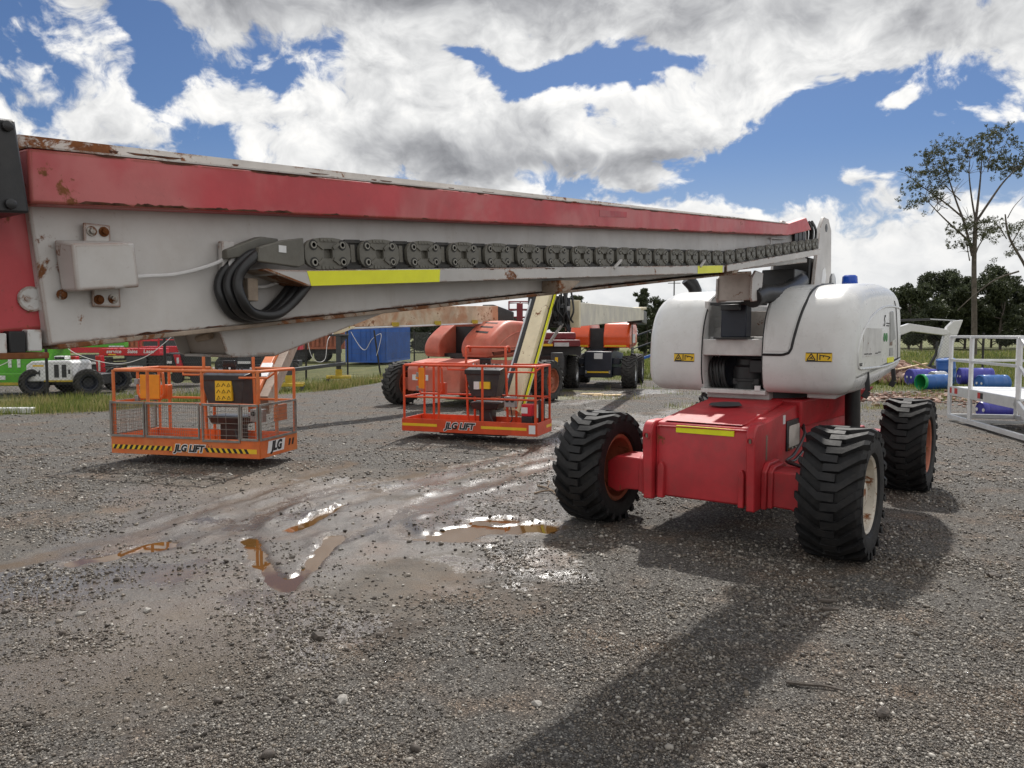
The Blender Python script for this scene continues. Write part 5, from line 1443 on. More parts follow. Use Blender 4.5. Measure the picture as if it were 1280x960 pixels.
for x0, x1 in ((-1.0, -.44), (.14, .86)):
    b = MB(); b.box(x0, x1, .19, .26, 1.375, 1.43); b.build('reflective_tape', 'sign_yellow', fb)
b = MB(); b.box(-.42, .12, .5, 3, 1.25, 2.0); b.build('engine_bay', 'black_paint', fb)
b = MB(); b.box(.985, .99, 1.2, 2.2, 1.5, 1.8); b.build('decal_panel', 'sign_white', fb)
tube_part([(.99, 1.0, 1.4), (.99, 1.0, 2.1)], .012, 'door_gap', 'print_black', fb)
b = MB(); b.lathe([(0, .5), (.14, .5), (.14, 0)], 24, 2, (0, 1.5, 1.22)); b.build('slew_bearing', 'black_paint', fb)
beam(LB, (1.12, 14.8, 1.94), (4.2, 25.6, 2.27), .34, .46, .38, 'boom', 'grimy_cream')
beam(LB, (1.08, 14.72, 1.92), (1.13, 14.9, 1.92), .40, .52, .52, 'boom_collar', 'cream_paint', .004)
slab(LB, (4.05, 25.5, 2.40), (4.45, 26.9, 2.35), .5, .45, 'boom_pivot', 'black_paint', lb, .03)
slab(LB, (4.02, 24.9, 2.62), (4.3, 25.8, 2.66), .4, .08, 'boom_cap', 'cream_paint', lb)
# jib: cream box with a black cylinder on its left and a yellow edge
J0, J1 = Vector((0.02, 13.35, .42)), Vector((0.68, 14.45, 2.62))
slab(LB, J0, J1, .27, .26, 'jib', 'cream_paint', lb)
off = Vector((.145, -.10, 0))
slab(LB, J0 + off, J1 + off, .02, .045, 'reflective_tape', 'tape_yellow', lb, 0)
off = Vector((.138, -.06, .06))
slab(LB, J0 + off, J1 + off, .012, .02, 'jib_groove', 'black_paint', lb, 0)
off = Vector((-.20, 0, .06))
b = MB(); b.bar(rel3(LB, J0 + off + (J1 - J0) * .1), rel3(LB, J0 + off + (J1 - J0) * .95), .035, 10); b.build('jib_cylinder', 'black_paint', lb)
off = Vector((-.26, 0, .04))
b = MB(); b.bar(rel3(LB, J0 + off + (J1 - J0) * .25), rel3(LB, J0 + off + (J1 - J0) * .9), .018, 8); b.build('cylinder_rod', 'galvanised', lb)
b = MB(); b.box(.30 - LB[0], .48 - LB[0], 14.35 - LB[1], 14.6 - LB[1], 2.33, 2.56); b.build('valve_block', 'black_paint', lb, bevel=.02)
# knuckle of black brackets and hoses between jib and boom
b = MB(); b.box(.66 - LB[0], 1.05 - LB[0], 14.5 - LB[1], 14.8 - LB[1], 1.92, 2.52); b.build('knuckle', 'black_paint', lb, bevel=.03)
b = MB(); b.box(1.02 - LB[0], 1.09 - LB[0], 14.45 - LB[1], 14.85 - LB[1], 1.85, 2.48); b.build('knuckle_plate', 'navy_paint', lb, bevel=.01)
rr = random.Random(3)
for k in range(14):
    x = .64 + .034 * k + rr.uniform(-.03, .03); y = 14.40 + rr.uniform(-.06, .06)
    P = [(x - LB[0], y - LB[1], 2.5 + rr.uniform(-.1, .15)), (x + rr.uniform(-.05, .05) - LB[0], y - .05 - LB[1], 2.25), (x + rr.uniform(-.1, .1) - LB[0], y - .03 - LB[1], 2.08), (x + .05 - LB[0], y + .1 - LB[1], 1.92 + rr.uniform(-.05, .1))]
    tube_part(P, .018, 'hose', 'black_hose', lb, 5, 6)
for k in range(9):
    x, z = .66 + rr.uniform(0, .36), 1.95 + rr.uniform(0, .55)
    b = MB(); b.box(x - LB[0], x + rr.uniform(.05, .12) - LB[0], 14.36 - LB[1], 14.5 - LB[1], z, z + rr.uniform(.04, .1)); b.build('fitting', ('black_paint', 'stand_grey', 'grey_metal')[k % 3], lb, bevel=.006)
tube_part([(.70 - LB[0], 14.5 - LB[1], 1.62), (.95 - LB[0], 14.4 - LB[1], 2.0)], .03, 'cylinder_rod', 'galvanised', lb)
BB = empty('basket'); BB.parent = lb
BB.location = rel3(LB, (-1.88, 13.08, 0)); BB.rotation_euler = (0, 0, R(-19.9))
WB = 2.42
basket(BB, WB, 0.80, 'orange_red', 0.15, 1.27, 0.215, False, (0.03, 0.68, 1.47, WB - .03), (.93, 1.66), False)
b = MB(); b.box(.01, .66, -.0105, -.0085, .24, .285); b.build('reflective_tape', 'sign_yellow', BB)
b = MB(); b.box(1.46, WB - .17, -.0105, -.0085, .24, .285); b.build('reflective_tape', 'sign_yellow', BB)
b = MB(); b.box(WB + .0085, WB + .0105, .5, .78, .24, .285); b.build('reflective_tape', 'sign_yellow', BB)
part_text('JLG LIFT', .145, 'sign_white', BB, (1.07, -.0100, .262), (PI / 2, 0, 0), .25, .016)
part_text('JLG LIFT', .145, 'print_black', BB, (1.07, -.0125, .262), (PI / 2, 0, 0), .25, .006)
b = MB(); b.box(WB - .13, WB - .02, -.0105, -.0085, .19, .33); b.build('brand_plate', 'sign_white', BB)
# red and black box by the far corner
b = MB(); b.box(2.06, 2.24, .28, .45, .22, .44); b.build('battery_case', 'black_paint', BB, bevel=.01)
b = MB(); b.box(2.06, 2.24, .28, .45, .44, .64); b.build('battery_cover', 'scissor_red', BB, bevel=.015)
b = MB(); b.box(2.06, 2.17, .274, .28, .49, .59); b.build('battery_label', 'sign_white', BB)
b = MB(); b.box(2.28, 2.34, .5, .7, .3, .7); b.build('manual_holder', 'black_paint', BB, bevel=.01)

# --- dark red lift on a black undercarriage between the two
LD = (1.25, 25.0)
ld = empty('boom_lift', (LD[0], LD[1], 0), 0, 'dark maroon lift on a black undercarriage, half hidden behind the cream jib', 'boom lift')
root_of[LD] = ld
for (x, y, o_) in ((-1.02, -1.3, -1), (-.22, 1.9, 1), (.75, .6, 1)):
    wheel(ld, x, y, .53, .54, .42, 'galvanised', 1, R(-14), 'rubber_dusty', 20, random.random())
b = MB(); b.hexa([(-.9, -1.1, .45), (.36, -1.3, .45), (.8, 2.4, .45), (-.2, 2.6, .45), (-.9, -1.1, 1.15), (.36, -1.3, 1.15), (.8, 2.4, 1.15), (-.2, 2.6, 1.15)]); b.build('undercarriage', 'black_paint', ld, bevel=.03)
b = MB(); b.box(-.06, .30, -1.75, -1.35, .60, 1.24); b.build('control_cabinet', 'stand_grey', ld, bevel=.02)
b = MB(); b.box(.05, .14, -1.757, -1.75, .9, 1.1); b.build('cabinet_label', 'sign_yellow', ld)
b = MB(); b.box(.2, .31, -1.757, -1.75, .75, 1.12); b.build('cabinet_door', 'stand_grey', ld)
b = MB(); b.box(-.75, .85, -1.35, 1.8, 1.42, 1.62); b.build('turntable', 'maroon_paint', ld, bevel=.02)
b = MB(); b.box(-.5, .75, -.9, 1.6, 1.62, 1.85); b.build('engine_cover', 'maroon_paint', ld, bevel=.05)
b = MB(); b.box(-.7, .0, -1.36, -1.35, 1.43, 1.50); b.build('reflective_tape', 'sign_yellow', ld)
b = MB(); b.box(.05, .5, -1.36, -1.35, 1.42, 1.54); b.build('name_plate', 'galvanised', ld)
b = MB(); b.box(-.5, .9, -1.1, 1.5, 1.15, 1.42); b.build('turret', 'black_paint', ld)
b = MB(); b.box(-.95, -.6, .3, 1.2, 1.62, 2.1); b.build('mast', 'black_paint', ld, bevel=.03)
# its raised platform rails
for z in (2.35, 2.60, 2.85):
    tube_part([(-1.35, 0, z), (-.6, 0, z), (-.6, 1.2, z), (-1.35, 1.2, z), (-1.35, 0, z)], .022, 'platform_rail', 'maroon_paint', ld, 0, 6)
for x, y in ((-1.35, 0), (-.98, 0), (-.6, 0), (-.6, 1.2), (-1.35, 1.2)):
    tube_part([(x, y, 1.95), (x, y, 2.85)], .022, 'platform_post', 'maroon_paint', ld, 0, 6)
b = MB(); b.box(-1.10, -.9, -.1, .1, 1.95, 2.8); b.build('platform_panel', 'maroon_paint', ld, bevel=.02)
b = MB(); b.box(-1.4, -.55, -.05, 1.25, 1.9, 1.97); b.build('platform_deck', 'maroon_paint', ld, bevel=.01)
# ------------------------------------------------------------------ behind the fence, left
# wire fence: posts, chain link, strands
def gz(x, y):
    return float(ground_h(np.array([x]), np.array([y]))[0])
def fence(name, pts, post_h, label, spacing_pts=True, link=.085, r=.0022, mat='wire_dark', lean=None):
    t = empty(name, (pts[0][0], pts[0][1], 0), 0, label, 'fence')
    o = pts[0]
    for i, (x, y) in enumerate(pts):
        b = MB(); l = (lean or {}).get(i, 0)
        z = gz(x, y)
        b.tube([(x - o[0], y - o[1], z - .3), (x - o[0] + l * .3, y - o[1], z + post_h)], .038, 8); b.build('post', 'post_black', t)
    for i in range(len(pts) - 1):
        p, q = Vector((pts[i][0] - o[0], pts[i][1] - o[1], 0)), Vector((pts[i + 1][0] - o[0], pts[i + 1][1] - o[1], 0))
        L = (q - p).length; d = (q - p).normalized()
        n_ = int(L / link); b = MB(); hgt = post_h - .12
        for sg in (1, -1):
            k = -int(hgt / link) - 1
            while k * link < L:
                a0, a1 = k * link, k * link + hgt
                u0, u1 = max(a0, 0), min(a1, L)
                if u1 > u0:
                    v0, v1 = u0 - a0, u1 - a0
                    if sg < 0: v0, v1 = hgt - v0, hgt - v1
                    b.tube([p + d * u0 + Vector((0, 0, v0 + .05)), p + d * u1 + Vector((0, 0, v1 + .05))], r, 3)
                k += 1
        w_ = b.build('chain_link', mat, t); w_['kind'] = 'stuff'
        for z in (.08, post_h * .5, post_h - .06):
            b = MB(); b.tube([p + Vector((0, 0, z)), (p + q) / 2 + Vector((0, .02, z - .015)), q + Vector((0, 0, z))], .004, 4); b.build('strand', mat, t)
    return t
fence('wire_fence', [(-19.6, 20.9), (-16.4, 21.0), (-12.9, 21.3), (-9.75, 21.6), (-8.75, 26.0), (-8.05, 30.0), (-7.1, 33.2), (-5.5, 32.4), (-4.7, 37.0), (-4.5, 41.5), (-1.5, 45), (2.5, 46)], 1.95,
      'black post and chain link fence along the grass verge on the left', lean={5: .1, 7: -1.0}, link=.11)
# loose white cables slung on the fence
for i, (pts, lab) in enumerate((
    ([(-12.6, 21.2, 1.75), (-12.0, 21.2, 1.25), (-11.0, 21.25, .98), (-10.2, 21.3, 1.15), (-9.6, 21.4, 1.6), (-9.3, 21.5, 1.95)], 'white cable sagging in a long curve in front of the red scissor lifts'),
    ([(-13.4, 21.1, 1.6), (-13.6, 21.1, 1.2), (-14.1, 21.0, .9), (-14.9, 21.0, .75), (-15.6, 21.0, .7)], 'white cable drooping across the green machine behind the fence'),
    ([(-8.0, 30.1, 2.0), (-7.9, 30.0, 1.2), (-7.7, 30.1, .75), (-7.45, 30.6, .8), (-7.4, 31, 1.6), (-7.3, 32, 1.9)], 'pale rope loop hanging beside the grey work stands'),
    ([(-6.9, 33.0, 1.9), (-6.5, 32.8, 1.3), (-6.2, 32.6, 1.15), (-5.9, 32.5, 1.6), (-5.5, 32.35, 1.8), (-5.6, 32.3, 1.2), (-5.7, 32.3, .9)], 'tangled pale rope hanging in front of the blue container'))):
    b = MB(); P = catmull(pts, 8); b.tube(P, .011 if i < 2 else .014, 6)
    o = b.build('cable', 'cord_white'); tag(o, lab, 'cable')
# green and white rough terrain machine behind the fence
gm_ = empty('rough_terrain_lift', (-13.4, 22.6, 0), 0, 'green machine with a white ribbed engine cover and chunky dark tyres behind the fence', 'lift')
def pbox(parent, name, mat, x0, x1, y0, y1, z0, z1, bevel=.02):
    b = MB(); b.box(x0, x1, y0, y1, z0, z1); return b.build(name, mat, parent, bevel=bevel)
for x, y in ((-.45, -.35), (1.12, -.35), (-.45, 1.3), (1.12, 1.3)):
    wheel(gm_, x, y, .40, .40, .36, 'navy_paint', -1, R(-55), 'rubber_dusty', 16, random.random())
pbox(gm_, 'chassis', 'black_paint', -.7, 1.2, -.1, 1.3, .30, .62)
b = MB(); b.prism([(-.62, .42), (.72, .45), (.72, .98), (.62, 1.04), (-.45, 1.02), (-.62, .90)], 1, -.45, .6); ec = b.build('engine_cover', 'sign_white', gm_, bevel=.04)
for x in (.20, .42):
    b = MB(); b.box(x, x + .13, -.46, -.44, .55, .92); b.build('vent', 'black_paint', ec)
    for k in range(5):
        b = MB(); b.box(x, x + .13, -.465, -.46, .57 + .07 * k, .585 + .07 * k); b.build('vent_slat', 'stand_grey', ec)
pbox(ec, 'latch', 'black_paint', .60, .66, -.455, -.44, .65, .78, 0)
part_text('44', .26, 'stand_grey', ec, (-.33, -.453, .66), (PI / 2, 0, 0), .1, .003)
pbox(ec, 'warning_strip', 'sign_yellow', -.42, -.1, -.453, -.44, .86, .91, 0)
pbox(gm_, 'step_strip', 'yellow_paint', -.1, .75, -.47, -.44, .42, .47, .004)
pbox(gm_, 'light_box', 'sign_white', .0, .32, -.1, .2, 1.06, 1.16)
pbox(gm_, 'light_lens', 'screen_glass', .02, .30, -.11, -.1, 1.06, 1.13, 0)
pbox(gm_, 'boom_housing', 'machine_green', -1.05, -.25, .0, 1.2, .62, 1.55)
pbox(gm_, 'side_panel', 'machine_green', -2.2, -1.02, .1, 1.2, .50, 1.42)
pbox(gm_, 'lower_panel', 'machine_green', -2.3, -.72, -.40, 0.1, .30, .66)
pbox(gm_, 'yellow_band', 'yellow_paint', -2.3, -.75, -.41, -.40, .32, .40, 0)
pbox(gm_, 'small_sign', 'sign_white', -1.65, -1.25, -.41, -.40, .48, .60, 0)
part_text('TI', .62, 'sign_white', gm_, (-1.35, .09, 1.02), (PI / 2, 0, 0), 0, .02)
pbox(gm_, 'boom_arm', 'machine_green', -.4, 1.7, .6, .9, 1.40, 1.62)
pbox(gm_, 'arm_stripe', 'sign_white', 1.25, 1.7, .59, .6, 1.41, 1.45, 0)
# red scissor lifts
def scissor(name, loc, W, texts, label):
    t = empty(name, loc, R(4), label, 'scissor lift', 'red scissor lifts behind the fence')
    pbox(t, 'platform', 'scissor_red', 0, W, 0, .9, .98, 1.22, .015)
    for k, (tx, u, col) in enumerate(texts):
        part_text(tx, .17, col, t, (u, -.003, 1.12), (PI / 2, 0, 0), .15, .004)
    pbox(t, 'small_strip', 'sign_yellow', .30, .55, -.004, 0, 1.0, 1.035, 0)
    for x in (0.03, W * .33, W * .66, W - .03):
        b = MB(); b.tube([(x, .02, 1.22), (x, .02, 1.75)], .02, 6); b.build('guard_post', 'scissor_red', t)
    for z in (1.48, 1.74):
        b = MB(); b.tube([(.03, .02, z), (W - .03, .02, z)], .02, 6); b.build('guard_rail', 'scissor_red', t)
    for k in range(4):   # folded scissor arms
        z = .50 + .11 * k
        b = MB(); b.rbar((.15, .15 + .02 * (k % 2), z), (W - .15, .15 + .02 * (k % 2), z + .06), .05, .085); b.build('scissor_arm', 'black_paint', t, bevel=.006)
    pbox(t, 'base_frame', 'black_paint', .05, W - .05, .05, .85, .22, .5, .02)
    pbox(t, 'control_box', 'stand_grey', W * .45, W * .78, .0, .08, .52, .92, .01)
    pbox(t, 'white_decal', 'sign_white', W * .46, W * .72, -.005, 0, .54, .64, 0)
    for x in (.25, W - .25):
        b = MB(); b.lathe([(-.1, .19), (-.08, .21), (.08, .21), (.1, .19), (.1, 0)], 20, 1, (x, .0, .21)); b.build('wheel', 'rubber_dusty', t)
    return t
scissor('scissor_lift', (-13.75, 25.6, .1), 1.95, [('service', .48, 'sign_white'), ('Sales', 1.08, 'sign_white'), ('Laser', 1.62, 'sign_white')], 'red scissor lift with white lettering along its low platform, behind the fence')
for k, x in enumerate((-13.98, -13.45)):
    t = empty('scissor_lift', (x, 24.4 + .5 * k, .1), 0, ('stacked red upright of a folded lift, nearest the green machine', 'second red upright, just left of the lettered scissor lift')[k], 'scissor lift', 'red scissor lifts behind the fence')
    b = MB(); b.hexa([(0, 0, .3), (.2, 0, .3), (.2, .2, .3), (0, .2, .3), (-.06, 0, 1.0), (.14, 0, 1.0), (.14, .2, 1.0), (-.06, .2, 1.0)]); b.build('upright', 'scissor_red', t, bevel=.02)
    pbox(t, 'decal', 'sign_white', .04, .11, -.004, .0, .5, .85, 0)
    pbox(t, 'base', 'black_paint', -.15, .40, -.1, .6, .05, .32, .03)
    for z in (.45, .62): 
        b = MB(); b.rbar((.2, .05, z), (.5, .05, z), .03, .03); b.build('crossbar', 'wire_dark', t)
t = empty('scissor_lift', (-11.55, 26.2, .1), 0, 'dark folded lift with a red post, right of the lettered platform', 'scissor lift', 'red scissor lifts behind the fence')
pbox(t, 'frame', 'black_paint', -.1, .95, .1, .9, .25, .95)
b = MB(); b.hexa([(.12, 0, .55), (.32, 0, .55), (.32, .1, .55), (.12, .1, .55), (.0, 0, 1.0), (.2, 0, 1.0), (.2, .1, 1.0), (.0, .1, 1.0)]); b.build('upright', 'scissor_red', t, bevel=.01)
pbox(t, 'guard_panel', 'maroon_paint', .45, .75, .0, .1, 1.0, 1.35)
pbox(t, 'decal', 'sign_white', .12, .2, -.004, 0, .7, .9, 0)
pbox(t, 'top_deck', 'stand_grey', -.3, 1.1, .1, .9, .95, 1.05)
for x in (.1, .75):
    b = MB(); b.lathe([(-.08, .2), (.08, .2), (.08, 0)], 18, 1, (x, .1, .22)); b.build('wheel', 'rubber_dusty', t)
# more lifts parked in rows behind
for k, (x, y, W, lab) in enumerate(((-17.6, 29.5, 2.3, 'red scissor lift in the second row, behind the green machine'), (-14.6, 30.2, 2.2, 'red scissor lift in the second row, directly behind the lettered one'), (-11.6, 30.0, 1.9, 'red scissor lift in the second row, right of the lettered one'), (-11.9, 35.0, 2.2, 'red scissor lift in the back row, nearest the rust orange container'))):
    scissor('scissor_lift', (x, y, .1), W, [], lab)
for k, (x, y, lab) in enumerate(((-16.2, 33.5, 'dark boom lift body behind the red scissor lifts, left'), (-13.0, 34.0, 'dark boom lift body behind the red scissor lifts, right'))):
    t = empty('lift_body', (x, y, 0), R(6), lab, 'lift')
    pbox(t, 'chassis', 'black_paint', 0, 2.2, 0, 1.6, .35, .9, .04); pbox(t, 'cover', ('stand_grey', 'maroon_paint')[k], .1, 1.5, .1, 1.5, .9, 1.7, .08); pbox(t, 'arm', 'sign_white', -.5, 2.0, .6, .9, 1.7, 2.0, .03)
    for xx in (.3, 1.9):
        b = MB(); b.lathe([(-.15, .36), (-.12, .42), (.12, .42), (.15, .36), (.15, 0)], 20, 1, (xx, 0, .42)); b.build('wheel', 'rubber_dusty', t)
# containers
def container(name, loc, rz, L, Wd, Hh_, mat, label, z0=.15, ridges=36):
    t = empty(name, loc, rz, label, 'container')
    b = MB(); b.box(.04, Wd - .04, .05, L - .05, z0, z0 + Hh_ - .05); b.build('body', mat, t)
    # corrugated long sides
    for sx, x in ((-1, .04), (1, Wd - .04)):
        b = MB(); vs = []
        n_ = ridges
        for k in range(n_):
            y0 = .12 + (L - .24) * k / n_; w_ = (L - .24) / n_
            for (u, o) in ((0, 0), (.2, .045), (.5, .045), (.7, 0)):
                vs.append((y0 + u * w_, o))
        P = [[(x + sx * o, y, z) for (y, o) in vs] for z in (z0 + .16, z0 + Hh_ - .14)]
        b.grid(P); b.build('corrugated_side', mat, t, angle=20)
    for x in (0, Wd - .1):
        for y in (0, L - .1):
            b = MB(); b.box(x, x + .1, y, y + .1, z0, z0 + Hh_); b.build('corner_post', mat, t, bevel=.01)
    for z in (z0, z0 + Hh_ - .12):
        for x in (0, Wd - .08): 
            b = MB(); b.box(x, x + .08, .1, L - .1, z, z + .12); b.build('side_beam', mat, t)
        for y in (0, L - .08):
            b = MB(); b.box(.1, Wd - .1, y, y + .08, z, z + .12); b.build('end_beam', mat, t)
    for k in range(2):   # doors at the near end
        x0 = .11 + k * (Wd - .22) / 2
        d_ = None
        b = MB(); b.box(x0 + .01, x0 + (Wd - .22) / 2 - .01, .01, .05, z0 + .13, z0 + Hh_ - .13); d_ = b.build('door', mat, t, bevel=.006)
        for zz in (.75, 1.4, 2.0):
            b = MB(); b.box(x0 + .06, x0 + (Wd - .22) / 2 - .06, -.008, .01, z0 + zz * Hh_ / 2.6 - .03, z0 + zz * Hh_ / 2.6 + .03); b.build('door_rib', mat, d_)
        for xx in (.25, .8):
            b = MB(); b.tube([(x0 + xx, -.02, z0 + .15), (x0 + xx, -.02, z0 + Hh_ - .15)], .018, 6); b.build('locking_rod', mat, d_)
    return t
container('shipping_container', (-9.75, 45.0, 0), R(-5), 6.1, 2.5, 2.75, 'container_blue', 'blue corrugated shipping container standing in the grass behind the fence')
container('shipping_container', (-25.5, 50.2, 0), R(-84), 14.6, 2.5, 2.6, 'container_rust', 'rust orange shipping container raised off the grass behind the red lifts', z0=.85, ridges=52)
t = empty('container_chassis', (-25.5, 50.2, 0), R(-84), 'dark trailer frame that carries the rust orange container', 'trailer')
pbox(t, 'frame', 'black_paint', .4, 2.1, .3, 14.2, .55, .84)
for y in (1.5, 10.5, 11.8, 13.1):
    b = MB(); b.lathe([(-.12, .42), (-.1, .46), (.1, .46), (.12, .42), (.12, 0)], 20, 0, (2.2, y, .46)); b.build('wheel', 'rubber_dusty', t)
    b = MB(); b.lathe([(-.12, .42), (-.1, .46), (.1, .46), (.12, .42), (.12, 0)], 20, 0, (.25, y, .46)); b.build('wheel', 'rubber_dusty', t)
# grey work stands with yellow feet and the beam between them
def stand(loc, rz, label):
    t = empty('work_stand', loc, rz, label, 'stand', 'grey stands with yellow feet by the fence')
    pbox(t, 'column', 'stand_grey', -.09, .09, -.09, .09, .42, 1.72, .01)
    pbox(t, 'head_plate', 'stand_grey', -.32, .38, -.10, .10, 1.72, 1.80, .01)
    b = MB(); b.prism([(.09, 1.72), (.36, 1.72), (.09, 1.36)], 1, -.02, .02); b.build('gusset', 'stand_grey', t)
    pbox(t, 'head_lug', 'stand_grey', -.15, .05, -.08, .08, 1.80, 2.0, .02)
    pbox(t, 'socket', 'yellow_paint', -.12, .12, -.11, .11, .22, .50, .01)
    for sy in (-.32, .32):
        pbox(t, 'foot', 'yellow_paint', -.45, .45, sy - .06, sy + .06, .16, .26, .01)
        for x in (-.4, .4): pbox(t, 'foot_leg', 'stand_grey', x - .05, x + .05, sy - .055, sy + .055, -.05, .16, .005)
    pbox(t, 'foot_tie', 'yellow_paint', -.1, .1, -.3, .3, .17, .25, .01)
    return t
stand((-7.05, 24.3, 0), R(12), 'near grey work stand with yellow feet beside the orange basket')
stand((-6.45, 28.6, 0), R(12), 'farther grey work stand with yellow feet in front of the blue container')
b = MB(); b.rbar((-7.35, 24.4, .62), (-6.3, 28.9, .70), .12, .12); o = b.build('steel_beam', 'stand_grey', None, bevel=.01); tag(o, 'long dark steel beam laid between the two work stands', 'beam')
# pale kerb beam at the left, boards in the grass
b = MB(); b.box(-1.6, .0, -.10, .10, 0, .13); o = b.build('concrete_beam', 'sign_white', None, bevel=.02); o.location = (-10.85, 17.35, gz(-11, 17.35)); o.rotation_euler = (0, 0, R(3)); tag(o, 'pale concrete beam lying at the edge of the grass on the far left', 'beam')
for i, (x, y, L, rz, lab) in enumerate(((-4.75, 29.8, 1.5, 8, 'weathered plank on the grass before the blue container'), (-4.6, 29.0, .9, -20, 'short pale board on the gravel edge near the blue container'))):
    b = MB(); b.box(-L / 2, L / 2, -.12, .12, 0, .05); o = b.build('plank', 'timber', None, bevel=.008); o.location = (x, y, gz(x, y) + .02); o.rotation_euler = (0, 0, R(rz)); tag(o, lab, 'plank')
for i, (x, y, L, rz, lab) in enumerate(((2.35, 22.6, .75, -40, 'broken yellowish board lying left on the gravel'), (2.75, 22.2, .85, -28, 'broken yellowish board lying right on the gravel'))):
    b = MB(); b.box(-L / 2, L / 2, -.10, .10, 0, .03); o = b.build('board', 'timber', None, bevel=.006); o.location = (x, y, gz(x, y) + .012); o.rotation_euler = (R(4), R(-3), R(rz)); tag(o, lab, 'board')
# little blue-grey ramp with railings far behind, next to the white hood
t = empty('access_ramp', (5.1, 31.5, 0), R(-12), 'blue grey access ramp with railings beyond the orange lift', 'ramp')
b = MB(); b.prism([(-.3, .55), (1.6, 1.25), (1.6, 1.35), (-.3, .65)], 1, 0, 1.1); b.build('deck', 'container_blue', t)
for x in (-.2, .6, 1.4):
    for y in (0.02, 1.08):
        b = MB(); zb = .65 + (x + .3) * .368; b.tube([(x, y, zb), (x, y, zb + 1.0)], .025, 6); b.build('rail_post', 'stand_grey', t)
for y in (0.02, 1.08):
    for dz in (.5, 1.0):
        b = MB(); b.tube([(-.2, y, .68 + dz), (1.4, y, 1.27 + dz)], .025, 6); b.build('handrail', 'stand_grey', t)
for x in (.1, 1.4): pbox(t, 'leg', 'stand_grey', x, x + .08, .2, .9, 0, .65 + (x + .3) * .36, 0)
pbox(t, 'bin', 'drum_green', -.1, .25, -.5, -.1, 0, .75)

# ------------------------------------------------------------------ right side
# aluminium work platform
PT = (9.10, 15.95)
ang = math.atan2(12.6 - 15.95, 8.42 - 9.10)      # along its left side, towards the viewer
t = empty('work_platform', (PT[0], PT[1], 0), ang, 'aluminium work platform with handrails and warning stickers at the right edge', 'platform')
# local x runs along the side towards the viewer, local y to the right-hand interior
LP, DPp = 3.45, 1.25
def alu(p, q, w=.065, h=.065, name='rail'):
    b = MB(); b.rbar(p, q, w, h); return b.build(name, 'aluminium', t, bevel=.006)
zb, zd, zt_ = .10, .70, 1.74
for y, sgn in ((0, 1), (DPp, 1)):
    alu((0, y, zb), (LP + .3, y, zb), .06, .09, 'bottom_rail')
    for x in (0.02, 1.12): alu((x, y, zb), (x, y, zt_), name='post')
    alu((3.2, y, zd), (3.2, y, zt_), name='post')
    alu((0, y, zt_), (3.25, y, zt_), .06, .05, 'handrail'); alu((0, y, 1.26), (3.2, y, 1.26), .05, .05, 'mid_rail')
    alu((3.2, y, zt_), (4.4, y, 1.0), .06, .05, 'handrail'); alu((3.2, y, 1.26), (4.4, y, .55), .05, .05, 'mid_rail')
    alu((3.1, y, zd - .05), (4.5, y, -.02), .05, .16, 'stringer')
    alu((4.35, y, .1), (4.35, y, 1.02), name='post')
    b = MB(); b.box(0, 3.2, y - .025, y + .025, zd - .16, zd + .03); dk = b.build('deck_side', 'aluminium', t, bevel=.006)
alu((0.02, 0, zt_), (.02, DPp, zt_), .06, .05, 'handrail'); alu((0.02, 0, 1.26), (.02, DPp, 1.26), .05, .05, 'mid_rail'); alu((0.02, 0, zb), (0.02, DPp, zb), .06, .09, 'bottom_rail'); alu((1.12, 0, zb), (1.12, DPp, zb), .06, .06, 'bottom_rail')
for k in range(5):
    b = MB(); b.box(0, 3.2, .03 + .24 * k, .26 + .24 * k, zd - .03, zd + .012); b.build('deck_board', 'aluminium', t, bevel=.006)
for k in range(3):
    b = MB(); b.box(3.4 + .33 * k, 3.68 + .33 * k, .02, DPp - .02, .46 - .17 * k, .50 - .17 * k); b.build('tread', 'aluminium', t, bevel=.005)
for x0, x1, m in ((.10, .20, 'print_red'), (.22, .34, 'sign_white'), (.36, .52, 'print_red'), (1.55, 1.68, 'print_red'), (1.68, 1.80, 'print_black')):
    b = MB(); b.box(x0, x1, -.028, -.025, zd - .11, zd + .0); b.build('sticker', m, t)

# plastic drums
def drum(loc, rz, L, r, mat, label, tilt=0, open_end=False, rim=None, up=False):
    t = empty('drum', loc, rz, label, 'drum', 'plastic drums lying by the field fence')
    t.rotation_euler = (0, tilt if not up else R(82), rz)
    prof = [(0.02, 0), (0.02, r * .86), (0, r * .92), (.02, r), (.10, r), (.115, r * .96), (.13, r), (L * .33, r), (L * .33 + .02, r * 1.03), (L * .33 + .05, r * 1.03), (L * .33 + .07, r), (L * .66, r), (L * .66 + .02, r * 1.03), (L * .66 + .05, r * 1.03), (L * .66 + .07, r), (L - .13, r), (L - .115, r * .96), (L - .10, r), (L - .02, r), (L, r * .92), (L - .02, r * .86), (L - .02, 0)]
    if open_end: prof = [(L * .9, r * .93), (.02, r * .93), (0, r * .95), (0, r)] + prof[4:]
    b = MB(); b.lathe(prof, 28, 0, caps=not open_end); b.build('shell', mat, t)
    if not open_end:
        for y in (-.1, .12):
            b = MB(); b.lathe([(.0, .04), (-.02 + .03, .04), (.01, 0)], 12, 0, (-.0, y, 0)); b.build('bung', 'sign_white', t)
    else:
        b = MB(); b.lathe([(-.03, r * .94), (-.03, r * 1.06), (.06, r * 1.06), (.06, r * .94), (-.03, r * .94)], 28, 0); b.build('rim_band', rim, t)
        b = MB(); b.lathe([(.02, r * .92), (.5, r * .92)], 24, 0, caps=False); b.build('liner', rim, t)
    return t
drum((12.95, 24.3, .28), R(14), 1.0, .24, 'drum_blue', 'blue drum with its open green end towards the yard, front of the pile', 0, True, 'drum_green')
drum((13.6, 26.3, .33), R(8), .95, .28, 'drum_indigo', 'indigo drum lying at the left back of the drum pile')
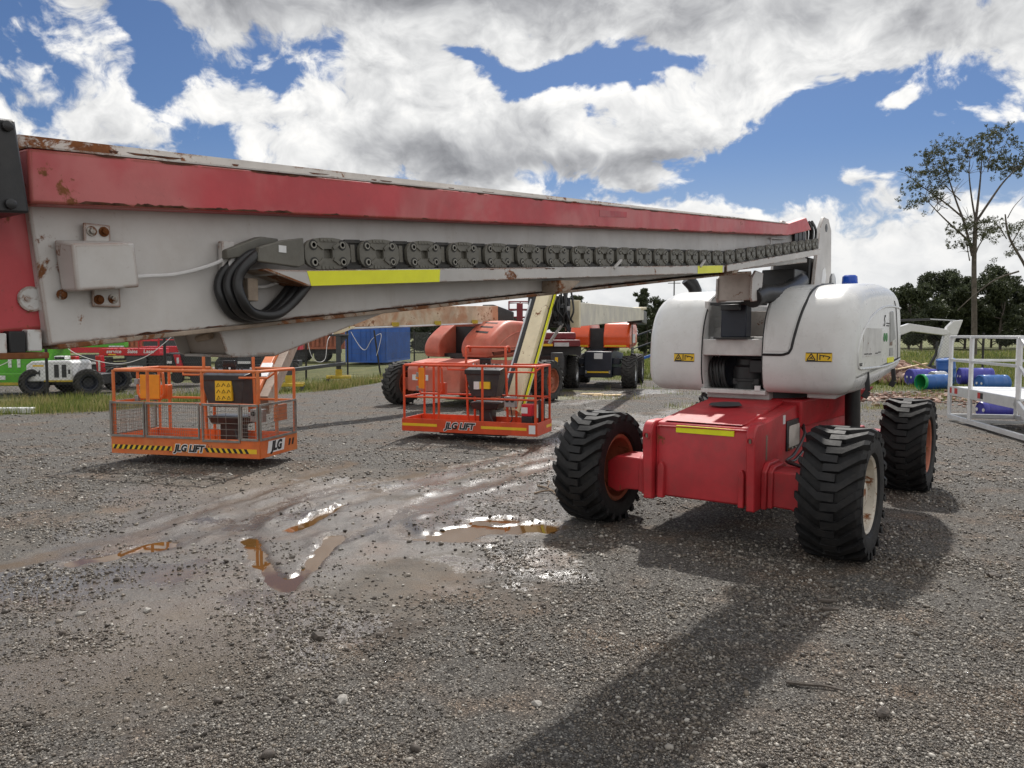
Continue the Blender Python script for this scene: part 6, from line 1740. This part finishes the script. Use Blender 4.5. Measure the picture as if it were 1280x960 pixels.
drum((14.0, 25.6, .36), R(20), .55, .2, 'galvanised', 'small pale drum wedged in the middle of the pile')
drum((15.0, 26.6, .95), R(25), .9, .30, 'drum_blue', 'blue drum standing almost upright at the back of the pile', 0, False, None, True)
drum((14.9, 25.6, .40), R(-12), 1.0, .28, 'drum_indigo', 'indigo drum lying behind the rail of the aluminium platform')
drum((14.55, 23.9, .27), R(5), .9, .26, 'drum_blue', 'dark blue drum half sunk in grass below the platform deck')
drum((10.15, 16.6, .16), R(3), .68, .175, 'drum_indigo', 'small indigo drum lying alone under the aluminium platform')
# mini excavator: white arm
t = empty('mini_excavator', (15.2, 32.5, 0), 0, 'white mini excavator with its bent arm reaching right behind the drums', 'excavator')
def arm(poly, y0, y1, name, mat, bevel=.02):
    b = MB(); b.prism(poly, 1, y0, y1); return b.build(name, mat, t, bevel=bevel)
arm([(.2, 1.2), (.9, 2.05), (1.5, 2.25), (3.0, 2.02), (3.3, 1.85), (3.0, 1.75), (1.6, 1.92), (1.15, 1.75), (.6, 1.0)], -.12, .12, 'boom', 'hood_white')
arm([(3.1, 2.1), (3.35, 2.35), (3.75, 2.4), (3.4, 1.4), (3.05, .25), (2.75, .25), (2.7, .6), (2.95, 1.5)], -.11, .11, 'dipper', 'hood_white')
b = MB(); b.bar((1.0, 0, 2.38), (2.4, 0, 2.42), .05, 8); b.bar((2.4, 0, 2.42), (3.5, 0, 2.36), .03, 8); b.build('ram', 'black_paint', t)
b = MB(); b.bar((2.4, 0, 2.425), (3.5, 0, 2.365), .032, 8); b.build('ram_rod', 'galvanised', t)
b = MB(); b.bar((2.75, 0, 1.5), (2.72, 0, .95), .05, 8); b.bar((2.72, 0, .95), (2.3, 0, .2), .06, 8); b.build('bucket_link', 'black_paint', t)
arm([(2.5, .5), (2.95, .45), (3.1, .0), (2.6, -.1), (2.3, .1)], -.25, .25, 'bucket', 'stand_grey')
for y in (-.7, .4): arm([(-1.2, .05), (-1.35, .25), (-1.15, .5), (.9, .5), (1.1, .25), (.95, .05)], y, y + .3, 'track', 'rubber_dusty')
pbox(t, 'body', 'hood_white', -1.2, .5, -.65, .65, .55, 1.2, .06)
pbox(t, 'cab', 'hood_white', -.5, .4, -.6, .2, 1.2, 2.35, .05)
pbox(t, 'cab_window', 'screen_glass', -.4, .3, -.61, -.59, 1.5, 2.2, .01)
fence('field_fence', [(12.0, 31.5), (15.2, 30.4), (18.0, 29.4), (20.6, 28.4), (23.4, 27.5), (27.0, 26)], 1.85, 'chain link fence with dark posts in front of the green field on the right', link=.12)
# ------------------------------------------------------------------ vegetation
def np_mesh(name, co, faces, mat, nper):
    me = bpy.data.meshes.new(name)
    me.vertices.add(len(co)); me.vertices.foreach_set('co', co.astype(np.float32).ravel())
    me.loops.add(faces.size); me.loops.foreach_set('vertex_index', faces.astype(np.int32).ravel())
    me.polygons.add(len(faces)); me.polygons.foreach_set('loop_start', (np.arange(len(faces)) * nper).astype(np.int32))
    me.update(calc_edges=True)
    me.materials.append(MATS[mat])
    return me
def blades(name, x, y, h, wd, mat, rng, bend=.5):
    n = len(x)
    z = ground_h(x, y)
    a = rng.uniform(0, 2 * PI, n); lx, ly = np.cos(a), np.sin(a)
    b = rng.uniform(0, 2 * PI, n); t = rng.uniform(.1, bend, n) * h
    bx, by = np.cos(b) * t, np.sin(b) * t
    co = np.empty((n, 5, 3))
    co[:, 0] = np.stack([x - lx * wd / 2, y - ly * wd / 2, z - .02], 1)
    co[:, 1] = np.stack([x + lx * wd / 2, y + ly * wd / 2, z - .02], 1)
    co[:, 2] = np.stack([x + lx * wd * .4 + bx * .35, y + ly * wd * .4 + by * .35, z + h * .6], 1)
    co[:, 3] = np.stack([x - lx * wd * .4 + bx * .35, y - ly * wd * .4 + by * .35, z + h * .6], 1)
    co[:, 4] = np.stack([x + bx, y + by, z + h], 1)
    i = np.arange(n)[:, None] * 5
    f = np.concatenate([i + np.array([0, 1, 2]), i + np.array([0, 2, 3]), i + np.array([3, 2, 4])], 1).reshape(-1, 3)
    o = bpy.data.objects.new(name, np_mesh(name, co.reshape(-1, 3), f, mat, 3)); COL.objects.link(o)
    tag(o, kind='stuff')
    return o
rg = np.random.default_rng(11)
# left verge
n = 60000
x = rg.uniform(-22, -2.5, n); y = edge_left(x) + np.abs(rg.normal(0, 1, n)) * 3.2 + rg.uniform(-.3, .3, n)
cl = fbm(x, y, .8, 3, 71)
keep = (cl + rg.uniform(-.25, .25, n) > .48) & (y < 52) & ~((x < -8.5) & (y > 22.0) & (rg.uniform(0, 1, n) < .85))
x, y, cl = x[keep], y[keep], cl[keep]
far = np.clip(y / 25, .7, 2)
blades('tall_grass', x, y, rg.uniform(.05, .30, len(x)) * (0.1 + cl * 1.15), .009 * far + .003, 'grass_blade', rg)
n = 18000
x = rg.uniform(-20, -3, n); y = edge_left(x) + np.abs(rg.normal(0, 1, n)) * 2.2 + rg.uniform(-.5, .3, n)
keep = fbm(x, y, 1.2, 3, 73) > .5
x, y = x[keep], y[keep]
blades('dry_grass', x, y, rg.uniform(.05, .34, len(x)), .010 * np.clip(y / 22, .7, 2), 'dry_blade', rg, .7)
# field on the right
n = 60000
y = np.exp(rg.uniform(np.log(18), np.log(75), n)); x = rg.uniform(.12, .80, n) * y
g = np.array(masks(x, y)[3]); keep = rg.uniform(0, 1, n) < g
x, y = x[keep], y[keep]
blades('field_grass', x, y, rg.uniform(.10, .40, len(x)) * np.where(y > 26, 1.1, .5), .010 * np.clip(y / 20, .8, 4), 'grass_blade', rg)
# thin dry tufts in the gravel on the right
n = 30000
y = rg.uniform(3.5, 22, n); x = rg.uniform(1.5, 14, n)
g = np.array(masks(x, y)[3]); keep = (rg.uniform(0, 1, n) < g * 1.2) & (x < .72 * y + .6) & ~((x > .4) & (y > 6) & (x < 5.5) & (y < 11) & (np.abs((x - 1.76) * .815 - (y - 6.75) * .579) < 1.4))
x, y = x[keep], y[keep]
blades('dry_grass', x, y, rg.uniform(.015, .07, len(x)) * np.clip(y / 8, .6, 2), .004 * np.clip(y / 8, .7, 2.5), 'dry_blade', rg, 1.2)

def leaves_mesh(name, centres, radii, per, size, mat, rng, flat=.75, name2=None):
    cs = []; 
    for c, r, k in zip(centres, radii, per):
        v = rng.normal(0, 1, (k, 3)); v /= np.linalg.norm(v, axis=1)[:, None]
        v *= (rng.uniform(0, 1, k) ** .45)[:, None] * r
        v[:, 2] *= flat
        cs.append(v + np.array(c))
    p = np.concatenate(cs); n = len(p)
    a = rng.normal(0, 1, (n, 3)); a[:, 2] -= .6; a /= np.linalg.norm(a, axis=1)[:, None]
    b = rng.normal(0, 1, (n, 3)); b -= a * (a * b).sum(1)[:, None]; b /= np.linalg.norm(b, axis=1)[:, None]
    L = size * rng.uniform(.6, 1.3, n)[:, None]; Wd = L * rng.uniform(.22, .42, n)[:, None]
    co = np.stack([p - a * L / 2, p + b * Wd / 2, p + a * L / 2, p - b * Wd / 2], 1).reshape(-1, 3)
    f = np.arange(n * 4).reshape(-1, 4)
    return np_mesh(name, co, f, mat, 4)
def limb(b, pts, r0, r1, n=7, per=5):
    P = catmull(pts, per); k = len(P)
    b.tube(P, [r0 + (r1 - r0) * i / (k - 1) for i in range(k)], n)
# the tall gum on the right: limbs set by hand, in metres on the tree itself
def tree_root(name, loc, label, cat='tree', group=None):
    return empty(name, (loc[0], loc[1], -.1), 0, label, cat, group)
rt_ = random.Random(21)
GT = (36.0, 60.0)
t = tree_root('gum_tree', GT, 'tall thin gum tree with a sparse umbrella crown against the sky')
def gp(zx, zy, dy=0.0):     # from the tree's own outline: sideways and upward, in metres
    return ((zx - 468) * .01756, dy, (945 - zy) * .01756 + 1.9)
b = MB()
limb(b, [(0.05, 0, -.5), gp(468, 945), gp(462, 780), gp(455, 620), gp(455, 445)], .24, .15, 9)
b.build('trunk', 'bark', t)
L = [([(447, 600), (437, 540), (412, 440), (385, 360), (345, 235), (330, 170)], .13, .03, .5),
     ([(442, 552), (400, 520), (330, 470), (260, 415), (215, 380)], .10, .025, -.6),
     ([(455, 448), (425, 360), (398, 250), (390, 190)], .09, .025, -.5),
     ([(455, 445), (478, 340), (498, 240), (515, 130)], .12, .03, .7),
     ([(458, 450), (500, 370), (545, 290), (590, 235), (630, 195)], .10, .025, -.7),
     ([(412, 445), (340, 370), (260, 300), (205, 245)], .08, .02, .8),
     ([(500, 235), (530, 190), (570, 130)], .045, .015, .9), ([(385, 360), (330, 300), (290, 250)], .05, .015, 0.2), ([(345, 240), (310, 210), (270, 190)], .04, .012, .8),
     ([(260, 415), (262, 380), (300, 350)], .03, .01, -.9), ([(330, 395), (280, 380), (210, 345)], .03, .01, -.4),
     ([(458, 600), (490, 560), (530, 520), (560, 480)], .07, .02, 1.0), ([(400, 470), (440, 430), (470, 440)], .03, .01, .6), ([(435, 620), (400, 590), (360, 530)], .05, .015, -.9)]
cen, rad = [], []
for pts, r0, r1, dy in L:
    b = MB(); P = [gp(px, py, dy * i / (len(pts) - 1) * 1.8) for i, (px, py) in enumerate(pts)]
    limb(b, P, r0, r1, 6); b.build('limb', 'bark', t)
    for i in range(len(P)):
        q = P[i]
        if i >= len(P) - 2:
            for _ in range(5):
                b = MB(); e = (q[0] + rt_.uniform(-1.3, 1.3), q[1] + rt_.uniform(-.9, .9), q[2] + rt_.uniform(-.1, 1.1))
                limb(b, [q, ((q[0] + e[0]) / 2 + rt_.uniform(-.1, .1), (q[1] + e[1]) / 2, (q[2] + e[2]) / 2 + .1), e], .02, .008, 4, 3); b.build('twig', 'bark', t)
for (zx, zy, r) in [(520, 80, .55), (585, 120, .6), (620, 185, .5), (465, 105, .5), (500, 190, .5), (545, 60, .4), (330, 125, .6), (392, 140, .55), (285, 185, .65), (205, 215, .6), (180, 300, .45), (240, 245, .55), (345, 205, .5), (300, 290, .45), (195, 365, .5), (270, 345, .4), (450, 150, .5), (560, 200, .45), (430, 470, .5), (480, 500, .45), (560, 480, .5), (370, 480, .45), (520, 450, .4), (600, 240, .4), (250, 150, .35), (640, 215, .3), (375, 550, .35), (330, 240, .4)]:
    for _ in range(30):
        q = gp(zx, zy, rt_.uniform(-1.4, 1.4)); cen.append((q[0] + rt_.gauss(0, r * 1.0), q[1], q[2] + rt_.gauss(0, .55 * r))); rad.append(rt_.uniform(.07, .26))
o = inst('crown', leaves_mesh('crown', cen, rad, [int(95 * q) + 3 for q in rad], .19, 'gum_leaf', rg, 1.0), t)

def gen_tree(name, loc, H, Rc, label, mat, nb=9, leaf=.28, per=260, dens=1.0, seed=0, trunk_r=.18, low=.25, sparse=False, group=None):
    rr = random.Random(seed)
    t = tree_root(name, loc, label, 'tree', group)
    b = MB(); top = (rr.uniform(-.4, .4), rr.uniform(-.3, .3), H * .82)
    limb(b, [(0, 0, -.3), (rr.uniform(-.15, .15), 0, H * .3), (rr.uniform(-.3, .3), 0, H * .6), top], trunk_r, trunk_r * .25, 7)
    b.build('trunk', 'bark', t)
    cen, rad = [], []
    for k in range(nb):
        z0 = H * (low + (.75 - low) * k / nb); a = rr.uniform(0, 2 * PI)
        z1 = z0 + H * rr.uniform(.12, .3)
        env = Rc * (math.sin(PI * min(1, max(.12, (z1 / H - low * .5) / (1.08 - low * .5)))) ** .7)
        d = env * rr.uniform(.6, 1.0)
        e = (math.cos(a) * d, math.sin(a) * d, min(z1, H * .97))
        b = MB(); limb(b, [(0, 0, z0), (e[0] * .4, e[1] * .4, z0 + (e[2] - z0) * .35), e], trunk_r * .45, .02, 5, 4); b.build('limb', 'bark', t)
        for q in range(8 if not sparse else 2):
            s = rr.uniform(.45, 1.05)
            cen.append((e[0] * s + rr.uniform(-.5, .5) * Rc * .35, e[1] * s + rr.uniform(-.5, .5) * Rc * .35, z0 + (e[2] - z0) * s + rr.uniform(-.1, .25) * H * .25)); rad.append(Rc * rr.uniform(.10, .34) * (.7 if sparse else 1))
    cen.append(top); rad.append(Rc * .3)
    for q in range(3):
        cen.append((top[0] + rr.uniform(-.5, .5), top[1], H * rr.uniform(.84, 1.0))); rad.append(Rc * rr.uniform(.14, .25))
    inst('crown', leaves_mesh('crown', cen, rad, [int(per * dens * (r / (Rc * .3)) ** 2) + 12 for r in rad], leaf, mat, np.random.default_rng(seed + 5)), t)
    return t
# second, paler gum right of it with low leaning limbs
t = tree_root('gum_tree', (38.2, 57.0), 'slender pale gum leaning at the right edge, lower than the tall one')
def hp(px, py, dy=0.0): return ((px - 1290) * .0593, dy, (418 - py) * .0593 + 1.9)
cen, rad = [], []
for pts, r0, r1, dy in [([(1300, 418), (1290, 350), (1262, 300), (1255, 270)], .16, .05, 0), ([(1275, 340), (1250, 350), (1225, 372), (1212, 388)], .07, .03, .4), ([(1262, 310), (1278, 290), (1290, 275)], .05, .02, .5), ([(1258, 300), (1240, 285), (1228, 292)], .04, .015, -.6), ([(1258, 275), (1262, 262), (1270, 250)], .04, .015, -.3)]:
    b = MB(); P = [hp(x, y, dy * i) for i, (x, y) in enumerate(pts)]; limb(b, P, r0, r1, 6); b.build('limb' if r0 < .15 else 'trunk', 'bark', t)
for (x, y, r) in [(1262, 285, .8), (1278, 282, .8), (1250, 300, .7), (1240, 292, .5), (1290, 300, .9), (1272, 310, .7), (1285, 330, .8), (1255, 320, .6), (1300, 280, .9)]:
    for _ in range(4):
        q = hp(x, y, rt_.uniform(-1, 1)); cen.append((q[0] + rt_.uniform(-r, r) * .8, q[1], q[2] + rt_.uniform(-r, r) * .5)); rad.append(r * .5)
inst('crown', leaves_mesh('crown', cen, rad, [42] * len(cen), .18, 'gum_leaf', rg), t)
# tree whose crown just enters the top right corner
t = tree_root('gum_tree', (25.6, 36.0), 'gum tree outside the frame, its leafy twig entering at the top right')
b = MB(); limb(b, [(.6, 0, -.3), (.4, 0, 5), (.2, .1, 9), (-.6, .1, 11.6)], .25, .05, 7); b.build('trunk', 'bark', t)
cen = [(-1.5, 0, 10.9), (-1.45, .1, 11.4), (-1.0, 0, 11.7), (-.6, .2, 11.2), (-.2, .3, 12), (-1.6, .1, 10.2), (.4, 0, 11), (-.9, .1, 9.6)]
for c in cen:
    b = MB(); limb(b, [(.2, .1, 9.2), ((c[0]) * .5, c[1], (c[2] + 9.2) / 2 + .2), c], .05, .012, 5, 4); b.build('limb', 'bark', t)
inst('crown', leaves_mesh('crown', cen, [.45, .4, .5, .6, .6, .25, .6, .2], [70, 60, 120, 150, 150, 16, 150, 14], .17, 'gum_leaf', rg), t)
# dark trees along the far side of the field
k = 0
for (px, dist, Hm, Rc, lab) in [
    (1135, 92, 7.6, 3.0, 'dark bushy tree just right of the white hood'), (1150, 84, 6.6, 2.4, 'low dark tree above the excavator arm'), (1168, 96, 9.6, 3.4, 'loose dark tree with gaps, left of the tall gum'),
    (1188, 88, 8.2, 2.8, 'dark tree directly left of the tall gum trunk'), (1205, 94, 9.0, 3.4, 'dense dark tree behind the tall gum trunk'), (1228, 90, 9.6, 3.6, 'tall dark tree right of the tall gum trunk'),
    (1250, 86, 8.8, 3.3, 'dark tree behind the pale leaning gum'), (1272, 92, 8.4, 3.4, 'dark tree at the right edge of the field'), (1300, 88, 8.6, 3.6, 'dark tree beyond the right edge'), (1120, 100, 6.0, 3.2, 'dark tree half hidden by the white hood'), (1330, 90, 9, 3.6, 'dark tree well beyond the right edge'),
    (1178, 104, 6.0, 3.4, 'low dark bush far behind the excavator'), (1238, 102, 6.4, 3.6, 'low dark bush far behind the fence posts')]:
    gen_tree('tree', ((px - 640) / 961 * dist, dist), Hm, Rc, lab, 'dark_leaf', 10, .42, 330, 1.0, 100 + k, .16, .06, group='dark trees across the field'); k += 1
for (px, dist, Hm, Rc, lab, lf) in [
    (815, 60, 4.6, 2.1, 'dark tree behind the orange lift, left of the white hood', .26), (806, 58, 5.7, 1.0, 'thin taller tree top rising from the dark tree behind the orange lift', .22), (838, 64, 4.5, 2.2, 'dark tree partly hidden by the left white hood', .26),
    (722, 62, 4.9, 1.6, 'dark tree behind the cream boom and black hoses', .26), (700, 66, 4.6, 1.8, 'dark tree behind the black hose bundle', .26), (760, 70, 3.6, 2.0, 'low dark tree below the cream boom', .26)]:
    gen_tree('tree', ((px - 640) / 961 * dist, dist), Hm, Rc, lab, 'dark_leaf', 9, lf, 300, 1.0, 150 + k, .12, .06, group='dark trees behind the lifts'); k += 1
for (px, dist, Hm, Rc, lab) in [(512, 75, 3.4, 2.2, 'grey green hedge tree right of the blue container'), (535, 78, 3.5, 2.2, 'grey green hedge tree left of the salmon hood'), (558, 80, 3.4, 2.2, 'hedge tree behind the salmon hood'), (600, 82, 3.4, 2.4, 'hedge tree behind the salmon lift'), (645, 80, 3.3, 2.3, 'hedge tree behind the maroon platform')]:
    gen_tree('tree', ((px - 640) / 961 * dist, dist), Hm, Rc, lab, 'hedge_leaf', 8, .34, 260, 1.0, 180 + k, .12, .05, group='hedge behind the yard'); k += 1
# thin pole behind the cream boom
b = MB(); b.tube([(0, 0, -.3), (0, 0, 6.2)], .07, 8, r2=.05); b.tube([(-.5, 0, 5.9), (.5, 0, 5.9)], .04, 6); o = b.build('utility_pole', 'stand_grey'); o.location = (13.0, 62, 0); tag(o, 'thin dark pole rising left of the white hood', 'pole')
b = None
# ------------------------------------------------------------------ loose gravel, stones, sticks and rubble
rg = np.random.default_rng(5)
ico_v = []
ph = (1 + 5 ** .5) / 2
for a in (-1, 1):
    for c in (-ph, ph): ico_v += [(0, a, c), (a, c, 0), (c, 0, a)]
ico_v = np.array(ico_v) / math.hypot(1, ph)
def hull_faces(v):
    from itertools import combinations
    d = min(np.linalg.norm(v[0] - v[i]) for i in range(1, len(v))) * 1.05
    F = []
    for a, b_, c in combinations(range(len(v)), 3):
        if all(np.linalg.norm(v[i] - v[j]) < d for i, j in ((a, b_), (b_, c), (a, c))):
            n = np.cross(v[b_] - v[a], v[c] - v[a])
            F.append((a, b_, c) if n @ v[a] > 0 else (a, c, b_))
    return np.array(F)
ico_f = hull_faces(ico_v)
oct_v = np.array([(1, 0, 0), (-1, 0, 0), (0, 1, 0), (0, -1, 0), (0, 0, 1), (0, 0, -1)], float)
oct_f = np.array([(0, 2, 4), (2, 1, 4), (1, 3, 4), (3, 0, 4), (2, 0, 5), (1, 2, 5), (3, 1, 5), (0, 3, 5)])
def stones(name, x, y, r, mat, base_v=ico_v, base_f=ico_f, sink=.3, flat=(.45, .85)):
    n = len(x); k = len(base_v)
    z = ground_h(x, y)
    rad = rg.uniform(.65, 1.25, (n, k, 1))
    v = base_v[None] * rad
    sc = np.stack([rg.uniform(.75, 1.35, n), rg.uniform(.6, 1.1, n), rg.uniform(flat[0], flat[1], n)], 1)[:, None, :]
    v = v * sc * r[:, None, None]
    a = rg.uniform(0, 2 * PI, n); c, s_ = np.cos(a)[:, None], np.sin(a)[:, None]
    tl = rg.normal(0, .25, n)[:, None]
    vx, vy, vz = v[..., 0], v[..., 1], v[..., 2]
    vz2 = vz * np.cos(tl) + vx * np.sin(tl); vx2 = vx * np.cos(tl) - vz * np.sin(tl)
    X = vx2 * c - vy * s_ + x[:, None]; Y = vx2 * s_ + vy * c + y[:, None]
    Z = vz2 + (z + r * sink)[:, None]
    co = np.stack([X, Y, Z], -1).reshape(-1, 3)
    f = (np.arange(n)[:, None, None] * k + base_f[None]).reshape(-1, 3)
    o = bpy.data.objects.new(name, np_mesh(name, co, f, mat, 3)); COL.objects.link(o); tag(o, kind='stuff')
    return o
def scatter(n, y0, y1, dens):
    u = rg.uniform(0, 1, n)
    y = 1 / (1 / y0 + u * (1 / y1 - 1 / y0))         # thins out with distance
    x = rg.uniform(-.74, .74, n) * y + rg.uniform(-.4, .4, n)
    w_, mud_, g_, gr_ = masks(x, y)[:4]
    n2 = fbm(x, y, 1.6, 3, 91)
    p = dens(x, y, w_, mud_, g_, gr_, n2)
    k = rg.uniform(0, 1, n) < p
    return x[k], y[k]
x, y = scatter(185000, 2.55, 13, lambda x, y, w_, m_, g_, gr_, n2: np.clip(g_ * (.35 + 1.5 * sst(n2, .36, .62)) * .75 * (1 - gr_ * .5), 0, 1))
r = rg.lognormal(math.log(.0053), .40, len(x)) * np.clip(y / 4.0, .85, 1.6)
stones('gravel', x, y, np.clip(r, .0035, .017), 'gravel_stone', oct_v * np.array([1, 1, 1]), oct_f)
x, y = scatter(26000, 2.55, 11, lambda x, y, w_, m_, g_, gr_, n2: np.clip(.16 + g_ * .9 * sst(n2, .35, .6), 0, 1) * (1 - m_))
r = rg.lognormal(math.log(.0084), .36, len(x)) * np.clip(y / 4.5, .8, 1.5)
stones('coarse_gravel', x, y, np.clip(r, .006, .024), 'gravel_stone')
x, y = scatter(9000, 9, 30, lambda x, y, w_, m_, g_, gr_, n2: np.clip(.2 + g_ * .6, 0, 1) * (1 - m_) * (1 - gr_ * .6))
stones('coarse_gravel', x, y, rg.uniform(.012, .028, len(x)), 'gravel_stone', oct_v, oct_f)
# dark clods of mud thrown up along the tracks
x, y = scatter(5200, 3.0, 7.5, lambda x, y, w_, m_, g_, gr_, n2: (x < 1.2) * sst(n2, .46, .62) * (.2 + .4 * sst(w_, .05, .35)) * (1 - m_))
stones('mud_clods', x, y, rg.lognormal(math.log(.010), .45, len(x)).clip(.005, .032), 'stone_dark')
# a few stones one can name
def rock(x, y, r, mat, lab, seed):
    rr = np.random.default_rng(seed)
    bm = bmesh.new(); bmesh.ops.create_icosphere(bm, subdivisions=2, radius=r)
    for v in bm.verts:
        p = np.array(v.co) / r
        f = 1 + .25 * math.sin(p[0] * 3 + seed) * math.cos(p[1] * 4 + seed) + rr.uniform(-.10, .10)
        v.co = Vector((p[0] * 1.25 * f, p[1] * .9 * f, p[2] * .7 * f)) * r
    me = bpy.data.meshes.new('stone'); bm.to_mesh(me); bm.free(); me.materials.append(MATS[mat])
    o = bpy.data.objects.new('stone', me); COL.objects.link(o); o.location = (x, y, gz(x, y) + r * .35); o.rotation_euler = (0, 0, seed)
    tag(o, lab, 'stone')
rock(1.74, 3.50, .036, 'stone_dark', 'dark angular stone near the lower right, below the stick', 1)
rock(3.54, 5.54, .036, 'stone_dark', 'round dark stone at the right edge among dry grass', 2)
rock(-1.14, 4.42, .036, 'stone_dark', 'dark clod of mud on the muddy ground left of the middle', 3)
rock(-2.75, 4.8, .026, 'stone_pale', 'whitish stone at the far left of the muddy area', 4)
rock(-2.35, 4.85, .024, 'stone_pale', 'pale stone just right of the whitish one at left', 5)
rock(-1.62, 4.85, .018, 'stone_pale', 'small pale pebble below the forked puddle', 6)
rock(-.02, 6.45, .022, 'stone_pale', 'small pale stone below the long puddle', 7)
rock(-.82, 3.62, .030, 'stone_pale', 'flat pale stone in the gravel at the bottom', 8)
rock(.12, 3.60, .02, 'stone_pale', 'pale stone in the gravel at the bottom right of middle', 9)
def stick(pts, r, lab, mat='twig_wood'):
    b = MB(); P = catmull([(x, y, gz(x, y) + z) for x, y, z in pts], 4); b.tube(P, [r * (1 - .5 * i / len(P)) for i in range(len(P))], 6)
    tag(b.build('stick', mat), lab, 'stick')
stick([(1.40, 3.82, .012), (1.50, 3.79, .016), (1.58, 3.77, .014), (1.66, 3.72, .012)], .012, 'dark wet stick lying on the gravel at lower right', 'stone_dark')
stick([(.25, 8.5, .01), (.42, 8.55, .03), (.62, 8.45, .01)], .012, 'pale twig left of the front tyre, lying crosswise')
stick([(.30, 8.9, .01), (.42, 8.7, .02), (.50, 8.35, .01)], .012, 'pale twig left of the front tyre, pointing at the camera')
stick([(.42, 9.15, .01), (.44, 8.95, .05), (.40, 8.72, .02)], .010, 'short pale twig standing up beside the front tyre')
stick([(.48, 8.2, .01), (.62, 8.25, .02), (.78, 8.15, .01)], .010, 'thin pale twig nearest the front tyre')
stick([(2.02, 4.9, .01), (2.12, 4.88, .012)], .018, 'short dark piece of bark on the gravel below the near tyre', 'stone_dark')
stick([(2.05, 5.05, .01), (2.17, 5.03, .012)], .018, 'dark flake of bark above the other below the near tyre', 'stone_dark')
# rubble strip and debris heap on the right
n = 900
y = rg.normal(21.5, 1.0, n); x = rg.uniform(9.3, 14.5, n) + (y - 21) * .3
stones('rubble', x, y, rg.uniform(.02, .09, n), 'brick_rubble', flat=(.3, .6))
n = 700
a = rg.uniform(0, 2 * PI, n); q = rg.uniform(0, 1, n) ** .6
x = 14.0 + np.cos(a) * q * 1.7; y = 28.0 + np.sin(a) * q * 1.2
o = stones('debris_heap', x, y, rg.uniform(.06, .20, n), 'brick_rubble', flat=(.3, .7))
v = np.empty(len(o.data.vertices) * 3, np.float32); o.data.vertices.foreach_get('co', v); v = v.reshape(-1, 3)
v[:, 2] += .75 * np.clip(1 - np.hypot((v[:, 0] - 14.0) / 1.8, (v[:, 1] - 28) / 1.3), 0, 1) ** .8; o.data.vertices.foreach_set('co', v.ravel())
for k, (p, q_) in enumerate((((13.6, 27.2, .55), (14.9, 27.6, .75)), ((13.4, 27.4, .45), (14.6, 27.0, .5)), ((14.2, 27.2, .85), (15.6, 27.8, .35)))):
    b = MB(); b.rbar(p, q_, .10, .04); tag(b.build('plank', 'timber', None, bevel=.004), ('longest split board lying on top of the debris heap', 'split board at the front of the debris heap', 'split board sloping down the right of the debris heap')[k], 'plank')
b = MB()
rr = random.Random(4)
P = [(13.3 + rr.uniform(-.3, .3), 27.6 + rr.uniform(-.3, .3), .6 + rr.uniform(-.1, .25)) for _ in range(26)]
b.tube(catmull(P, 4), .02, 5); tag(b.build('netting', 'net_teal'), 'tangled teal netting on the left of the debris heap', 'netting')
